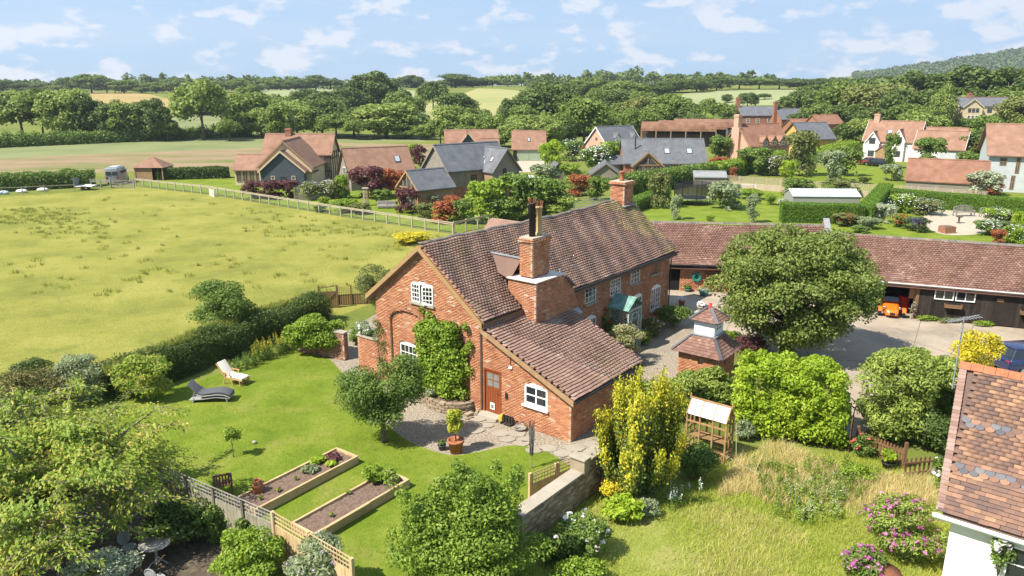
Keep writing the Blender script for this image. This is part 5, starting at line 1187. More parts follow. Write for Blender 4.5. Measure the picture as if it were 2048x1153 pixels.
mt = MB(); mt.lathe([(0,.25),(.35,.25),(.4,.28),(.4,.33),(0,.36)], 18); mt.tube([(0,0,0),(0,0,.25)], .1, 8); o = mt.build('rusty_fire_pit', pmat('rust_brown', [(.16,.06,.035),(.22,.09,.05)], rough=.9, nscale=6), None, True); o.location = at(1770,1160); tag(o, 'rusty round top at the bottom edge below the sweet peas', 'fire pit')
# bamboo canes
cn_ = thing('bamboo_canes', 'few bamboo canes stuck in the ground right of the greenhouse', 'canes', at(1472,960))
for a, b in (((0,0,0),(-.1,.2,2.2)),((.2,0,.6),(.75,.5,.3)),((-.5,.3,.9),(1.0,-.1,.15)),((.55,-.05,0),(.95,.1,1.0))): MB().tube([a,b], .012, 6).build('cane', pmat('bamboo', [(.42,.34,.19),(.5,.42,.26)], rough=.7), cn_)

# ================================================================== greenhouse
GH = at(1447,927); gh = thing('lean_greenhouse', 'small cedar greenhouse with whitewashed roof panes', 'greenhouse', GH, HRZ)
M_CEDAR = pmat('cedar', [(.30,.165,.075),(.40,.235,.115)], rough=.7, nscale=3); M_CLEAR = clear_glass('clear_pane')
M_WASH = pmat('whitewashed_glass', [(.42,.43,.42),(.60,.61,.60),(.68,.68,.67)], rough=.35, spec=.6, nscale=2.5, detail=5)
GL, GD, GE, GR = 1.62, .72, 1.68, 2.2       # y: along the front (to the left), x: depth
fr = MB()
for y in (0, GL/3, GL*2/3, GL):
    fr.box((-.03,y-.03,0),(.03,y+.03,GE)); fr.box((GD-.03,y-.03,0),(GD+.03,y+.03,GE))
    fr.bar((-.06,y,GE-.02),(GD/2,y,GR),.045,.05); fr.bar((GD+.06,y,GE-.02),(GD/2,y,GR),.045,.05)
for x in (0, GD):
    for z in (.04,.35,GE-.30,GE): fr.box((x-.025,.03,z-.03),(x+.025,GL-.03,z+.03))
for y in (0, GL):
    for z in (.04,.35,1.0,GE): fr.box((.03,y-.025,z-.03),(GD-.03,y+.025,z+.03))
    fr.box((GD/2-.025,y-.025,.05),(GD/2+.025,y+.025,GR-.04))
fr.box((GD/2-.03,-.08,GR-.01),(GD/2+.03,GL+.08,GR+.05)); fr.build('frame', M_CEDAR, gh)
for y in (-.05, GL+.05): MB().lathe([(.03,GR+.05),(.045,GR+.09),(.02,GR+.12),(.035,GR+.15),(0,GR+.22)], 10, (GD/2,y,0)).build('finial', M_CEDAR, gh)
for k in range(3):
    y0, y1 = GL*k/3+.03, GL*(k+1)/3-.03
    for s in (0, 1):
        x0, x1 = (-.05, GD/2-.03) if s == 0 else (GD+.05, GD/2+.03)
        MB().add([(x0,y0,GE+.01),(x0,y1,GE+.01),(x1,y1,GR-.02),(x1,y0,GR-.02)], [(0,1,2,3)]).build('roof_pane', M_WASH, gh)
        xx = 0 if s == 0 else GD; MB().add([(xx,y0,.38),(xx,y1,.38),(xx,y1,GE-.34),(xx,y0,GE-.34)], [(0,1,2,3)]).build('pane', M_CLEAR, gh)
    MB().box((-.02,y0,.07),(.02,y1,.33)).build('kick_board', M_CEDAR, gh)
for y in (0, GL):
    for x0, x1 in ((.03,GD/2-.03),(GD/2+.03,GD-.03)): MB().add([(x0,y,.38),(x1,y,.38),(x1,y,GE-.03),(x0,y,GE-.03)], [(0,1,2,3)]).build('pane', M_CLEAR, gh)
for z in (.75,):
    for k in range(5): MB().box((.06+k*.13,.05,z),(.16+k*.13,GL-.05,z+.02)).build('shelf_slat', M_CEDAR, gh)

# ================================================================== dovecote
DF = at(1442,721,1.75); DL = at(1345,699,1.75); ds = min(2.6, (Vector((DL.x,DL.y,0))-Vector((DF.x,DF.y,0))).length); DP = Vector((DF.x,DF.y,0))
dv = thing('dovecote', 'square brick dovecote with two-tier tiled roof and white dove box', 'dovecote', DP, HRZ)
dm = MB(); dp = Pieces(); i_ = .22; SD = ds
for o_, u_, n_ in (((0,i_,0),UX,(0,-1,0)), ((i_,0,0),UY,(-1,0,0))): brick_face(dm, dp, o_, u_, n_, i_, SD-i_, 0, 1.78, lambda u, z: ~((np.abs(u-SD*.45) < .12) & (z > 1.2) & (z < 1.5)), 150)
dm.box((i_+.11,i_+.11,0),(SD-i_,SD-i_,1.76)); w_ = dm.build('wall', M_MORTAR, dv); dp.finish('brick', 'brickwork', M_BRICK, w_, dv, 120)
def hip_roof(parent, s0, c, z0, z1, inner, mat, root, tw, ga, nmax, seed, name='roof'):
    """pyramid roof of a square, from half-size s0 at z0 to inner at z1; c is the centre"""
    m = MB(); a = [(c+sx*s0, c+sy*s0, z0) for sx, sy in ((-1,-1),(1,-1),(1,1),(-1,1))]; b = [(c+sx*inner, c+sy*inner, z1) for sx, sy in ((-1,-1),(1,-1),(1,1),(-1,1))]
    m.add(a+b, [(0,1,5,4),(1,2,6,5),(2,3,7,6),(3,0,4,7),(4,5,6,7),(3,2,1,0)]); r = m.build(name, mat, parent)
    run = s0-inner; sl = math.hypot(run, z1-z0); cs, sn = run/sl, (z1-z0)/sl; P = Pieces()
    for k, (O_, U_, I_) in enumerate((((c-s0,c-s0),(1,0),(0,1)), ((c-s0,c+s0),(0,-1),(1,0)))):
        U3 = (U_[0],U_[1],0); V3 = (I_[0]*cs, I_[1]*cs, sn); N3 = (-I_[0]*sn, -I_[1]*sn, cs)
        tile_slope(P, (O_[0],O_[1],z0+.01), U3, V3, N3, 2*s0, sl-.02, tw, ga, lambda u, v: (u > v*cs+.01) & (u < 2*s0-v*cs-.01), seed+k, None, .014)
    P.finish('tile', 'roof_tiles', mat, r, root, nmax)
    hip = MB()
    for k in (0, 1, 3): 
        hip.bar(Vector(a[k])+Vector((0,0,.05)), Vector(b[k])+Vector((0,0,.05)), .16, .03)
    hip.build('hip_slates', M_SLATE_T, r); return r
cc = SD/2
hip_roof(dv, SD/2+.05, cc, 1.72, 2.52, .52, M_TILE_B, dv, .17, .15, 140, 160)
MB().box((cc-.64,cc-.64,2.50),(cc+.64,cc+.64,2.56)).build('lead_skirt', M_LEAD, dv)
bx = MB(); bx.box((cc-.52,cc-.52,2.55),(cc+.52,cc+.52,3.27)); box_ = bx.build('dove_box', M_WHITE, dv)
for k in range(3):
    for j in range(2): MB().box((cc-.24+k*.2,cc-.526,2.84+j*.17),(cc-.15+k*.2,cc-.518,2.93+j*.17)).build('nest_hole', M_DARK, box_)
hip_roof(dv, .72, cc, 3.25, 3.78, .10, M_TILE_B, dv, .17, .14, 80, 170, 'upper_roof')
MB().lathe([(0,3.76),(.10,3.76),(.10,3.82),(.07,3.84),(.09,4.02),(.0,4.04)], 12, (cc,cc,0)).build('red_finial', pmat('red_glaze', [(.5,.03,.02)], rough=.4), dv, True)

# pier with urn, pots of flowers along the path
pr = thing('urn_pier', 'brick gate pier topped with a stone urn behind the dovecote', 'pier', at(1402,668), HRZ); pm = MB(); ppc = Pieces()
brick_face(pm, ppc, (0,0,0), UX, (0,-1,0), 0, .46, 0, 1.2, lambda u, z: u > -1, 180); brick_face(pm, ppc, (0,0,0), UY, (-1,0,0), 0, .46, 0, 1.2, lambda u, z: u > -1, 181); pm.box((.1,.1,0),(.46,.46,1.2)); w_ = pm.build('pier_core', M_MORTAR, pr); ppc.finish('brick','brickwork',M_BRICK_D,w_,pr,60)
MB().box((-.05,-.05,1.2),(.51,.51,1.28)).build('cap', M_PAVE, pr); MB().lathe([(.08,1.28),(.09,1.32),(.05,1.38),(.2,1.5),(.24,1.62),(.2,1.62),(0,1.58)], 16, (.23,.23,0)).build('urn', M_PAVE, pr, True)
tree('urn_flowers', 'white flowers heaped in the stone urn on the pier', 'flowers', at(1402,668)+Vector((-.05,.3,1.6)), (.28,.28,.18), .12, 260, .08, .06, F_WHITE, 182)
for i, (nm, lb, px, py, r_, h_, m_, fl, fl_lb) in enumerate((
    ('flower_pot','terracotta pot by the far corner of the house',1363,612,.22,.36,M_TERRA,F_WHITE,'white flowers in the terracotta pot by the house corner'),
    ('glazed_planter','teal glazed planter by the outbuilding wall',1407,592,.34,.34,pmat('teal_glaze',[(.06,.22,.24)],rough=.3),F_SILVER,'silvery trailing plant in the teal glazed planter'),
    ('glazed_planter','small green glazed pot below the hose reel',1375,584,.24,.24,pmat('green_glaze',[(.08,.2,.15)],rough=.3),F_MID,'low green plant in the small green glazed pot'))):
    pot(nm, lb, px, py, r_, h_, m_); tree('pot_flowers', fl_lb, 'flowers', at(px,py)+Vector((0,0,h_*.9)), (r_*1.3,r_*1.3,.2), .14, 320, .08, .05, fl, 185+i)

# ================================================================== cottage at the right edge
CE = at(1875,1020,2.6); cU = Vector((.78,-.626,0)).normalized(); cV = Vector((-cU.y, cU.x, 0)); crz = math.atan2(cU.y, cU.x)
ct = thing('white_cottage', 'white rendered cottage with banded clay tile roof at the right edge', 'cottage', (CE.x,CE.y,0), crz)
ridge_w = Vector((CE.x+.537*3.25, CE.y+.843*3.25, 0)); rl = ridge_w - Vector((CE.x,CE.y,0)); ru, rv = rl.dot(cU), rl.dot(cV); rzz = atY(1920,728,ridge_w.y).z
sl = math.hypot(rv, rzz-2.6); cs, sn = rv/sl, (rzz-2.6)/sl; Vc = (0, cs, sn); Nc = (0, -sn, cs); LC = 8.0
cm = MB(); cm.prism([(.14,.02,2.42),(LC,.02,2.42),(LC,rv,rzz-.2),(ru+.14,rv,rzz-.2)], (0,-sn,cs), .06); cm.prism([(ru,rv,rzz-.1),(LC,rv,rzz-.1),(LC,2*rv,2.5),(0,2*rv,2.5)], (0,sn,cs), .06)
croof = cm.build('roof', M_TILE_C, ct); M_VERGE = pmat('verge_tile', [(.19,.115,.09),(.26,.165,.135),(.31,.22,.19)], rough=.9, nscale=2, rnd=.8); CP = Pieces(); CS = Pieces(); gauge = .13; tw = .25
bandrows = (10, 11, 21, 22)
def cin(u, v): return u > v/sl*ru + .02
def crow(v): return (v/gauge).astype(int)
def csag(u, v): return -.03*np.sin(PI*v/sl) + .012*np.sin(u*2.3+v)
tile_slope(CP, (0,0,2.58), UX, Vc, Nc, LC, sl, tw, gauge, lambda u, v: cin(u,v) & ~np.isin(crow(v), bandrows), 190, csag)
CP.finish('tile', 'roof_tiles', M_TILE_C, croof, ct, 300)
for k_ in range(int(sl/.13)):
    v_ = (k_+.5)*.13; MB().obox(Vector((v_/sl*ru+.06, v_*cs, 2.60+v_*sn)), UX, Vc, Nc, .10, .062, .022).build('verge_tile', M_VERGE, croof)
# bands of round-ended slates
fs_ = MB(); n_ = 7
fs_.add([(-.12,.10,0)] + [(.12*math.cos(PI+PI*k/n_), -.02+.10*math.sin(PI+PI*k/n_), .02) for k in range(n_+1)] + [(.12,.10,0)], [tuple(range(n_+3))]); fs_.add([(p[0],p[1],p[2]+.012) for p in fs_.v[:n_+3]], [tuple(range(n_+3))])
for k in range(n_+2): fs_.f.append((k, k+1, n_+3+k+1, n_+3+k))
fme = fs_.mesh('round_slate', M_SLATE_T); rs = random.Random(12); m4 = Matrix(((1,0,0,0),(0,cs,-sn,0),(0,sn,cs,0),(0,0,0,1)))
for r_ in bandrows:
    for c_ in range(int(LC/tw)):
        u = (c_+.5+.5*(r_ % 2))*tw; v = (r_+.5)*gauge
        if u < v/sl*ru+.1 or u > 4.2: continue
        mid_only = r_ in (10,22)
        o = mobj('round_slate', fme, croof, M_TILE_C if (rs.random() < (.55 if mid_only else .2)) else None); p = np.array([0,0,2.58]) + np.array(UX)*u + np.array(Vc)*v + np.array(Nc)*(.02+float(csag(np.array([u]),np.array([v]))[0]))
        mm_ = m4.copy(); mm_.translation = Vector(p); o.matrix_local = mm_
rt2 = MB(); rt2.prism([(ru-.05+k*0,rv-.16,rzz-.10) for k in range(1)] + [(ru-.05,rv,rzz+.09),(ru-.05,rv+.16,rzz-.10)], UX, .31)
x = 0
while ru-.05+x < LC: 
    o = mobj('ridge_tile', rt2.mesh('ridge_tile', M_TERRA) if x == 0 else rme2, croof); rme2 = o.data; o.location = (x, 0, rs.uniform(-.01,.01)); x += .32
cw = MB(); cw.box((.35,.28,0),(LC,2*rv-.3,2.48)); cw.prism([(.36,.3,2.47),(.36,2*rv-.3,2.47),(.36+ru*.6,rv,rzz-.2)], UX, .1); cw.build('wall', pmat('white_render', [(.70,.68,.62),(.78,.76,.71)], rough=.9, nscale=1.2, bump=.15, bscale=20, stains=[((.55,.50,.40),.8,.6,.8,.4)]), ct)
fb = MB(); fb.box((-.05,.02,2.30),(LC,.06,2.48)); fb.box((.0,.06,2.28),(LC,.3,2.31)); fb.tube([(-.1,-.05,2.44),(LC,-.05,2.40)], .06, 8); fb.build('gutter', M_WHITE, ct)
window(ct, (1.75,.28,1.0), UX, (0,-1,0), 1.3, 1.1, 2, 2, sill=True, near=True, depth=.02)
tree('rose_spray', 'pink roses hanging by the cottage window', 'rose bush', (ct.matrix_basis @ Vector((1.65,.1,0))), (.35,.25,.6), 1.9, 900, .08, .045, F_MID, 195, flowers=(F_PINK, 16, .14))
# aerial on the cottage gable
ae = thing('tv_aerial', 'tall TV aerial pole at the cottage gable', 'aerial', (ct.matrix_basis @ Vector((ru-.15,rv+.1,rzz-.9)))); ph = 2.35
MB().tube([(0,0,0),(0,0,ph)], .022, 8).build('pole', M_LEAD, ae)
MB().bar((-.62,-.25,ph-.1),(.62,.25,ph-.02),.025,.025).build('boom', M_LEAD, ae)
for k in range(11): t_ = k/10; MB().bar((-.6+1.2*t_-.05,-.24+.48*t_+.12,ph-.06),(-.6+1.2*t_+.05,-.24+.48*t_-.12,ph-.06),.014,.014).build('element', M_LEAD, ae)
for z in (.15,.35): MB().bar((0,0,z),(.25,-.1,z),.03,.03).build('bracket', M_LEAD, ae)
# picket fence and gate
M_PICK = pmat('brown_picket', [(.13,.065,.035),(.19,.10,.055)], rough=.85, nscale=4, rnd=.4)
def pickets(root, A, B, h, n):
    A = Vector(A); B = Vector(B); d = B-A; L = d.length; d /= L; nn = Vector((-d.y,d.x,0)); Z = Vector((0,0,1))
    for k in range(n):
        c = A + d*L*(k+.5)/n; w = .04
        MB().prism([c-d*w+Z*.05, c+d*w+Z*.05, c+d*w+Z*(h-.06), c+Z*h, c-d*w+Z*(h-.06)], nn, .02).build('picket', M_PICK, root)
    for z in (h*.28, h*.75): MB().bar(A+Z*z-nn*.02, B+Z*z-nn*.02, .03, .07).build('rail', M_PICK, root)
g0 = at(1804,958); g1 = at(1868,952); pg = thing('picket_gate', 'open brown picket gate in the near right garden', 'gate', g0); pickets(pg, (0,0,0), (g1.x-g0.x,g1.y-g0.y,0), .85, 7)
pf0 = at(1712,898); pf1 = at(1806,938); pf = thing('picket_fence', 'short brown picket fence under the rhododendron', 'fence', pf0); pickets(pf, (0,0,0), (pf1.x-pf0.x,pf1.y-pf0.y,0), .85, 15)
MB().obox(Vector((pf1.x-pf0.x,pf1.y-pf0.y,.55)), (1,0,0), (0,1,0), (0,0,1), .05, .05, .55).build('post', M_PICK, pf)
MB().obox(Vector((0,0,.5)), (1,0,0), (0,1,0), (0,0,1), .05, .05, .5).build('post', M_PICK, pf)
gp = thing('dark_fence', 'dark boarded fence panel beside the laurel bush', 'fence', at(1696,905), R(62))
for k in range(10): MB().box((k*.15,-.015,0),(k*.15+.143,.015,1.35)).build('board', M_PICK, gp)

# ================================================================== yard buildings
M_BLKWOOD = pmat('tarred_boards', [(.014,.012,.010),(.028,.022,.018),(.05,.04,.032)], rough=.85, nscale=2, rnd=.6, stains=[((.08,.06,.045),1.2,.58,.76,.45)])
def gabled_roof(root, name, L, W, eave, ridge, mat, tile=None, over=.25, x0=0.0, thick=.07, seed=1, nmax=0, y0=0.0, sagk=.03, ridge_m=None, back=True):
    """ridge along local x; front eave at y0, back at y0+W"""
    yr = y0 + W/2; th = math.atan2(ridge-eave, W/2); cs, sn = math.cos(th), math.sin(th); m = MB(); ez = eave - over*math.tan(th)
    for s in ((1,-1) if back else (1,)):
        ye = yr - s*(W/2+over)
        m.prism([(x0-over*.6,ye,ez-thick-.2),(x0+L+over*.6,ye,ez-thick-.2),(x0+L+over*.6,yr,ridge-thick-.2),(x0-over*.6,yr,ridge-thick-.2)], (0,-s*sn,cs), thick)
    r = m.build(name, mat, root)
    if tile:
        tw, ga = tile; P = Pieces(); lv = (W/2+over)/cs
        tile_slope(P, (x0-over*.6, y0-over, ez+thick*.5), UX, (0,cs,sn), (0,-sn,cs), L+1.2*over, lv, tw, ga, None, seed, lambda u, v: -sagk*2*np.sin(PI*u/L) + sagk*.5*np.sin(u*1.3+v) + sagk*.35*np.sin(u*3.1-v*2), .03); P.finish('tile', 'roof_tiles', mat, r, root, nmax)
    b = MB(); n = int(L/.45)
    for k in range(n+1):
        xa = x0-over*.6 + k*(L+1.2*over)/(n+1); b.prism([(xa,yr-.13,ridge-.06),(xa,yr,ridge+.07),(xa,yr+.13,ridge-.06)], UX, (L+1.2*over)/(n+1)-.015)
    b.build('ridge', ridge_m or mat, r); return r
# brick outbuilding left of the big tree
OB0 = at(1330,581); OB = thing('brick_outbuilding', 'low brick outbuilding with sagging tiled roof at the end of the yard', 'outbuilding', OB0, R(-7)); LO = 11.0
om = MB(); op = Pieces()
brick_face(om, op, (0,0,0), UX, (0,-1,0), -.5, LO, 0, 2.15, lambda u, z: ~((u > .1) & (u < 1.0)) & ~((u > 2.75) & (u < 3.75) & (z > .3) & (z < 1.85)) & ~((u > 6) & (u < 8) & (z < 2)), 200, .235, .08)
om.box((-.5,.5,0),(LO,5.5,2.1)); om.prism([(LO-.2,.2,2.1),(LO-.2,5.6,2.1),(LO-.2,2.9,4.2)], UX, .2); w_ = om.build('wall', M_MORTAR, OB); op.finish('brick','brickwork',M_BRICK,w_,OB,150)
gabled_roof(OB, 'roof', LO+1.2, 5.8, 2.2, 4.45, M_TILE_B, (.19,.165), .35, -1.0, seed=201, nmax=200, sagk=.06, ridge_m=M_RIDGE)
MB().tube([(-1,-.42,1.98),(LO,-.42,1.96)], .06, 8).build('gutter', M_BLACK, OB)
MB().box((.1,.08,0),(1.0,.12,2.1)).build('doorway', M_DARK, OB)
# lead-capped party wall where the two roofs meet
pw = MB(); pw.prism([(LO+.2,-.2,2.0),(LO+.2,2.9,4.9),(LO+.2,5.9,2.0)], UX, .3); pw.build('party_wall', M_BRICK_D, OB); MB().bar((LO+.35,-.2,2.05),(LO+.35,2.9,4.95),.42,.05).build('party_wall_lead', M_LEAD, OB)
sh = thing('pot_shelves', 'open shelves stacked with small clay pots in the outbuilding wall', 'shelves', OB.matrix_basis @ Vector((2.78,-.12,.3)), R(-7))
for z in (0,.38,.76,1.14,1.5): MB().box((0,-.1,z),(.95,.2,z+.03)).build('shelf', M_WOOD, sh)
for x in (0,.92): MB().box((x,-.1,0),(x+.03,.2,1.53)).build('side', M_WOOD, sh)
sp_ = MB().lathe([(0,0),(.05,0),(.075,.14),(.06,.14),(.045,.02)], 8).mesh('clay_pot', M_TERRA)
rs = random.Random(21); rows = ('bottom','second','third','top')
for j in range(4):
    for k in range(5):
        o = bpy.data.objects.new('clay_pot', sp_); link(o); p = OB.matrix_basis @ Vector((2.90+k*.175,-.1+rs.uniform(-.03,.03),.33+j*.38)); o.location = p; s_ = rs.uniform(.8,1.35); o.scale = (s_,s_,s_)
        tag(o, 'small clay pot on the %s shelf, %s from the left' % (rows[j], ('first','second','third','fourth','fifth')[k]), 'pot', 'clay pots on the outbuilding shelves')
hr = thing('hose_reel', 'turquoise hose coiled on the outbuilding wall', 'hose', OB.matrix_basis @ Vector((2.15,-.1,1.05)), R(-7)); m = MB()
for k in range(5):
    for q in range(20): a0, a1 = q*PI/10, (q+1)*PI/10; r_ = .17+.035*k; m.tube([(math.cos(a0)*r_,-.04*(k%2),math.sin(a0)*r_),(math.cos(a1)*r_,-.04*(k%2),math.sin(a1)*r_)], .022, 5, False)
m.build('hose', pmat('turquoise_hose', [(.03,.28,.22)], rough=.45), hr); MB().box((-.07,.0,-.07),(.07,.08,.07)).build('hub', M_BLACK, hr)
# long black timber range on the right
SB0 = at(1735,628); rzS = R(-21.5); SB = thing('timber_range', 'long black-boarded cart shed range with clay tiled roof', 'shed', SB0, rzS); LS = 17.0
gabled_roof(SB, 'roof', LS, 6.0, 2.45, 4.55, M_TILE_B, (.19,.165), .28, -3.2, seed=210, nmax=200, sagk=.04, ridge_m=M_RIDGE)
cut = (.0, 2.65)                     # open car bay
n = 0; x = 2.75
while x < LS-3.3:
    w_ = .19; MB().box((x,0,.05),(x+w_-.008,.03+.004*(n%3),2.35)).build('board', M_BLKWOOD, SB); x += w_; n += 1
MB().box((2.7,.05,0),(LS-3.3,5.8,2.3)).build('wall', M_BLKWOOD, SB)
MB().box((-3.2,3.0,0),(2.7,3.1,2.3)).build('bay_back', M_DARK, SB); MB().box((-3.2,0,2.15),(LS-3.3,.12,2.38)).build('lintel', M_WOOD, SB)
for x in (-3.1,-.1,2.6): MB().box((x,.0,0),(x+.18,.16,2.3)).build('post', M_WOOD, SB)
MB().box((2.25,.3,1.2),(2.65,.34,2.2)).build('ply_sheet', M_OAK, SB)
MB().tube([(-3.3,-.36,2.26),(LS-3.2,-.36,2.24)], .05, 8).build('gutter', pmat('pale_gutter', [(.5,.5,.47)], rough=.5), SB)
for x in (3.6,4.75): window(SB, (x,0,1.38), UX, (0,-1,0), 1.05, .66, 2, 1, sill=False, near=True, depth=.04)
for x in (6.8,9.3): 
    d_ = MB(); d_.box((x,-.02,.1),(x+1.15,0,2.05)); o = d_.build('door', M_BLKWOOD, SB); MB().box((x+.15,-.05,1.55),(x+.5,-.02,1.75)).build('door_panel', M_WOOD, o)
for i, (x, wh) in enumerate(((4.2,'below the shed windows'),(8.2,'right of the boarded door'),(10.9,'at the right end of the shed'))):
    t = thing('window_box', 'slatted wooden trough hung ' + wh, 'planter', SB.matrix_basis @ Vector((x,-.1,.95)), rzS)
    for k in range(3): MB().box((0,-.22,k*.08),(.95,-.19,k*.08+.065)).build('slat', M_WOOD, t)
    MB().box((0,-.2,0),(.95,.08,.03)).build('base', M_WOOD, t); MB().box((0,-.19,.03),(.03,.08,.24)).build('end', M_WOOD, t); MB().box((.92,-.19,.03),(.95,.08,.24)).build('end', M_WOOD, t)
for i, (x, wh) in enumerate(((3.4,'left end'),(4.6,'middle'),(6.4,'right end'))): tree('yard_weeds', 'low weeds growing at the foot of the black shed, ' + wh, 'plant', SB.matrix_basis @ Vector((x,-.3,0)), (.8,.3,.22), .15, 700, .09, .04, F_BRIGHT if i != 1 else F_OLIVE, 220+i)
tree('spade_bundle', 'bundle of pale canes leaning by the shed post', 'canes', SB.matrix_basis @ Vector((2.5,-.25,0)), (.2,.2,.7), .75, 60, .3, .03, M_TWIG, 224)

# orange open sports car in the bay
kc = thing('orange_sports_car', 'orange open sports car parked in the shed bay', 'car', SB.matrix_basis @ Vector((1.35,.35,0)), rzS - PI/2)
M_ORANGE = pmat('orange_paint', [(.72,.16,.015)], rough=.25, spec=.5, coat=.6); M_TYRE = pmat('tyre', [(.02,.02,.021)], rough=.85); M_CHROME = pmat('chrome', [(.6,.6,.6)], rough=.15, metal=1.0)
kb = MB(); prof = [(1.0,.20,.30,.20),(.85,.36,.50,.16),(.3,.44,.62,.15),(-.5,.52,.74,.15),(-1.3,.56,.78,.18),(-1.9,.55,.70,.25)]   # x, half width, top, bottom
for (x, w_, t_, b_) in prof: kb.v += [(x,-w_,b_),(x,w_,b_),(x,w_,t_*.85),(x,w_*.75,t_),(x,-w_*.75,t_),(x,-w_,t_*.85)]
for i in range(len(prof)-1):
    for k in range(6): a = i*6+k; b = i*6+(k+1)%6; kb.f.append((a,b,b+6,a+6))
kb.f += [(0,1,2,3,4,5), tuple(reversed([30,31,32,33,34,35]))]; kb.build('body', M_ORANGE, kc, True, .03)
MB().box((.99,-.14,.24),(1.03,.14,.40)).build('grille', M_BLACK, kc)
for y in (-.42,.42):
    MB().ellipsoid((.62,y,.62),(.08,.10,.10)).build('headlight', M_CHROME, kc, True)
    for x in (.45,-1.45):
        whl = MB(); whl.tube([(x,y*1.62-.09,.28),(x,y*1.62+.09,.28)], .28, 18); wo = whl.build('wheel', M_TYRE, kc); MB().tube([(x,y*1.62-.10,.28),(x,y*1.62+.10,.28)], .16, 14).build('rim', M_CHROME, wo)
        fd = MB()
        for q in range(6): a0, a1 = .3+q*.42, .3+(q+1)*.42; fd.prism([(x+math.cos(a0)*.34,y*1.62-.11,.28+math.sin(a0)*.34),(x+math.cos(a1)*.34,y*1.62-.11,.28+math.sin(a1)*.34),(x+math.cos(a1)*.34,y*1.62+.11,.28+math.sin(a1)*.34),(x+math.cos(a0)*.34,y*1.62+.11,.28+math.sin(a0)*.34)], (0,0,1), .02)
        fd.build('mudguard', M_ORANGE, kc)
MB().prism([(-.45,-.45,.75),(-.45,.45,.75),(-.58,.42,1.05),(-.58,-.42,1.05)], (1,0,0), .02).build('windscreen', M_CLEAR, kc)
rb = MB(); rb.tube([(-1.2,-.4,.7),(-1.25,-.38,1.15),(-1.25,.38,1.15),(-1.2,.4,.7)], .025, 8); rb.build('roll_bar', M_BLACK, kc)
o = MB().box((-.25,-.25,0),(.25,.25,1.1)).build('red_fuel_pump', pmat('red_enamel', [(.4,.03,.02)], rough=.4), None, False, .05); o.location = SB.matrix_basis @ Vector((2.1,1.2,0)); tag(o, 'red cabinet in the shed bay behind the orange car', 'cabinet')

# ordinary cars
def car(label, loc, rz, paint, L=4.3, W=1.78, Hh=1.48, group=None, estate=True):
    t = thing('parked_car', label, 'car', loc, rz, group); k = L/4.3
    b = MB(); prof = [(2.12,.62,.42,.62),(2.05,.82,.34,.70),(1.2,.88,.30,.86),(.6,.89,.28,.94),(-1.5,.89,.28,.98),(-2.05,.84,.34,.95),(-2.14,.74,.42,.80)]
    for (x, w_, z0, z1) in prof:
        x *= k; w_ *= W/1.78; b.v += [(x,-w_,z0),(x,w_,z0),(x,w_*1.02,(z0+z1)/2),(x,w_*.94,z1),(x,-w_*.94,z1),(x,-w_*1.02,(z0+z1)/2)]
    n = len(prof)
    for i in range(n-1):
        for q in range(6): a = i*6+q; c = i*6+(q+1)%6; b.f.append((a,c,c+6,a+6))
    b.f += [(0,1,2,3,4,5), tuple(reversed(range((n-1)*6, n*6)))]; b.build('body', paint, t, True, .03)
    xr = -1.95 if estate else -1.3
    lo = [(1.05*k,.74),(-2.0*k if estate else -1.75*k,.76)]; top = [(.25*k,.60),(-1.75*k if estate else -1.0*k,.62)]
    g_ = MB(); zb, zt = .93, Hh-.05
    g_.add([(lo[0][0],-lo[0][1],zb),(lo[0][0],lo[0][1],zb),(lo[1][0],lo[1][1],zb),(lo[1][0],-lo[1][1],zb),(top[0][0],-top[0][1],zt),(top[0][0],top[0][1],zt),(top[1][0],top[1][1],zt),(top[1][0],-top[1][1],zt)], [(4,5,6,7),(0,1,5,4),(1,2,6,5),(2,3,7,6),(3,0,4,7)]); g_.build('glazing', M_GLASS, t, False, .02)
    r_ = MB(); r_.box((top[1][0]-.03,-.63,zt-.01),(top[0][0]+.08,.63,Hh)); r_.build('roof_panel', paint, t, True, .04)
    pl_ = MB()
    for y in (-1,1):
        for (xl, xt) in ((lo[0][0],top[0][0]),(-.35,-.38),(lo[1][0],top[1][0])): pl_.bar((xl,y*.75,zb),(xt,y*.625,zt),.05,.06)
    pl_.build('pillar', paint, t)
    for x in (1.35*k,-1.35*k):
        for y in (-.80,.80):
            w_ = MB(); w_.tube([(x,y-.1,.32),(x,y+.1,.32)], .32, 18); wo = w_.build('wheel', M_TYRE, t); MB().tube([(x,y-.11,.32),(x,y+.11,.32)], .2, 14).build('rim', M_CHROME, wo)
    for y in (-.62,.62): MB().box((2.04*k,y-.17,.58),(2.10*k,y+.17,.70)).build('headlight', M_CHROME, t, False, .02); MB().box((-2.13*k,y-.12,.70),(-2.06*k,y+.12,.88)).build('tail_light', pmat('red_lens', [(.35,.02,.02)], rough=.3), t)
    for y in (-.95,.95): MB().box((.62*k,y-.08,.93),(.80*k,y+.08,1.05)).build('wing_mirror', paint, t, False, .02)
    return t
P_BLUE = pmat('blue_paint', [(.012,.022,.075)], rough=.22, spec=.5, coat=.8); P_BLACK = pmat('black_paint', [(.012,.012,.014)], rough=.22, coat=.8); P_RED = pmat('red_paint', [(.20,.018,.015)], rough=.25, coat=.8); P_GREY = pmat('grey_paint', [(.13,.14,.15)], rough=.3, coat=.6)
car('dark blue car parked behind the tiled cottage', at(2065,742), R(8), P_BLUE)
car('dark car nose at the right edge beside the black shed', at(2095,672), R(-120), P_BLACK)
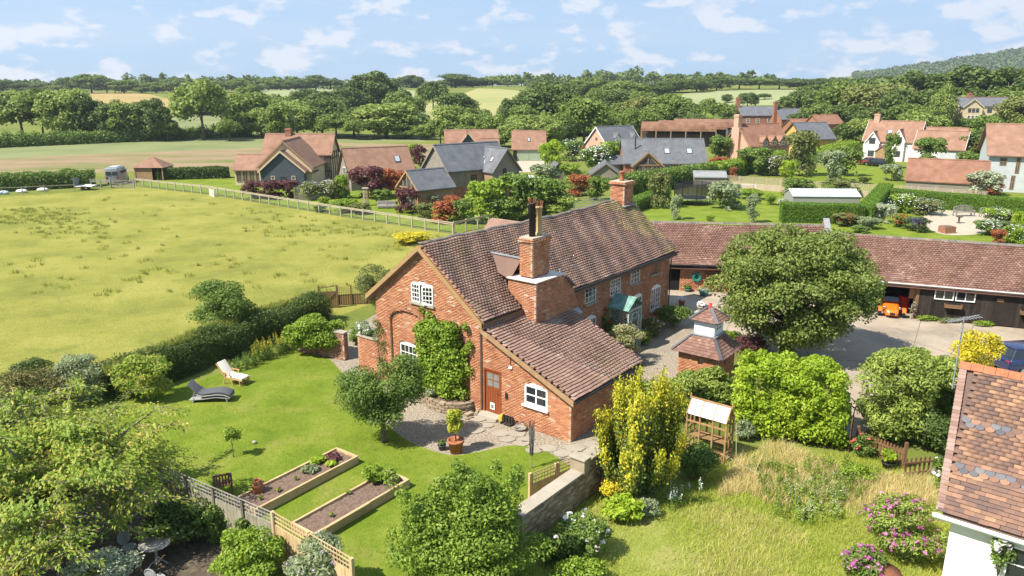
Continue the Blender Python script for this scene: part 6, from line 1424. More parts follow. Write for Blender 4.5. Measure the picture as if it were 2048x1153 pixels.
# green bin under the big tree
wb = MB(); wb.add([(-.25,-.3,.05),(.25,-.3,.05),(.25,.3,.05),(-.25,.3,.05),(-.29,-.36,.95),(.29,-.36,.95),(.29,.36,.95),(-.29,.36,.95)], [(0,3,2,1),(4,5,6,7),(0,1,5,4),(1,2,6,5),(2,3,7,6),(3,0,4,7)]); wt_ = thing('wheelie_bin', 'dark green wheelie bin under the big yard tree', 'bin', at(1572,712), R(20)); GB = pmat('bin_green', [(.012,.06,.03)], rough=.5)
wb.build('body', GB, wt_, False, .02); MB().box((-.31,-.40,.95),(.31,.38,1.03)).build('lid', GB, wt_, False, .03)
for y in (-.24,.24): MB().tube([(-.05+.3*0+.2,y,.1),(.26,y,.1)], .1, 10).build('wheel', M_TYRE, wt_)

# big yard tree and shrubs by it
mz = np.random.default_rng(231)
tree('yard_tree', 'broad round maple tree shading the yard', 'tree', at(1572,712), (4.45,4.1,3.4), 4.0, 64000, .15, .07, F_MAPLE, 230, trunk=(.22,3.4), limbs=34, ncl=120, cr=.21, shape='round', bark=M_BARK, fill=.55, droop=.4, flat=.85)
tree('berberis', 'dark purple berberis bush behind the laurel', 'shrub', at(1500,722), (1.0,.8,.85), .8, 4500, .08, .035, F_PURPLE, 232)
tree('tree_skirt', 'low green growth between the urn pier and the purple bush', 'plant', at(1450,690), (1.1,.6,.5), .4, 2400, .10, .045, F_BRIGHT, 233)
tree('drive_shrub', 'green shrub between the dovecote and the yard', 'shrub', at(1462,815), (.7,.6,.8), .8, 2600, .11, .05, F_MID, 234)

# ================================================================== village houses
def tilemat(name, cols, st=()): return pmat(name, cols, rough=.9, nscale=.8, detail=9, nrough=.7, bump=.5, bscale=7, bdist=.03, stains=[((.10,.055,.04),.35,.56,.75,.4)]+list(st))
T_RED = tilemat('red_roof', [(.20,.11,.075),(.25,.142,.096),(.30,.18,.128)]); T_BROWN = tilemat('brown_roof', [(.17,.085,.055),(.23,.115,.075),(.28,.15,.10)])
T_SLATE = pmat('slate_roof', [(.085,.09,.10),(.115,.12,.13),(.15,.155,.165)], rough=.6, spec=.35, nscale=.9, detail=9, nrough=.7, bump=.4, bscale=7, bdist=.02)
T_RUST = pmat('rusty_iron', [(.12,.062,.036),(.19,.10,.062),(.24,.145,.10)], rough=.9, nscale=.5, detail=8, bump=.4, bscale=3)
W_NAVY = pmat('navy_boards', [(.055,.065,.085),(.075,.085,.105)], rough=.8, nscale=2, wave=((.03,.035,.045),2.4,'Z',.7)); W_GREYB = pmat('silvered_boards', [(.20,.175,.145),(.27,.24,.20)], rough=.9, nscale=1.5, wave=((.11,.095,.08),2.6,'X',.7))
W_WARMB = pmat('warm_boards', [(.33,.20,.11),(.26,.19,.13),(.38,.25,.15)], rough=.85, nscale=1.2, wave=((.14,.09,.05),2.6,'X',.7)); W_PALEB = pmat('pale_blue_boards', [(.42,.45,.45),(.50,.53,.53)], rough=.8, nscale=1.5, wave=((.30,.33,.34),2.2,'Z',.7))
W_CREAM = M_CREAM; W_WHITE = pmat('white_wall', [(.66,.64,.58),(.74,.72,.67)], rough=.9, nscale=1); W_PINK = pmat('pale_brick_wall', [(.42,.24,.17),(.48,.30,.22),(.52,.35,.26)], rough=.9, nscale=5, detail=8); W_YEL = pmat('ochre_wall', [(.50,.30,.08),(.56,.36,.12)], rough=.9, nscale=1)
W_BRICK = pmat('village_brick', [(.20,.085,.055),(.29,.135,.085),(.34,.18,.12)], rough=.9, nscale=6, detail=8); W_DKTIM = pmat('dark_timber', [(.06,.042,.03),(.09,.065,.045)], rough=.85, nscale=2)
W_GREEN = pmat('sage_doors', [(.27,.33,.22),(.32,.38,.26)], rough=.6, nscale=2); G_DIM = pmat('far_glass', [(.035,.04,.045),(.09,.10,.11)], rough=.1, spec=.7, nscale=1.5)
def wing(root, x0, y0, L, W, eave, ridge, wallm, roofm, axis='x', over=.3, thick=.14, gable=None, barge=None, z0=0.0):
    """a gabled volume; ridge along x or y. returns the roof part"""
    f = (lambda a, b, z: (x0+a, y0+b, z0+z)) if axis == 'x' else (lambda a, b, z: (x0+b, y0+a, z0+z))
    t = (ridge-eave)/(W/2); w = MB()
    w.add([f(0,0,0),f(0,W,0),f(0,W,eave),f(0,W/2,ridge-.06),f(0,0,eave),f(L,0,0),f(L,W,0),f(L,W,eave),f(L,W/2,ridge-.06),f(L,0,eave)], [(4,3,2,1,0),(5,6,7,8,9),(0,5,9,4),(1,2,7,6),(4,9,8,3),(2,3,8,7)]); w.build('wall', wallm, root)
    r = MB(); ez = eave - over*t
    for s in (0, 1):
        e = -over if s == 0 else W+over
        r.add([f(-over,e,ez),f(L+over,e,ez),f(L+over,W/2,ridge),f(-over,W/2,ridge),f(-over,e,ez+thick),f(L+over,e,ez+thick),f(L+over,W/2,ridge+thick),f(-over,W/2,ridge+thick)], [(0,3,2,1),(4,5,6,7),(0,1,5,4),(1,2,6,5),(2,3,7,6),(3,0,4,7)])
    ro = r.build('roof', roofm, root)
    c = MB(); c.add([f(-over,W/2-.12,ridge+thick-.03),f(L+over,W/2-.12,ridge+thick-.03),f(L+over,W/2,ridge+thick+.09),f(-over,W/2,ridge+thick+.09),f(-over,W/2+.12,ridge+thick-.03),f(L+over,W/2+.12,ridge+thick-.03)], [(0,1,2,3),(3,2,5,4),(0,3,4),(1,5,2)]); c.build('ridge_cap', roofm, ro)
    if barge is not None:
        for a in (-over-.03, L+over):
            b = MB()
            for s in (0, 1):
                e = -over if s == 0 else W+over
                b.add([f(a,e,ez-.12),f(a,W/2,ridge-.12),f(a,W/2,ridge+thick+.02),f(a,e,ez+thick+.02),f(a+.04,e,ez-.12),f(a+.04,W/2,ridge-.12),f(a+.04,W/2,ridge+thick+.02),f(a+.04,e,ez+thick+.02)], [(0,1,2,3),(4,7,6,5),(0,4,5,1),(3,2,6,7)])
            b.build('bargeboard', barge, root)
    return ro
def win(root, face, a, z, w, h, c=2, r=2, frame=None, pos=0.0, fw=.07):
    """face: 'f' front (-y), 'r' right (+x), 'l' left (-x); pos is the face's plane"""
    if face == 'f': O, U, N = (a, pos, z), (1,0,0), (0,-1,0)
    elif face == 'r': O, U, N = (pos, a, z), (0,1,0), (1,0,0)
    else: O, U, N = (pos, a+w, z), (0,-1,0), (-1,0,0)
    return window(root, O, U, N, w, h, c, r, frame=frame, near=False, depth=.03, fw=fw, bars=.045, glass=G_DIM, sill=False)
def skylight(roof, P, U, V, w, h):
    P = Vector(P); U = Vector(U); V = Vector(V).normalized(); N = U.cross(V); m = MB(); m.obox(P+N*.05, U, V, N, w/2, h/2, .05); o = m.build('skylight', M_BLACK, roof); MB().obox(P+N*.11, U, V, N, w/2-.07, h/2-.07, .01).build('pane', pmat('sky_glass', [(.35,.38,.42)], rough=.05, spec=1.0), o)
def chimney(root, x, y, z0, z1, w=.7, mat=None, pots=1):
    m = MB(); m.box((x-w/2,y-w/2,z0),(x+w/2,y+w/2,z1)); m.box((x-w/2-.06,y-w/2-.06,z1-.3),(x+w/2+.06,y+w/2+.06,z1-.12)); o = m.build('chimney', mat or W_BRICK, root)
    for k in range(pots): MB().lathe([(.12,z1),(.10,z1+.35),(.13,z1+.37),(.13,z1+.42),(.0,z1+.40)], 10, (x+(k-(pots-1)/2)*.32,y,0)).build('chimney_pot', M_TERRA, o)
def dbl(root, x, y, w, h, n, mat, z=0.05):
    for k in range(n): MB().box((x+w*k/n+.02,y-.05,z),(x+w*(k+1)/n-.02,y,z+h)).build('door', mat, root)
def V3(v): return Vector((v.x, v.y, 0))

# timber-framed house with the navy gable
h = thing('timber_house', 'red-roofed house with a navy boarded gable and cream gable behind', 'house', at(523,377))
wing(h, 0, 0, 1.3, 6.2, 2.5, 5.15, W_NAVY, T_RED, 'y', barge=M_CREAM); wing(h, -.7, 1.6, 8.5, 7.6, 2.9, 6.4, W_CREAM, T_RED, 'y', barge=M_OAK); r_ = wing(h, -2.4, 9.4, 10.2, 5.6, 4.05, 6.75, W_CREAM, T_RED, 'x', barge=M_OAK); wing(h, -4.8, 3.2, 4.9, 4.6, 2.35, 4.15, W_CREAM, T_RED, 'x')
chimney(h, .9, 12.2, 6.0, 7.7, .9, W_BRICK, 0)
for x in (1.5, 4.4): win(h, 'f', x, .8, .55, .95, 1, 2, M_CREAM)
win(h, 'f', 2.8, 1.0, .8, .6, 2, 1, M_BLACK)
for k in range(5): win(h, 'f', -4.6+k*.95, .5, .8, 1.65, 2, 1, M_OAK, 3.2)
for z in (3.3, 4.2): MB().bar((7.86,9.4,z),(7.86,15,z),.12,.1).build('timber', W_DKTIM, h)
for y in (9.5,10.8,12.2,13.6,14.9): MB().bar((7.86,y,0),(7.86,y,4.3),.12,.12).build('timber', W_DKTIM, h)
for k in range(5): MB().bar((6.95+k*.22,9.34,.2),(6.95+k*.22,9.34,4.0),.08,.08).build('timber', W_DKTIM, h)
for z in (1.4,2.6,3.6): MB().bar((6.9,9.33,z),(7.85,9.33,z),.08,.1).build('timber', W_DKTIM, h)
MB().box((6.6,1.0,2.0),(7.2,4.6,2.15)).build('porch_roof', W_DKTIM, h)
# red-roofed barn
h = thing('barn_house', 'boarded outbuilding with a long orange-red tiled roof and one roof window', 'house', V3(atY(702,360,104)), R(27))
r_ = wing(h, 0, 0, 9.2, 6.4, 2.1, 5.5, W_GREYB, T_RED, 'x', barge=W_DKTIM); skylight(r_, (7.3,1.6,3.95), (1,0,0), (0,3.2,3.4), .8, 1.1); win(h, 'l', 2.6, 1.6, 1.2, 1.4, 2, 1, M_WHITE, -.0)
for k in range(6): MB().bar((-1.4,.8+k*.5,.4+k*.25),(-.2,.8+k*.5,.4+k*.25),.35,.06).build('stair_tread', W_DKTIM, h)
# grey boarded house
h = thing('boarded_house', 'silver-grey boarded house with slate roof and cross wing', 'house', V3(atY(898,402,96)), R(38)); 
r_ = wing(h, 0, 0, 9.8, 6.0, 3.7, 6.6, W_GREYB, T_SLATE, 'x', barge=W_GREYB); r2 = wing(h, 5.4, -2.3, 5.0, 4.3, 3.5, 6.1, W_GREYB, T_SLATE, 'y', barge=W_GREYB)
MB().box((5.38,-2.33,0),(9.72,-2.26,1.6)).build('brick_plinth', W_BRICK, h); MB().box((0.05,-.04,0),(5.4,-.0,1.5)).build('brick_plinth', W_BRICK, h); MB().box((2.6,-.05,1.5),(5.38,-.0,3.3)).build('board_cladding', W_WARMB, h); MB().box((5.35,-2.2,1.6),(5.4,0,3.3)).build('board_cladding', W_WARMB, h)
for x, z in ((3.4,1.9),(3.4,.4)): win(h, 'f', x, z, .95, 1.0, 2, 2, M_BLACK, -.05)
win(h, 'f', 7.0, 2.3, .5, 1.4, 1, 2, M_BLACK, -2.3); win(h, 'f', 6.9, .5, .6, .9, 1, 1, M_BLACK, -2.33); win(h, 'l', -1.6, .4, .9, 1.0, 2, 2, M_BLACK, 5.38); win(h, 'l', 2.2, 3.0, .8, .8, 2, 1, M_BLACK, 0)
for P in ((6.4,-.8,4.75),(6.0,.6,4.2),(6.4,1.2,4.75)): skylight(r2, P, (0,1,0), (-2.15,0,-2.55), .55, .8)
MB().tube([(5.6,3.8,6.3),(5.6,3.8,8.3)], .06, 6).build('flue', M_BLACK, h)
MB().box((10.6,-1,0),(15,3,1.7)).build('link_wall', W_DKTIM, h)
for k in range(8): MB().box((10.4+k*.6,-1.4,1.75),(10.9+k*.6,3.2,1.85)).build('roof_panel', pmat('white_sheet', [(.55,.56,.57)], rough=.5), h)
h = thing('oak_garden_room', 'oak-framed garden room with slate roof and glazed gable', 'house', at(838,418), R(40))
r_ = wing(h, 0, 0, 5.0, 4.4, 2.3, 4.2, W_WARMB, T_SLATE, 'x', barge=M_OAK); dbl(h, 0, 0, 0, 0, 0, M_OAK)
for k in range(3): win(h, 'l', .5+k*1.15, .2, 1.1, 1.95, 2, 1, M_OAK, -.02)
gm_ = MB(); gm_.prism([(-.04,.5,2.35),(-.04,3.9,2.35),(-.04,2.2,3.75)], (-1,0,0), .03); gm_.build('gable_glazing', G_DIM, h)
for a, b in (((-.09,.3,2.3),(-.09,4.1,2.3)),((-.09,2.2,2.3),(-.09,2.2,3.9)),((-.09,1.3,2.3),(-.09,1.3,3.1)),((-.09,3.1,2.3),(-.09,3.1,3.1)),((-.09,.1,2.2),(-.09,2.2,4.0)),((-.09,4.3,2.2),(-.09,2.2,4.0))): MB().bar(a,b,.14,.14).build('timber', M_OAK, h)
for y in (.05,4.35): MB().box((-.15,y-.1,0),(.05,y+.1,2.3)).build('post', M_OAK, h)
MB().box((.2,-.05,0),(4.9,-.01,1.2)).build('brick_plinth', W_BRICK, h)
# house behind with cross gables
h = thing('cross_gabled_house', 'red-tiled cross-gabled house behind the grey boarded house', 'house', V3(atY(893,300,139)), R(6)); wing(h, 0, 2, 9.6, 6, 3.3, 5.9, W_CREAM, T_RED, 'x'); wing(h, 1.8, 0, 5, 4.4, 3.0, 5.7, W_NAVY, T_RED, 'y', barge=M_CREAM); wing(h, 6.6, .8, 3, 3, 2.8, 4.5, W_CREAM, T_RED, 'x')
# garage
h = thing('garage', 'red-roofed garage with pale green double doors', 'garage', at(1026,322)); r_ = wing(h, 0, 0, 6.2, 6, 2.35, 5.45, W_DKTIM, T_RED, 'x'); dbl(h, .75, 0, 4.7, 2.05, 2, W_GREEN); skylight(r_, (3.1,1.4,3.9), (1,0,0), (0,3,3.1), .5, .9)
# slate house
h = thing('slate_house', 'long slate-roofed brick house with an oak-framed glazed front gable', 'house', at(1248,353), R(-1)); r_ = wing(h, 0, 0, 13.0, 7.4, 2.2, 5.6, W_BRICK, T_SLATE, 'x')
wing(h, 1.2, -1.6, 4, 4.6, 1.9, 3.9, M_OAK, T_SLATE, 'y', barge=M_OAK); 
for k in range(3): win(h, 'f', 1.5+k*1.4, .15, 1.25, 1.65, 2, 1, M_OAK, -1.62)
MB().prism([(2.0,-1.63,2.0),(5.0,-1.63,2.0),(3.5,-1.63,3.35)], (0,-1,0), .02).build('gable_glazing', G_DIM, h)
for a, b in (((3.5,-1.68,1.9),(3.5,-1.68,3.7)),((1.3,-1.68,1.95),(5.7,-1.68,1.95)),((1.3,-1.68,1.9),(3.5,-1.68,3.75)),((5.7,-1.68,1.9),(3.5,-1.68,3.75))): MB().bar(a,b,.14,.12).build('timber', M_OAK, h)
for x in (6.4,8.8,11.2): win(h, 'f', x, .5, 1.0, 1.2, 2, 2, M_WHITE)
for x in (7.0,10.6): skylight(r_, (x,1.7,3.85), (1,0,0), (0,3.7,3.4), .9, 1.1)
MB().tube([(1.9,2.0,3.8),(1.9,2.0,6.2)], .1, 8).build('flue', M_BLACK, h)
h = thing('garden_shed', 'silvered timber shed with dark gabled roof in front of the slate house', 'shed', at(1182,366), R(-4)); wing(h, 0, 0, 4.5, 4.4, 1.3, 2.9, W_GREYB, T_SLATE, 'y', barge=W_GREYB)
h = thing('garden_shed', 'small pointed slate-roofed shed behind the copper shrub', 'shed', at(1097,362), R(10)); wing(h, 0, 0, 3, 3.0, 1.1, 2.5, W_GREYB, T_SLATE, 'y')
h = thing('link_building', 'low slate-roofed timber link beside the slate house', 'shed', at(1210,352), R(8)); wing(h, 0, 0, 4, 3.5, 1.9, 2.9, W_GREYB, T_SLATE, 'x'); win(h, 'f', 2.4, .3, .7, 1.4, 1, 3, M_BLACK)
# pale brick gable house
h = thing('brick_gable_house', 'pale brick gabled house with slate roof and two white dormers', 'house', V3(atY(1214,315,147)), R(34)); r_ = wing(h, 0, 0, 9, 6.6, 3.0, 6.2, W_PINK, T_SLATE, 'x', barge=M_WHITE)
for x in (2.6,7.0): wing(r_, x, .6, 1.8, 1.3, 4.2, 5.0, W_WHITE, T_SLATE, 'y', .12)
MB().lathe([(0,0),(.3,0),(.3,.05),(0,.05)], 14).build('round_window', G_DIM, h).matrix_local = Matrix.Translation((-.02,3.3,4.0)) @ Matrix.Rotation(-PI/2, 4, 'Y')
# dutch barns
def barrel(label, loc, rz, L, W, eave, crown, group):
    h = thing('dutch_barn', label, 'barn', loc, rz, group); r = MB(); n = 12; pts = [(W/2*(1-math.cos(PI*k/n)), eave+(crown-eave)*math.sin(PI*k/n)) for k in range(n+1)]
    for k in range(n): (y0,z0),(y1,z1) = pts[k], pts[k+1]; r.add([(0,y0,z0),(L,y0,z0),(L,y1,z1),(0,y1,z1),(0,y0,z0+.08),(L,y0,z0+.08),(L,y1,z1+.08),(0,y1,z1+.08)], [(0,3,2,1),(4,5,6,7),(0,1,5,4),(2,3,7,6),(1,2,6,5),(3,0,4,7)])
    r.build('roof', T_RUST, h); MB().box((.1,W-.2,0),(L-.1,W,eave)).build('back_wall', W_DKTIM, h); MB().box((.2,1.6,0),(L-.4,1.7,eave-.6)).build('bay_boards', W_DKTIM, h)
    e = MB(); e.add([(L-.4,y,z-.05) for y, z in pts], [tuple(range(n+1))]); e.build('end_sheet', M_BLACK, h)
    for k in range(6): MB().box((k*L/5.05,0,0),(k*L/5.05+.25,.25,eave)).build('post', W_WARMB, h)
    return h
b0 = V3(atY(1280,300,183)); barrel('long rusty barrel-roofed barn, front bay', b0, R(-12), 17.5, 6, 3.6, 5.6, 'rusty barrel-roofed barns'); barrel('rusty barrel-roofed barn, middle bay', b0+Vector((5,5,0)), R(-12), 16.5, 5, 3.8, 5.7, 'rusty barrel-roofed barns'); barrel('rusty barrel-roofed barn, right-hand bay', b0+Vector((10,9.5,0)), R(-12), 16, 5, 3.9, 5.9, 'rusty barrel-roofed barns')
MB().box((0,0,0),(4,.3,3.5)).build('grey_sheet_wall', pmat('zinc_sheet', [(.28,.29,.31),(.34,.35,.37)], rough=.6, nscale=1), bpy.data.objects['dutch_barn.002']).location = (12,-.4,0)
# tall chimney house
h = thing('chimney_house', 'pale gabled house with a tall brick chimney and three tiled dormers', 'house', V3(atY(1497,330,146)), R(25)); r_ = wing(h, 0, 0, 10, 7.4, 2.9, 6.7, W_PINK, T_BROWN, 'x', barge=M_OAK)
m = MB(); m.box((-.6,2.7,0),(.2,4.8,6.2)); m.box((-.55,3.1,6.2),(.25,4.4,8.7)); m.box((-.65,3.0,8.25),(.35,4.5,8.5)); m.build('chimney', W_PINK, h)
for k in range(3): wing(r_, 2.9+k*2.2, -.2, 2.6, 1.5, 3.6, 4.5, M_OAK, T_RED, 'y', .15); win(h, 'f', 3.2+k*2.2, 2.9, .9, .7, 2, 1, M_WHITE, -.2)
for k in range(4): MB().bar((2.5+k*2,-1.6,0),(2.5+k*2,-.1,2.4),.15,.15).build('brace', W_DKTIM, h); win(h, 'f', 2.6+k*1.8, .4, 1.1, 1.5, 2, 2, M_OAK)
h = thing('ochre_gable_house', 'ochre rendered gable with slate roof and roof windows', 'house', V3(atY(1604,305,161)), R(17)); r_ = wing(h, 0, 0, 8, 7.2, 3.2, 6.3, W_YEL, T_SLATE, 'x', barge=W_DKTIM)
for x in (3,5,7): skylight(r_, (x,1.5,4.45), (1,0,0), (0,3.6,3.1), .6, 1.3)
# farm group
gz_ = lambda x, y, Y: Vector((atY(x,y,Y).x, Y, float(terrain(atY(x,y,Y).x, Y))))
h = thing('farmhouse', 'distant slate-roofed farmhouse with a tall chimney', 'house', gz_(1482,250,236)); wing(h, 0, 0, 11, 8, 5.2-h.location.z*0, 7.6, W_BRICK, T_SLATE, 'x'); chimney(h, -.3, 4, 5, 10.2, 1.2, W_BRICK, 2)
for x in (1.5,4.5,8): win(h, 'f', x, 3, 1.1, 1.2, 2, 2)
h = thing('farm_gable', 'brick gable with slate roof right of the farmhouse', 'house', gz_(1562,255,228), R(12)); wing(h, 0, 0, 7, 6.5, 4.2, 7.0, W_BRICK, T_SLATE, 'x'); chimney(h, -.6, 3.2, 3, 9.2, 1.0, W_BRICK, 1)
h = thing('farm_barn', 'brown-roofed brick barn at the end of the drive', 'barn', gz_(1636,275,205), R(16)); wing(h, 0, 0, 7.5, 6, 3.9, 6.0, W_BRICK, T_BROWN, 'x'); win(h, 'l', 2.4, 1.6, 1.0, 1.0, 2, 1, M_WHITE)
h = thing('farm_shed', 'low brown-roofed farm shed between the ochre gable and the barn', 'barn', gz_(1590,268,212), R(14)); r_ = wing(h, 0, 0, 8, 6, 2.7, 4.8, W_BRICK, T_BROWN, 'x'); skylight(r_, (5.5,1.5,3.75), (1,0,0), (0,3,2.1), 1.6, .6)
# white house
h = thing('white_house', 'white house with red tiled roof, dormers and a boarded wing', 'house', V3(atY(1722,330,150)), R(-38)); r_ = wing(h, 0, 0, 9.5, 7, 3.8, 7.3, W_WHITE, T_RED, 'x', barge=M_WHITE)
chimney(h, 1.2, 3.5, 6.6, 8.7, 1.0, W_PINK, 1); wing(h, .6, -1.0, 4, 2.4, 3.6, 5.4, W_WHITE, T_RED, 'y', .2, barge=M_WHITE); wing(h, 5.2, -.7, 4, 2.2, 4.0, 5.9, W_WHITE, T_RED, 'y', .2, barge=M_WHITE)
for x, z, p in ((1.2,3.2,-1.0),(1.2,.8,-1.0),(5.8,3.5,-.7),(5.8,.9,-.7),(3.6,.9,0)): win(h, 'f', x, z, 1.1, 1.1, 3, 2, M_BLACK, p)
wing(h, 2.9, -2.6, 2.2, 2.2, 1.9, 2.9, M_OAK, T_RED, 'y', .2); skylight(r_, (4.2,1.6,5.4), (1,0,0), (0,3.5,3.5), .9, .9)
wing(h, 9.6, -3.2, 8, 6.2, 3.0, 5.9, W_PALEB, T_RED, 'x', barge=M_WHITE); MB().box((9.58,-3.26,0),(14,-3.2,2.9)).build('white_panel', W_WHITE, h); wing(h, 8, 7.5, 8, 6, 3.4, 6.0, W_PALEB, T_RED, 'x')
# cream house far right
Pz = gz_(1917,243,214); h = thing('cream_house', 'distant cream two-storey house with slate roof at the wood edge', 'house', Pz, R(-8)); wing(h, 0, 0, 13, 7, 4.6, 6.8, W_CREAM, T_SLATE, 'x'); wing(h, .2, -1.4, 6, 5, 4.4, 6.4, W_CREAM, T_SLATE, 'y', barge=W_CREAM); wing(h, 12.6, .6, 4, 5, 3.8, 5.6, W_CREAM, T_SLATE, 'x'); chimney(h, 3.4, 3.6, 6.4, 8.0, 1.0, W_BRICK, 1); MB().box((-.3,3.3,6.86),(13.3,3.7,7.05)).build('red_ridge', T_RED, h)
for x in (1.5,2.5,3.5): win(h, 'f', x, 2.9, .75, 1.1, 1, 2, M_BLACK, -1.4); win(h, 'f', x, .6, .75, 1.5, 1, 2, M_WHITE, -1.4)
for x in (7,9.5): win(h, 'f', x, 2.8, 1.2, 1.1, 2, 2, M_BLACK)
win(h, 'f', 14, 2.8, 1.4, 1.1, 2, 2, M_WHITE, .6)
# boarded barn at the right edge
h = thing('boarded_barn', 'tall pale boarded barn house with red roof at the right edge', 'house', V3(atY(1969,385,104)), R(-24)); r_ = wing(h, 0, 0, 12, 9.5, 5.2, 8.8, W_PALEB, T_RED, 'x', over=.5); skylight(r_, (5.5,2.0,6.7), (1,0,0), (0,4.7,3.6), 2.0, 1.1)
for x, z, w_, hh in ((1.2,3.6,.8,1.0),(3.1,2.6,.5,2.4),(4.2,2.6,.9,2.4),(6.6,3.6,1.0,1.0),(1.1,.6,.9,1.6),(2.8,.4,.5,1.9),(6.6,.6,1.0,1.5)): win(h, 'f', x, z, w_, hh, 2, 2, M_OAK)
h = thing('tiled_garage', 'low building showing a plain red-brown tiled roof slope', 'garage', V3(atY(1808,390,104)), R(-29)); wing(h, 0, 0, 9.6, 6.4, 1.55, 4.15, W_GREYB, T_BROWN, 'x', over=.2)
h = thing('grey_shed', 'grey felt-roofed shed behind the trampoline', 'shed', at(1388,376), R(-6)); wing(h, 0, 0, 4.4, 2.6, 1.5, 2.1, W_GREYB, pmat('grey_felt', [(.20,.21,.21),(.26,.27,.27)], rough=.9, nscale=2), 'x', .15); win(h, 'r', .6, .5, .6, .7, 1, 1, M_WHITE, 4.4)

# ================================================================== far garden furniture
tp = thing('trampoline', 'round trampoline with black safety net on the garden lawn', 'trampoline', at(1383,408)); n = 24; rr = 2.15
MB().lathe([(0,.82),(rr-.35,.82),(rr-.35,.84),(0,.84)], 24).build('mat', M_BLACK, tp); MB().lathe([(rr-.35,.85),(rr,.85),(rr+.05,.82),(rr,.80)], 24).build('pad', pmat('trampoline_pad', [(.10,.12,.13)], rough=.7), tp)
nm_ = bpy.data.materials.new('safety_net'); nm_.use_nodes = True; ntn = nm_.node_tree; tb_ = ntn.nodes.new('ShaderNodeBsdfTransparent'); mx_ = ntn.nodes.new('ShaderNodeMixShader'); mx_.inputs[0].default_value = .62; pb = ntn.nodes['Principled BSDF']; pb.inputs['Base Color'].default_value = (.02,.02,.02,1); ntn.links.new(tb_.outputs[0], mx_.inputs[1]); ntn.links.new(pb.outputs[0], mx_.inputs[2]); ntn.links.new(mx_.outputs[0], ntn.nodes['Material Output'].inputs[0])
MB().lathe([(rr,.86),(rr,2.65)], 24).build('net', nm_, tp)
for k in range(8):
    a = k*PI/4; MB().tube([(math.cos(a)*(rr+.06),math.sin(a)*(rr+.06),0),(math.cos(a)*(rr+.06),math.sin(a)*(rr+.06),2.7)], .04, 6).build('pole', M_BLACK, tp)
gl = thing('goal', 'small white football goal by the trellis fence', 'goal', at(1482,388)); 
for a, b in (((0,0,0),(0,0,1.2)),((1.9,0,0),(1.9,0,1.2)),((0,0,1.2),(1.9,0,1.2)),((0,0,1.2),(0,.9,0)),((1.9,0,1.2),(1.9,.9,0)),((0,.9,.03),(1.9,.9,.03))): MB().bar(a,b,.07,.07).build('bar', M_WHITE, gl)
gt = thing('glass_frame', 'long low growing frame with pale translucent roof behind the clipped hedge', 'cold frame', at(1585,412), R(-3)); wing(gt, 0, 0, 8.0, 3.6, 1.15, 1.75, pmat('frame_side', [(.25,.25,.22)], rough=.8), pmat('pale_sheet', [(.36,.39,.40),(.46,.49,.50)], rough=.35, spec=.5, nscale=2), 'x', .1, .06)
def slat_fence(label, px, h, per, mat, name='trellis_fence', solid=.5):
    P = [at(*p) for p in px]; t = thing(name, label, 'fence', V3(P[0])); b = P[0]
    for i in range(len(P)-1):
        A, B = P[i]-b, P[i+1]-b; n = max(1, round((B-A).length/per))
        for k in range(n):
            a, c = A.lerp(B, k/n), A.lerp(B, (k+1)/n); d = (c-a).normalized(); nn = Vector((-d.y,d.x,0)); Z = Vector((0,0,1)); L = (c-a).length
            m = MB()
            for q in range(6): m.obox((a+c)/2+Z*(h*solid+(h*(1-solid))*q/5), d, Z, nn, L/2, .025, .012)
            for q in range(int(L/.2)): m.obox(a+d*(q+.5)*.2+Z*(h*(1+solid)/2), d, Z, nn, .02, h*(1-solid)/2, .014)
            m.build('trellis', mat, t); MB().obox((a+c)/2+Z*h*solid/2, d, Z, nn, L/2, h*solid/2, .02).build('panel', mat, t); MB().obox(a+Z*h/2, d, Z, nn, .06, h/2+.06, .06).build('post', mat, t)
    return t
M_PALEF = pmat('pale_fence', [(.36,.29,.20),(.45,.37,.27)], rough=.85, nscale=2, rnd=.3)
slat_fence('long pale trellis-topped fence behind the clipped hedges', [(1452,376),(1560,384),(1640,390),(1800,400),(1972,412)], 1.75, 1.85, M_PALEF)
slat_fence('short pale trellis fence beside the rose border on the village lawn', [(590,402),(660,398),(700,392)], 1.6, 1.8, M_PALEF)
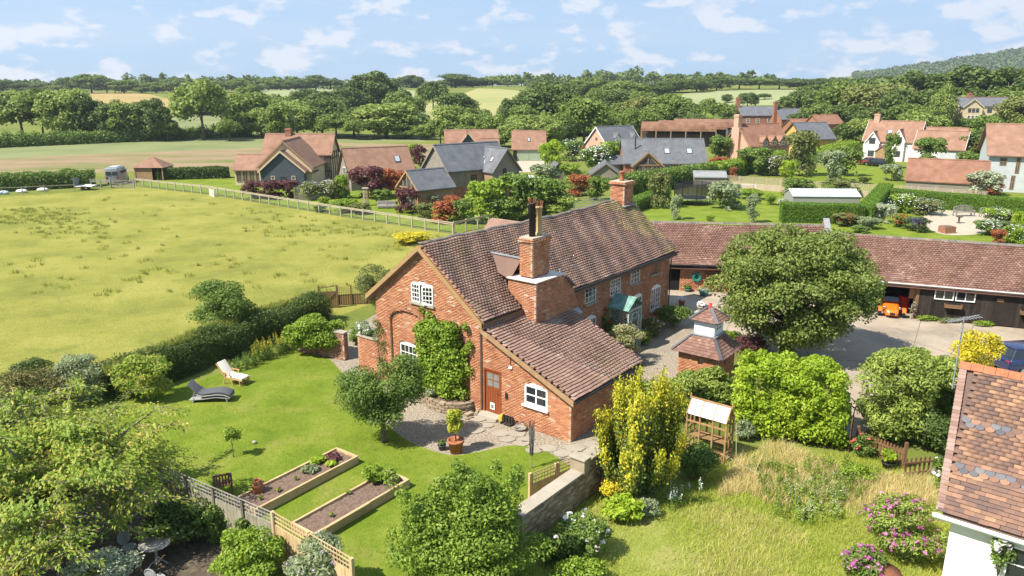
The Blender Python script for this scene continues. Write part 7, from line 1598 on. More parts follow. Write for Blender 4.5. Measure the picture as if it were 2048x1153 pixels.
# clipped hedges
F_CLIP = fmat('leaf_clipped', [(.045,.095,.010),(.08,.145,.014),(.12,.19,.022)])
hedge('clipped_hedge', 'crisp clipped green hedge in front of the glass frame', at(1560,443), at(1722,447), 1.6, 2.0, F_CLIP, 300, 16000, .12, .06, .08, wob=.05, core=F_CLIP)
hedge('clipped_hedge', 'clipped hedge arm running back beside the flower garden', at(1728,448), at(1768,398), 1.6, 2.0, F_CLIP, 301, 14000, .13, .06, .08, wob=.05, core=F_CLIP)
hedge('clipped_hedge', 'long clipped hedge behind the benches', at(1772,408), at(2110,438), 1.8, 1.9, F_CLIP, 302, 26000, .13, .06, .08, wob=.05, core=F_CLIP)
hedge('clipped_hedge', 'dark clipped hedge by the far house chimney', at(1262,424), at(1330,398), 1.6, 1.5, F_CLIP, 303, 6000, .13, .06, .1, wob=.06)
def bench(label, px, py, rz, L, name='garden_bench'):
    t = thing(name, label, 'bench' if L > 1 else 'chair', at(px,py), rz); m_ = M_GREYWOOD
    for x in (0, L): MB().box((x-.05,-.05,0),(x+.05,.05,.62)).build('leg', m_, t); MB().box((x-.05,.5,0),(x+.05,.6,1.0)).build('leg', m_, t); MB().box((x-.06,-.06,.62),(x+.06,.58,.68)).build('armrest', m_, t)
    for k in range(4): MB().box((0,-.02+k*.14,.42),(L,.09+k*.14,.46)).build('seat_slat', m_, t)
    n = max(3, int(L/.16))
    for k in range(n): x = L*(k+.5)/n; MB().box((x-.03,.53,.46),(x+.03,.57,.95+.22*math.sin(PI*x/L)*(1 if L > 1 else .4))).build('back_slat', m_, t)
    for k in range(8): 
        a, b = L*k/8, L*(k+1)/8; q = 1 if L > 1 else .4; MB().bar((a,.55,.97+.22*q*math.sin(PI*a/L)),(b,.55,.97+.22*q*math.sin(PI*b/L)),.07,.08).build('top_rail', m_, t)
bench('pale curved-back wooden bench against the long clipped hedge', 1912, 434, R(4), 2.1); bench('pale wooden garden chair right of the curved-back bench', 1962, 436, R(-12), .75, 'garden_chair'); bench('white chair among the flowers left of the red blooms', 1783, 437, R(30), .7, 'garden_chair')
bb = thing('bird_bath', 'dark stone bird bath on the pale terrace', 'bird bath', at(1917,447)); MB().lathe([(.22,0),(.2,.08),(.1,.12),(.08,.6),(.3,.68),(.34,.76),(.28,.76),(0,.70)], 14).build('bowl', pmat('dark_stone', [(.07,.065,.06)], rough=.8), bb, True)
pbx = thing('brick_planter', 'square brick planter on the terrace edge', 'planter', at(1893,466), R(10)); MB().box((-.6,-.5,0),(.6,.5,.65)).build('planter_wall', W_BRICK, pbx); MB().box((-.5,-.4,.65),(.5,.4,.7)).build('soil', M_SOIL, pbx)

# ================================================================== pasture edge
def rail_fence(label, px, spacing, h, mat, name='post_and_rail_fence', rails=2, wire=True):
    P = [at(*p) for p in px]; b = V3(P[0]); t = thing(name, label, 'fence', b); Z = Vector((0,0,1)); rs = random.Random(2)
    pme = MB().box((-.06,-.06,0),(.06,.06,h+.08)).mesh('post', mat)
    for i in range(len(P)-1):
        A, B = P[i]-b, P[i+1]-b; L = (B-A).length; n = max(1, round(L/spacing))
        for k in range(n+1):
            q = A.lerp(B, k/n); o = mobj('post', pme, t); o.location = q; o.rotation_euler.z = math.atan2((B-A).y,(B-A).x); o.scale.z = rs.uniform(.96,1.05)
            if k < n:
                q2 = A.lerp(B, (k+1)/n)
                for r_ in range(rails): zz = h - r_*.14; MB().bar(q+Z*(zz+rs.uniform(-.02,.02)), q2+Z*(zz+rs.uniform(-.02,.02)), .05, .09).build('rail', mat, t)
        if wire:
            w = MB(); d = (B-A).normalized()
            for k in range(5): w.bar(A+Z*(.12+k*.17), B+Z*(.12+k*.17), .012, .012)
            for k in range(int(L/.6)): q = A+d*k*.6; w.bar(q+Z*.1, q+Z*.82, .010, .010)
            w.build('stock_net', M_LEAD, t)
    return t
M_RAIL = pmat('pale_rail', [(.33,.28,.20),(.42,.37,.27)], rough=.9, nscale=2, rnd=.35)
rail_fence('long pale post and rail fence along the far side of the pasture', [(272,373),(420,390),(660,430),(906,469)], 1.9, 1.12, M_RAIL)
rail_fence('post and rail fence behind the shrubs running right from the fence corner', [(908,468),(1000,446),(1075,428)], 2.0, 1.12, M_RAIL)
rail_fence('low rail fence at the far left edge of the pasture', [(0,390),(90,386),(150,383)], 2.4, .9, M_RAIL, wire=False, rails=1)
gt_ = thing('field_gate', 'grey five-bar field gate by the camper van', 'gate', at(222,377), R(-3)); 
for z in (.15,.4,.65,.9,1.15): MB().bar((0,0,z),(3.4,0,z),.05,.09).build('bar', M_GREYWOOD, gt_)
for x in (0,3.4): MB().box((x-.09,-.09,0),(x+.09,.09,1.35)).build('post', M_GREYWOOD, gt_)
MB().bar((0,-.04,.15),(3.4,-.04,1.15),.04,.08).build('brace', M_GREYWOOD, gt_); MB().bar((1.7,-.04,.1),(1.7,-.04,1.2),.04,.08).build('brace', M_GREYWOOD, gt_)
rail_fence('short grey rail fence left of the field gate', [(183,376),(222,377)], 1.5, 1.15, M_GREYWOOD, wire=False, rails=3)
g2_ = thing('garden_gate', 'small white wooden gate in the pasture fence', 'gate', at(421,393), R(-48)); 
for z in (.1,.3,.5,.7,.9): MB().bar((0,0,z),(1.3,0,z),.04,.07).build('bar', M_WHITE, g2_)
for x in (0,1.3): MB().box((x-.05,-.05,0),(x+.05,.05,1.1)).build('post', M_WHITE, g2_)
MB().bar((0,-.03,.1),(1.3,-.03,.9),.03,.07).build('brace', M_WHITE, g2_)
mg = thing('metal_gate', 'galvanised metal field gate behind the main roof ridge', 'gate', at(1148,418), R(9))
for z in (.2,.45,.7,.95,1.2): MB().bar((0,0,z),(4.6,0,z),.05,.05).build('bar', M_LEAD, mg)
for x in (0,2.3,4.6): MB().box((x-.05,-.05,0),(x+.05,.05,1.25)).build('post', M_LEAD, mg)
# gazebo
gz0 = thing('summer_house', 'small open timber summer house with a red hipped roof', 'summer house', V3(atY(273,366,116))); 
m = MB(); m.add([(-.3,-.3,1.95),(4.5,-.3,1.95),(4.5,3.9,1.95),(-.3,3.9,1.95),(2.1,1.8,3.5)], [(0,1,4),(1,2,4),(2,3,4),(3,0,4),(3,2,1,0)]); m.build('roof', T_RED, gz0)
for x in (0,4.2):
    for y in (0,3.6): MB().box((x-.08,y-.08,0),(x+.08,y+.08,2)).build('post', M_OAK, gz0)
MB().box((.08,3.55,0),(4.1,3.65,2)).build('back_wall', M_OAK, gz0); MB().box((-.05,.1,0),(.05,3.5,2)).build('side_wall', W_GREYB, gz0); MB().box((.08,-.03,0),(2.6,.03,1.9)).build('front_boards', M_OAK, gz0)
# camper van and trailer
cv = thing('camper_van', 'silver-grey camper van seen from behind at the field gate', 'camper van', V3(atY(238,372,113)), R(100)); P_SILV = pmat('silver_paint', [(.22,.24,.26)], rough=.3, coat=.5)
m = MB(); prof = [(2.3,.72,.45,1.0),(2.1,.92,.35,1.25),(1.2,.97,.32,2.1),(.8,.98,.32,2.42),(-2.2,.98,.32,2.48),(-2.5,.95,.40,2.38)]
for (x, w_, z0, z1) in prof: m.v += [(x,-w_,z0),(x,w_,z0),(x,w_,z1*.6),(x,w_*.85,z1),(x,-w_*.85,z1),(x,-w_,z1*.6)]
for i in range(len(prof)-1):
    for k in range(6): a = i*6+k; b = i*6+(k+1)%6; m.f.append((a,b,b+6,a+6))
m.f += [(0,1,2,3,4,5), tuple(reversed(range(30,36)))]; m.build('body', P_SILV, cv, True, .05)
for y in (-.45,.45): MB().box((-2.56,y-.36,1.45),(-2.50,y+.36,1.95)).build('rear_window', M_GLASS, cv); MB().box((-2.56,y*1.7-.1,.8),(-2.48,y*1.7+.1,1.2)).build('tail_light', pmat('red_lens', [(.35,.02,.02)]), cv)
for s in (-1,1):
    for x in (-1.5,0): MB().box((x,s*.92-.06,1.5),(x+1.2,s*.92+.06,1.95)).build('side_window', M_GLASS, cv)
    for x in (1.5,-1.5): MB().tube([(x,s*.86-.1,.35),(x,s*.86+.1,.35)], .35, 16).build('wheel', M_TYRE, cv)
MB().box((-1.8,-.6,2.46),(.4,.6,2.56)).build('roof_vent', pmat('roof_pod', [(.4,.41,.42)], rough=.5), cv, False, .03)
tr_ = thing('flat_trailer', 'white flat-bed trailer with a mesh ramp by the pasture', 'trailer', at(172,380), R(5)); MB().box((-1.2,-.8,.5),(1.2,.8,.6)).build('bed', M_WHITE, tr_); MB().box((-1.25,-.75,.6),(-1.15,.75,1.7)).build('ramp', P_GREY, tr_)
for s in (-1,1):
    MB().tube([(0,s*.85-.08,.28),(0,s*.85+.08,.28)], .28, 14).build('wheel', M_TYRE, tr_); MB().box((-.4,s*.88-.1,.6),(.4,s*.88+.1,.66)).build('mudguard', M_WHITE, tr_)
MB().bar((1.2,0,.5),(2.1,0,.45),.08,.08).build('drawbar', P_GREY, tr_)
for i, (px, py, lb) in enumerate(((8,389,'pale blue-white bundle at the left edge by the low rail fence'),(44,386,'white bundle left of the trailer, second from the left edge'),(86,383,'white bundle nearest the trailer'))):
    o = MB().ellipsoid((0,0,.22),(.75,.4,.28)).build('white_bundle', M_WHITE if i else pmat('pale_blue_sheet', [(.45,.55,.62)], rough=.6), None, True); o.location = at(px,py); o.rotation_euler.z = .2*i; tag(o, lb, 'bundle', 'pale bundles by the rail fence')
car('dark car parked on the far drive', gz_(1703,272,215), R(170), P_BLACK); car('black car parked beside the white house', at(1752,333), R(120), P_BLACK); car('red car parked beside the white house', at(1737,331), R(120), P_RED)
# patio seats by the garden room
for i, (px, lb) in enumerate(((765,'grey patio sofa on the garden room terrace'),(782,'second grey patio seat beside the dark red shrub'))):
    t = thing('patio_sofa', lb, 'sofa', at(px,417), R(10)); MB().box((-.6,-.35,.1),(.6,.35,.42)).build('seat', M_GREYWOOD, t, False, .05); MB().box((-.6,.25,.42),(.6,.38,.85)).build('backrest', M_GREYWOOD, t, False, .04)
ob = thing('obelisk', 'pale lattice garden obelisk on the village lawn', 'obelisk', at(732,412)); 
for x in (-.25,.25):
    for y in (-.25,.25): MB().bar((x,y,0),(x*.9,y*.9,2.1),.06,.06).build('post', M_PALEF, ob)
for k in range(9): MB().box((-.28,-.28,.2+k*.22),(.28,.28,.23+k*.22)).build('rail', M_PALEF, ob)
MB().box((-.36,-.36,2.1),(.36,.36,2.18)).build('cap', M_PALEF, ob)

# ================================================================== shared crowns for the middle and far distance
ORD = ['first','second','third','fourth','fifth','sixth','seventh','eighth','ninth','tenth','eleventh','twelfth','thirteenth','fourteenth','fifteenth','sixteenth','seventeenth','eighteenth','nineteenth','twentieth',
       'twenty-first','twenty-second','twenty-third','twenty-fourth','twenty-fifth','twenty-sixth','twenty-seventh','twenty-eighth','twenty-ninth','thirtieth','thirty-first','thirty-second','thirty-third','thirty-fourth','thirty-fifth','thirty-sixth','thirty-seventh','thirty-eighth','thirty-ninth','fortieth']
def proto_crown(seed, shape, n, L, ncl, cr, flat=.85, fill=.5):
    rng = np.random.default_rng(seed); cl = crown_clumps((1,1,1), ncl, cr, rng, (0,0,0), shape, flat, fill)
    return leaf_mesh('crown', cl, n, L, L*.62, F_MID, seed+1, .15, .55, .35, .6, zmin=-2)
def proto_shrub(seed, n, L, ncl):
    """bushy down to the ground: clumps through a domed cylinder from z=-1 to 1"""
    rng = np.random.default_rng(seed); cl = []
    for _ in range(ncl):
        r = math.sqrt(rng.random())*.72; a = rng.uniform(0, 6.28); zt = math.sqrt(max(0, 1-(r*1.05)**2))*rng.uniform(.75, 1.0); z = rng.uniform(-.85, zt*.72) if rng.random() < .6 else zt*.70; s_ = rng.uniform(.20, .36)
        cl.append([r*math.cos(a), r*math.sin(a), z, s_, s_, s_*.85])
    return leaf_mesh('foliage', np.array(cl), n, L, L*.62, F_MID, seed+1, .15, .55, .35, .6, zmin=-1.0)
SHRUB = [proto_shrub(400+i, 2300, .12, 34) for i in range(4)]
SHRUB_T = [proto_crown(410+i, 'round', 1500, .13, 22, .34) for i in range(2)]
TREE = [proto_crown(420+i, 'round', 4800, .10, 52, .30, .85, .5) for i in range(5)] + [proto_crown(430+i, 'dome', 4800, .10, 56, .28, .8, .5) for i in range(3)]
TALL = [proto_crown(440+i, 'round', 3600, .09, 36, .28, 1.1, .5) for i in range(2)]
_rt = np.random.default_rng(9); _cl = crown_clumps((.7,.7,.5), 10, .3, _rt, (0,0,1.2))
TRUNK = trunk_mb(1.0, .055, _cl, _rt, 8, n=7).mesh('trunk', M_BARK, True); STEM = trunk_mb(.8, .03, _cl, _rt, 8, n=5).mesh('stems', M_BARK)
_k = [0]
def shrub(label, px, py, w, h, mat, cat='shrub', name='shrub', flowers=None, group=None, tall=False, Y=None):
    """px, py: foot in the photo; w, h: its size there"""
    _k[0] += 1; P = at(px, py) if Y is None else Vector((atY(px,py,Y).x, Y, float(terrain(atY(px,py,Y).x, Y)))); s = ppm(P); ww, hh = w/s, h/s*1.02
    t = thing(name, label, cat, P, (_k[0]*1.7) % 6.28, group); me = (SHRUB_T if tall else SHRUB)[_k[0] % (2 if tall else 4)]
    o = mobj('foliage', me, t, mat); o.location = (0,0,hh*.5); o.scale = (ww/2*1.05, ww/2*.95, hh*.52)
    s_ = mobj('stems', STEM, t); s_.scale = (ww/2.5, ww/2.5, hh*.6)
    if flowers:
        if flowers[0].name not in _fl:
            rng = np.random.default_rng(77); cl = crown_clumps((1,1,1), 20, .38, np.random.default_rng(400), (0,0,0), 'dome', .85, .5); Pf, Nf_ = sample_clumps(cl, 260, rng, .05, .9, .3); V, F = leaf_quads(Pf*1.02, Nf_, .085, .06, rng, 0); _fl[flowers[0].name] = np_mesh('blossom', V, F, flowers[0])
        b = mobj('blossom', _fl[flowers[0].name], t); b.location = o.location; b.scale = o.scale
    return t
_fl = {}
def bgtree(label, px, top, w, Y, mat, group, kind=0, base=None, name='tree'):
    _k[0] += 1; A = atY(px, top, Y); z0 = float(terrain(A.x, Y)); H = max(3.0, A.z - z0); s = ppm(A); ww = w/s*1.12
    t = thing(name, label, 'tree', (A.x, Y, z0), (_k[0]*2.3) % 6.28, group)
    me = TALL[_k[0] % 2] if kind == 1 else TREE[_k[0] % 8]; skirt = .04 if kind != 2 else .0
    o = mobj('crown', me, t, mat); hz = H*(1-skirt)/2*1.04; o.location = (0,0,H-hz*.97); o.scale = (ww/2*1.06, ww/2*1.06, hz)
    tr = mobj('trunk', TRUNK, t); tr.scale = (ww/2.2, ww/2.2, H*.55); return t

# ------------------------------------------------------------------ village shrubs
SH = [
 ('near-black purple shrub below the navy gable, left', 508,397,56,36,F_PURPLE), ('near-black purple shrub below the navy gable, middle', 545,398,60,38,F_PURPLE), ('near-black purple shrub below the navy gable, right', 580,396,52,36,F_PURPLE),
 ('white rambling rose on the short trellis, left', 622,400,50,36,F_OLIVE,F_WHITE), ('white rambling rose on the short trellis, right', 664,398,56,38,F_OLIVE,F_WHITE),
 ('bright green young tree left of the copper beech', 687,398,36,50,F_BRIGHT), ('dark copper beech beside the red barn roof', 738,398,84,66,F_PURPLE), ('reddish copper shrub right of the copper beech', 780,392,70,56,F_RED),
 ('round green shrub on the terrace left of the oak garden room', 765,408,44,30,F_MID), ('low yellow-green shrub on the village lawn', 690,424,70,26,F_BRIGHT), ('olive shrub inside the pasture fence', 722,428,54,22,F_OLIVE), ('yellow-flowered clump on the village lawn', 648,412,30,18,F_BRIGHT,F_YELLOW),
 ('small green shrub inside the pasture fence', 640,424,36,14,F_MID), ('purple-leaved small tree in front of the oak garden room', 812,428,62,54,F_PURPLE), ('pale pink flowering shrub beside the garden room', 864,414,34,26,F_GREYG,F_PINK), ('red-leaved photinia inside the fence corner', 890,446,78,46,F_RED),
 ('green shrub left of the red photinia', 850,440,56,34,F_OLIVE), ('green shrub between the photinia and the big laurel mass', 925,448,52,50,F_MID), ('second photinia with red tips near the boarded house', 905,420,44,30,F_RED), ('large bright laurel mass behind the house ridge', 972,444,110,88,F_BRIGHT), ('tall dense green shrub behind the near chimney', 1036,438,112,92,F_MID), ('green shrub left of the flue pots', 1005,448,80,54,F_MID),
 ('broad green shrub behind the main roof ridge', 1090,432,110,80,F_MID), ('light olive shrub just over the roof ridge', 1112,436,108,50,F_RHODO), ('silvery willow-leaved shrub by the white sheet roof', 1088,372,70,44,F_GREYG), ('copper-red shrub by the small sheds', 1160,392,64,44,F_RED), ('dark green shrub right of the copper-red shrub', 1200,402,64,50,F_MID),
 ('lime yellow shrub beside the garage drive', 1104,352,56,72,F_LAUREL), ('lime green low shrub behind the small pointed shed', 1140,366,50,40,F_BRIGHT), ('white viburnum behind the lime shrub', 1143,322,58,42,F_MID,F_WHITE), ('pink-flowering shrub beside the viburnum', 1158,312,26,22,F_RED), ('green flowering shrub before the pale gable', 1192,350,78,58,F_MID,F_WHITE), ('green shrub left of the slate house', 1225,342,70,60,F_BRIGHT),
 ('dark round shrub behind the viburnum', 1130,296,56,50,F_DARK), ('small green bush on the far meadow', 660,292,30,14,F_OLIVE), ('dark shrub right of the red barn', 840,340,36,50,F_PURPLE), ('green shrub behind the red barn', 826,328,40,40,F_BRIGHT),
 ('light feathery birch sapling by the trampoline', 1318,416,54,74,F_OLIVE), ('small feathery tree in front of the trampoline', 1352,440,30,52,F_GREYG), ('grey-green mound right of the trampoline', 1452,418,86,56,F_GREYG), ('thin sapling in front of the grey mound', 1503,446,34,60,F_GREYG), ('small leafy sapling at the lawn edge', 1420,446,20,16,F_BRIGHT), ('orange-leaved shrub by the grey shed', 1466,360,20,26,F_RED),
 ('green hedge shrub left of the chimney house', 1440,318,56,48,F_MID), ('red-flowered bed under the chimney house', 1440,330,50,16,F_RED), ('tall olive willow in the orchard lawn', 1598,352,78,92,F_OLIVE), ('grey-green apple tree on the orchard lawn', 1660,362,60,62,F_GREYG), ('apple tree behind the drive', 1690,352,62,60,F_MID), ('bright green shrub beside the olive willow', 1575,360,40,40,F_LAUREL), ('white-flowering shrub beside the village hedge', 1548,352,50,40,F_OLIVE,F_WHITE), ('round green shrub by the orchard', 1510,350,80,56,F_MID),
 ('small dark bush on the orchard lawn', 1728,368,30,14,F_DARK), ('slim dark tree in front of the white house', 1778,338,34,72,F_MID), ('round dark tree before the boarded wing', 1855,336,74,62,F_MID), ('grey leafy shrub left of the tiled garage', 1782,362,50,34,F_GREYG), ('silver pear tree right of the tiled garage', 1962,390,80,50,F_SILVER), ('red-leaved shrub by the fence end', 1985,392,44,26,F_RED), ('yellow-green shrub before the boarded barn', 2010,375,50,50,F_LAUREL),
 ('dark green tree left of the boarded barn', 1968,300,70,70,F_MID), ('bright shrub left of the boarded barn', 1962,312,60,50,F_BRIGHT), ('green bank of shrubs right of the white house', 1925,330,60,60,F_OLIVE), ('dense shrub below the boarded barn', 1930,352,50,50,F_MID),
 ('low green shrub along the pale fence, left', 1500,398,60,20,F_BRIGHT), ('green shrub along the pale fence, middle', 1590,390,80,34,F_MID), ('green shrub along the pale fence, right', 1680,392,90,34,F_OLIVE), ('bushy plant by the clipped hedge corner', 1762,402,30,30,F_MID), ('small round shrub near the goal', 1540,410,30,22,F_BRIGHT), ('pale flowered clump near the goal', 1566,414,26,16,F_GREYG,F_WHITE),
 ('white phlox behind the flower garden', 1806,426,66,38,F_BRIGHT,F_WHITE), ('pale pink phlox beside the white phlox', 1852,430,66,32,F_OLIVE,F_PINK), ('red crocosmia in the flower garden', 1806,456,52,26,F_MID,F_REDFL), ('deep violet salvia in the flower garden', 1836,464,48,30,F_DARK,F_VIOLET), ('orange-red heleniums by the hedge end', 1690,452,60,26,F_OLIVE,F_RED), ('grey lavender along the flower bed', 1735,458,60,24,F_GREYG), ('silvery artemisia in the flower bed', 1765,446,50,40,F_SILVER), ('green perennial mound in the flower bed', 1720,466,40,14,F_MID),
 ('white hydrangeas right of the benches', 1990,452,66,36,F_BRIGHT,F_WHITE), ('white flowering mound at the right edge', 2030,486,60,36,F_BRIGHT,F_WHITE), ('purple-leaved perennial right of the benches', 2030,454,44,26,F_PURPLE), ('cream flower mound on the terrace edge', 1975,470,60,30,F_MID,F_WHITE), ('orange dwarf shrub by the long roof', 1995,488,36,30,F_RED), ('yellow-green conifer at the right edge of the flower garden', 2032,478,30,58,F_LAUREL), ('violet flowers at the right edge behind the shed', 2010,462,40,20,F_MID,F_VIOLET),
 ('yellow seed-grass clump inside the fence by the house roof', 826,486,90,20,F_GOLD),
]
for s in SH: shrub(*s[:6], flowers=(s[6],) if len(s) > 6 else None)
# long hedges of the village
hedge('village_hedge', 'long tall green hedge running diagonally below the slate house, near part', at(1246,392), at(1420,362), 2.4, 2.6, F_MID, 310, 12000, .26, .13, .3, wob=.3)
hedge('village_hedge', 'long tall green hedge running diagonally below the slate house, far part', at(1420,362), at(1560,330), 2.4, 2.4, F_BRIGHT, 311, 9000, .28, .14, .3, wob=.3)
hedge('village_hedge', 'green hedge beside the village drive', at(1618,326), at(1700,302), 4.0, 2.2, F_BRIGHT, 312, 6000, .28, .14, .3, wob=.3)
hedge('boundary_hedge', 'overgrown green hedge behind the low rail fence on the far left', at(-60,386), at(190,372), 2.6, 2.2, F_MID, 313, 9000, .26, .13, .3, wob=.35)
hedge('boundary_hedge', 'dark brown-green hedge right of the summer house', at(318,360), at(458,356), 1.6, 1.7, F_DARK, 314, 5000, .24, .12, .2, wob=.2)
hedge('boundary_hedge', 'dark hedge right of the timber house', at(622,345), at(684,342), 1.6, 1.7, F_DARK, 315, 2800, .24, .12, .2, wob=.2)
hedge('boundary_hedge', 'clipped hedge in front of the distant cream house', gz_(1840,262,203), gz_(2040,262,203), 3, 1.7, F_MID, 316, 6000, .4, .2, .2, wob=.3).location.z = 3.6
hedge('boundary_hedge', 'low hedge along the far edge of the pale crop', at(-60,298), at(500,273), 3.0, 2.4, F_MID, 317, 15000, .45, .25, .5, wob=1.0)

# ------------------------------------------------------------------ tree rows
FB_D = fmat('far_leaf_dark', [(.045,.074,.016),(.075,.11,.024),(.11,.145,.034)], .25); FB_M = fmat('far_leaf_mid', [(.07,.11,.02),(.115,.16,.03),(.165,.205,.046)], .28); FB_L = fmat('far_leaf_light', [(.11,.155,.03),(.17,.22,.05),(.24,.275,.078)], .3); FB_O = fmat('far_leaf_olive', [(.095,.115,.03),(.14,.16,.042),(.19,.20,.06)], .28)
KM = {'d': (FB_D,'dark green'), 'm': (FB_M,'mid-green'), 'l': (FB_L,'pale green'), 'o': (FB_O,'olive green')}
def row(where, group, Y, items):
    items = sorted(items)
    for i, it in enumerate(items):
        px, top, w, k = it[:4]; yy = it[4] if len(it) > 4 else Y; kd = it[5] if len(it) > 5 else 0
        bgtree('%s tree %s, %s from the left' % (KM[k][1], where, ORD[i]), px, top, w, yy, KM[k][0], group, kd)
row('beyond the pale crop field', 'trees along the pale crop', 200, [(-30,172,110,'m'),(30,178,105,'l'),(72,176,80,'d',206),(120,168,105,'l'),(165,186,80,'d'),(205,205,70,'d'),(243,198,82,'m'),(296,196,72,'d'),(330,236,46,'m'),(395,156,104,'l',205),(455,238,50,'m'),(487,178,95,'m',220),(520,214,74,'l',215),(552,206,70,'m'),(590,204,88,'l',218),(640,196,92,'d',222),(670,226,80,'m',212),(705,214,80,'d',220),(770,200,135,'l',214),(715,238,60,'m',206),(810,246,60,'m',208),(850,250,50,'m',206)])
row('on the rise left of the barley field', 'trees on the left rise', 330, [(455,198,60,'d',300),(495,170,60,'m'),(560,200,70,'m',300),(610,176,70,'d'),(650,182,80,'d',310),(690,170,70,'d'),(725,150,80,'d',340),(750,140,90,'d',345),(795,182,60,'m',300),(825,190,50,'m',280),(865,162,60,'d',340),(835,226,50,'d',250),(912,180,84,'d',280),(780,210,60,'d',260)])
row('on the middle skyline', 'skyline trees in the middle', 640, [(800,158,44,'d'),(824,150,46,'d'),(848,168,40,'m'),(910,147,80,'d',620),(945,158,50,'d'),(964,155,40,'d'),(985,152,34,'l'),(1016,168,40,'d'),(1043,158,36,'d'),(630,150,60,'d'),(660,158,50,'d'),(590,160,50,'d'),(560,158,46,'m'),(535,156,40,'m')])
row('behind the garage and the boarded house', 'trees behind the garage', 195, [(905,204,84,'l',190),(950,214,70,'m'),(990,226,70,'m',180),(1015,196,40,'d',230),(1045,208,60,'m',210),(1065,224,104,'l',178),(1030,240,70,'l',170),(1095,164,120,'d',235),(1060,178,70,'d',240),(1140,182,70,'d',230),(1170,192,104,'m',190),(1130,220,60,'m',185),(1215,226,50,'m',200),(1100,236,60,'l',174),(880,238,60,'m',186),(930,250,70,'m',176),(1240,205,60,'m',240)])
row('on the ridge right of the barley field', 'ridge wood right of the barley', 430, [(1100,156,80,'d',420),(1150,158,60,'m'),(1185,154,60,'m'),(1215,160,60,'d'),(1250,160,90,'m',380),(1290,166,70,'d'),(1320,162,50,'d'),(1350,158,60,'d',480),(1395,156,60,'d',480),(1435,152,60,'d',500),(1480,156,60,'d',520),(1520,156,60,'m',520),(1560,158,60,'d',520),(1600,156,60,'d',520),(1640,156,60,'d',520),(1240,176,70,'d',330),(1290,178,60,'m',320),(1200,172,50,'m',340)])
row('behind the dutch barns', 'trees behind the dutch barns', 225, [(1280,192,70,'o',235),(1318,206,70,'m'),(1345,186,90,'m',240),(1385,206,60,'d'),(1415,196,60,'m'),(1432,212,60,'d'),(1393,222,50,'d',205),(1455,206,50,'m'),(1300,222,60,'m',215),(1265,214,50,'m',210),(1497,184,40,'d',330),(1455,188,22,'d',380),(1530,190,26,'d',380)])
row('in the wood behind the white house', 'big wood on the right', 225, [(1590,184,60,'d',260),(1622,168,80,'d',270),(1655,172,80,'d',250),(1690,160,100,'m',235),(1735,166,90,'o',225),(1775,158,100,'o',235),(1800,176,70,'d',215),(1840,140,110,'d',245),(1895,150,90,'m',250),(1935,130,110,'d',240),(1985,140,90,'m',240),(2030,132,110,'d',235),(2070,130,100,'d',235),(1870,176,80,'d',215),(1960,170,80,'d',235),(2010,178,90,'m',230),(1650,206,70,'m',225),(1612,214,70,'d',230),(1700,206,80,'d',215),(1750,214,70,'d',205),(1820,206,80,'m',205),(2045,190,80,'o',190),(1860,212,60,'m',200)])
bgtree('tall pale poplar left of the distant cream house', 1894, 168, 46, 200, FB_L, None, 1)
row('near the white house before the wood', 'small trees by the white house', 172, [(1720,232,60,'l'),(1835,222,70,'l'),(1870,226,60,'l'),(2056,230,50,'m'),(1960,258,70,'d',140),(2000,262,70,'d',135),(2040,254,60,'m',130),(1690,246,50,'d'),(1800,240,60,'d')])
row('on the skyline beyond the straw field', 'left skyline trees', 570, [(0,158,50,'d'),(50,166,60,'d'),(90,166,50,'d'),(130,154,40,'d'),(178,147,66,'m'),(210,156,44,'d'),(245,158,56,'m'),(280,166,50,'m'),(310,164,50,'m'),(340,164,50,'m'),(372,158,60,'d'),(415,160,60,'m'),(440,166,50,'d'),(480,158,50,'m',560),(510,168,40,'d'),(228,168,40,'o',575),(110,170,50,'o',560)])

# ------------------------------------------------------------------ far woods: one mass of crowns each
def far_wood(name, label, pts, hs, rs_, mat, seed, per=80):
    rng = np.random.default_rng(seed); n = len(pts); out = []; 
    b = unit(rng.normal(size=(n*per, 3))); b[:, 2] = np.abs(b[:, 2])*1.0
    c = np.repeat(np.array(pts), per, 0); rr = np.repeat(rs_, per)[:, None]; hh = np.repeat(hs, per)[:, None]
    P = c + b*np.concatenate([rr, rr, hh*.55], 1)*(1-.35*rng.random((n*per, 1))**2); P[:, 2:3] += hh*.42
    V, F = leaf_quads(P, b*.8 + rng.normal(size=b.shape)*.5 + np.array([0,0,.3]), float(np.mean(rs_))*.55, float(np.mean(rs_))*.42, rng, 0); V = V
    return tag(mobj(name, np_mesh(name, V, F, mat)), label, 'wood', kind='stuff')
rg = np.random.default_rng(500)
def wood_pts(n, x0, x1, y0, y1, keep=None):
    x = rg.uniform(x0, x1, n*3); y = rg.uniform(y0, y1, n*3); k = np.ones(len(x), bool) if keep is None else keep(x, y); x, y = x[k][:n], y[k][:n]
    return np.stack([x, y, terrain(x, y)], 1)
P_ = wood_pts(1500, -900, 900, 640, 900, lambda x, y: (np.sin(x/61.+y/40.)+np.sin(x/23.+1)+.6*np.sin(x/9.)) > -.9); far_wood('skyline_wood', 'far hedgerow woods along the whole skyline', P_, np.clip(7.5+3.2*np.sin(P_[:,0]/61.)+2.2*np.sin(P_[:,0]/17.+2)+rg.normal(size=len(P_))*1.8, 3, 17), rg.uniform(3.5,7,len(P_)), FB_D, 501, 48)
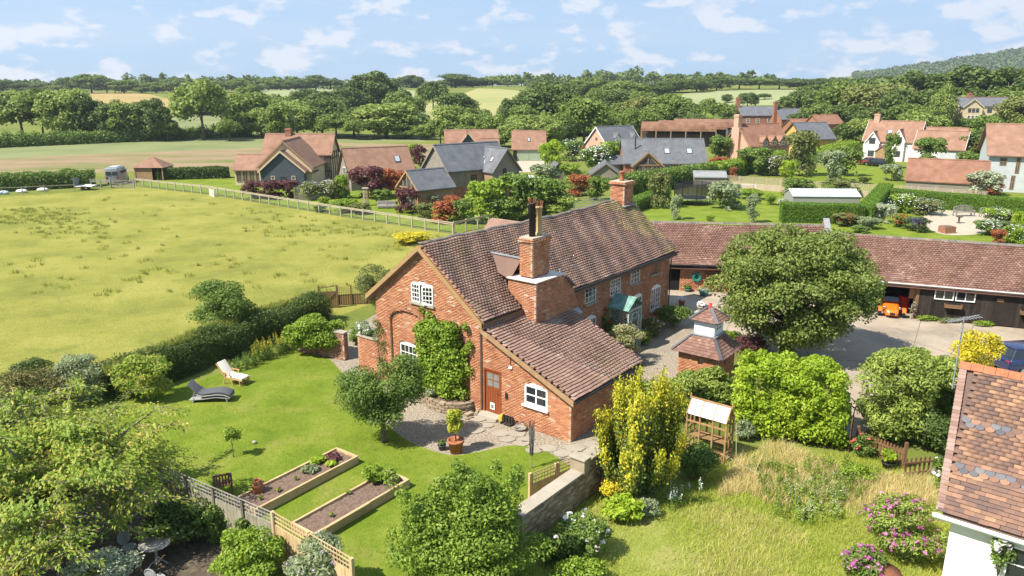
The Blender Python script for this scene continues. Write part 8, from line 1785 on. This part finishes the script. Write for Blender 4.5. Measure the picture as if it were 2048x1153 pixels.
P_ = wood_pts(4200, 560, 2000, 1050, 1800, lambda x, y: x > .44*y); far_wood('hill_wood', 'blue-green wooded hill rising at the far right', P_, rg.uniform(9,15,len(P_)), rg.uniform(6,10,len(P_)), fmat('hill_leaf', [(.04,.065,.022),(.06,.09,.03),(.085,.115,.04)], .15), 502, 24)
P_ = wood_pts(380, 110, 330, 250, 340, lambda x, y: (x > .40*y) & (x < .95*y)); far_wood('right_wood', 'dense wood filling the slope behind the big trees on the right', P_, rg.uniform(6,9,len(P_)), rg.uniform(3.5,5.5,len(P_)), FB_D, 503)
P_ = wood_pts(900, -260, -40, 232, 420, lambda x, y: (np.sin(x/23.)+np.sin(y/31.+x/57.) > .55) & ~((x > -.58*y) & (x < -.43*y) & (y > 290)) & ~((x < -.33*y) & (x > -.50*y) & (y < 330))); far_wood('valley_scrub', 'hedges and scrub between the fields on the left rise', P_, rg.uniform(4,8,len(P_)), rg.uniform(2.5,4.5,len(P_)), FB_M, 504)
P_ = wood_pts(500, -30, 210, 215, 300, lambda x, y: (np.sin(x/19.)+np.sin(y/27.+x/41.) > .2) & ~((x > -.13*y) & (x < .03*y))); far_wood('meadow_scrub', 'hedges and scrub behind the village', P_, rg.uniform(3,7,len(P_)), rg.uniform(2.2,4,len(P_)), FB_M, 505)
P_ = wood_pts(420, -120, 60, 300, 620, lambda x, y: (np.abs(np.sin(x/37.+y/90.)) < .12) & ~((x > -.13*y) & (x < .02*y))); far_wood('field_hedges', 'hedge lines between the fields in the distance', P_, rg.uniform(3,6,len(P_)), rg.uniform(2.5,4,len(P_)), FB_D, 506)

# ------------------------------------------------------------------ air
def haze():
    me = MB().box((-1500,-40,-1.5),(2400,2700,340)); m = bpy.data.materials.new('haze'); m.use_nodes = True; n = m.node_tree; n.nodes.clear(); o = n.nodes.new('ShaderNodeOutputMaterial'); v = n.nodes.new('ShaderNodeVolumePrincipled')
    v.inputs['Color'].default_value = (.80,.88,1.0,1); v.inputs['Density'].default_value = .00014; v.inputs['Anisotropy'].default_value = .2; n.links.new(v.outputs[0], o.inputs['Volume'])
    ob = me.build('haze', m); tag(ob, 'thin summer haze in the air', 'haze', kind='stuff'); return ob

haze()
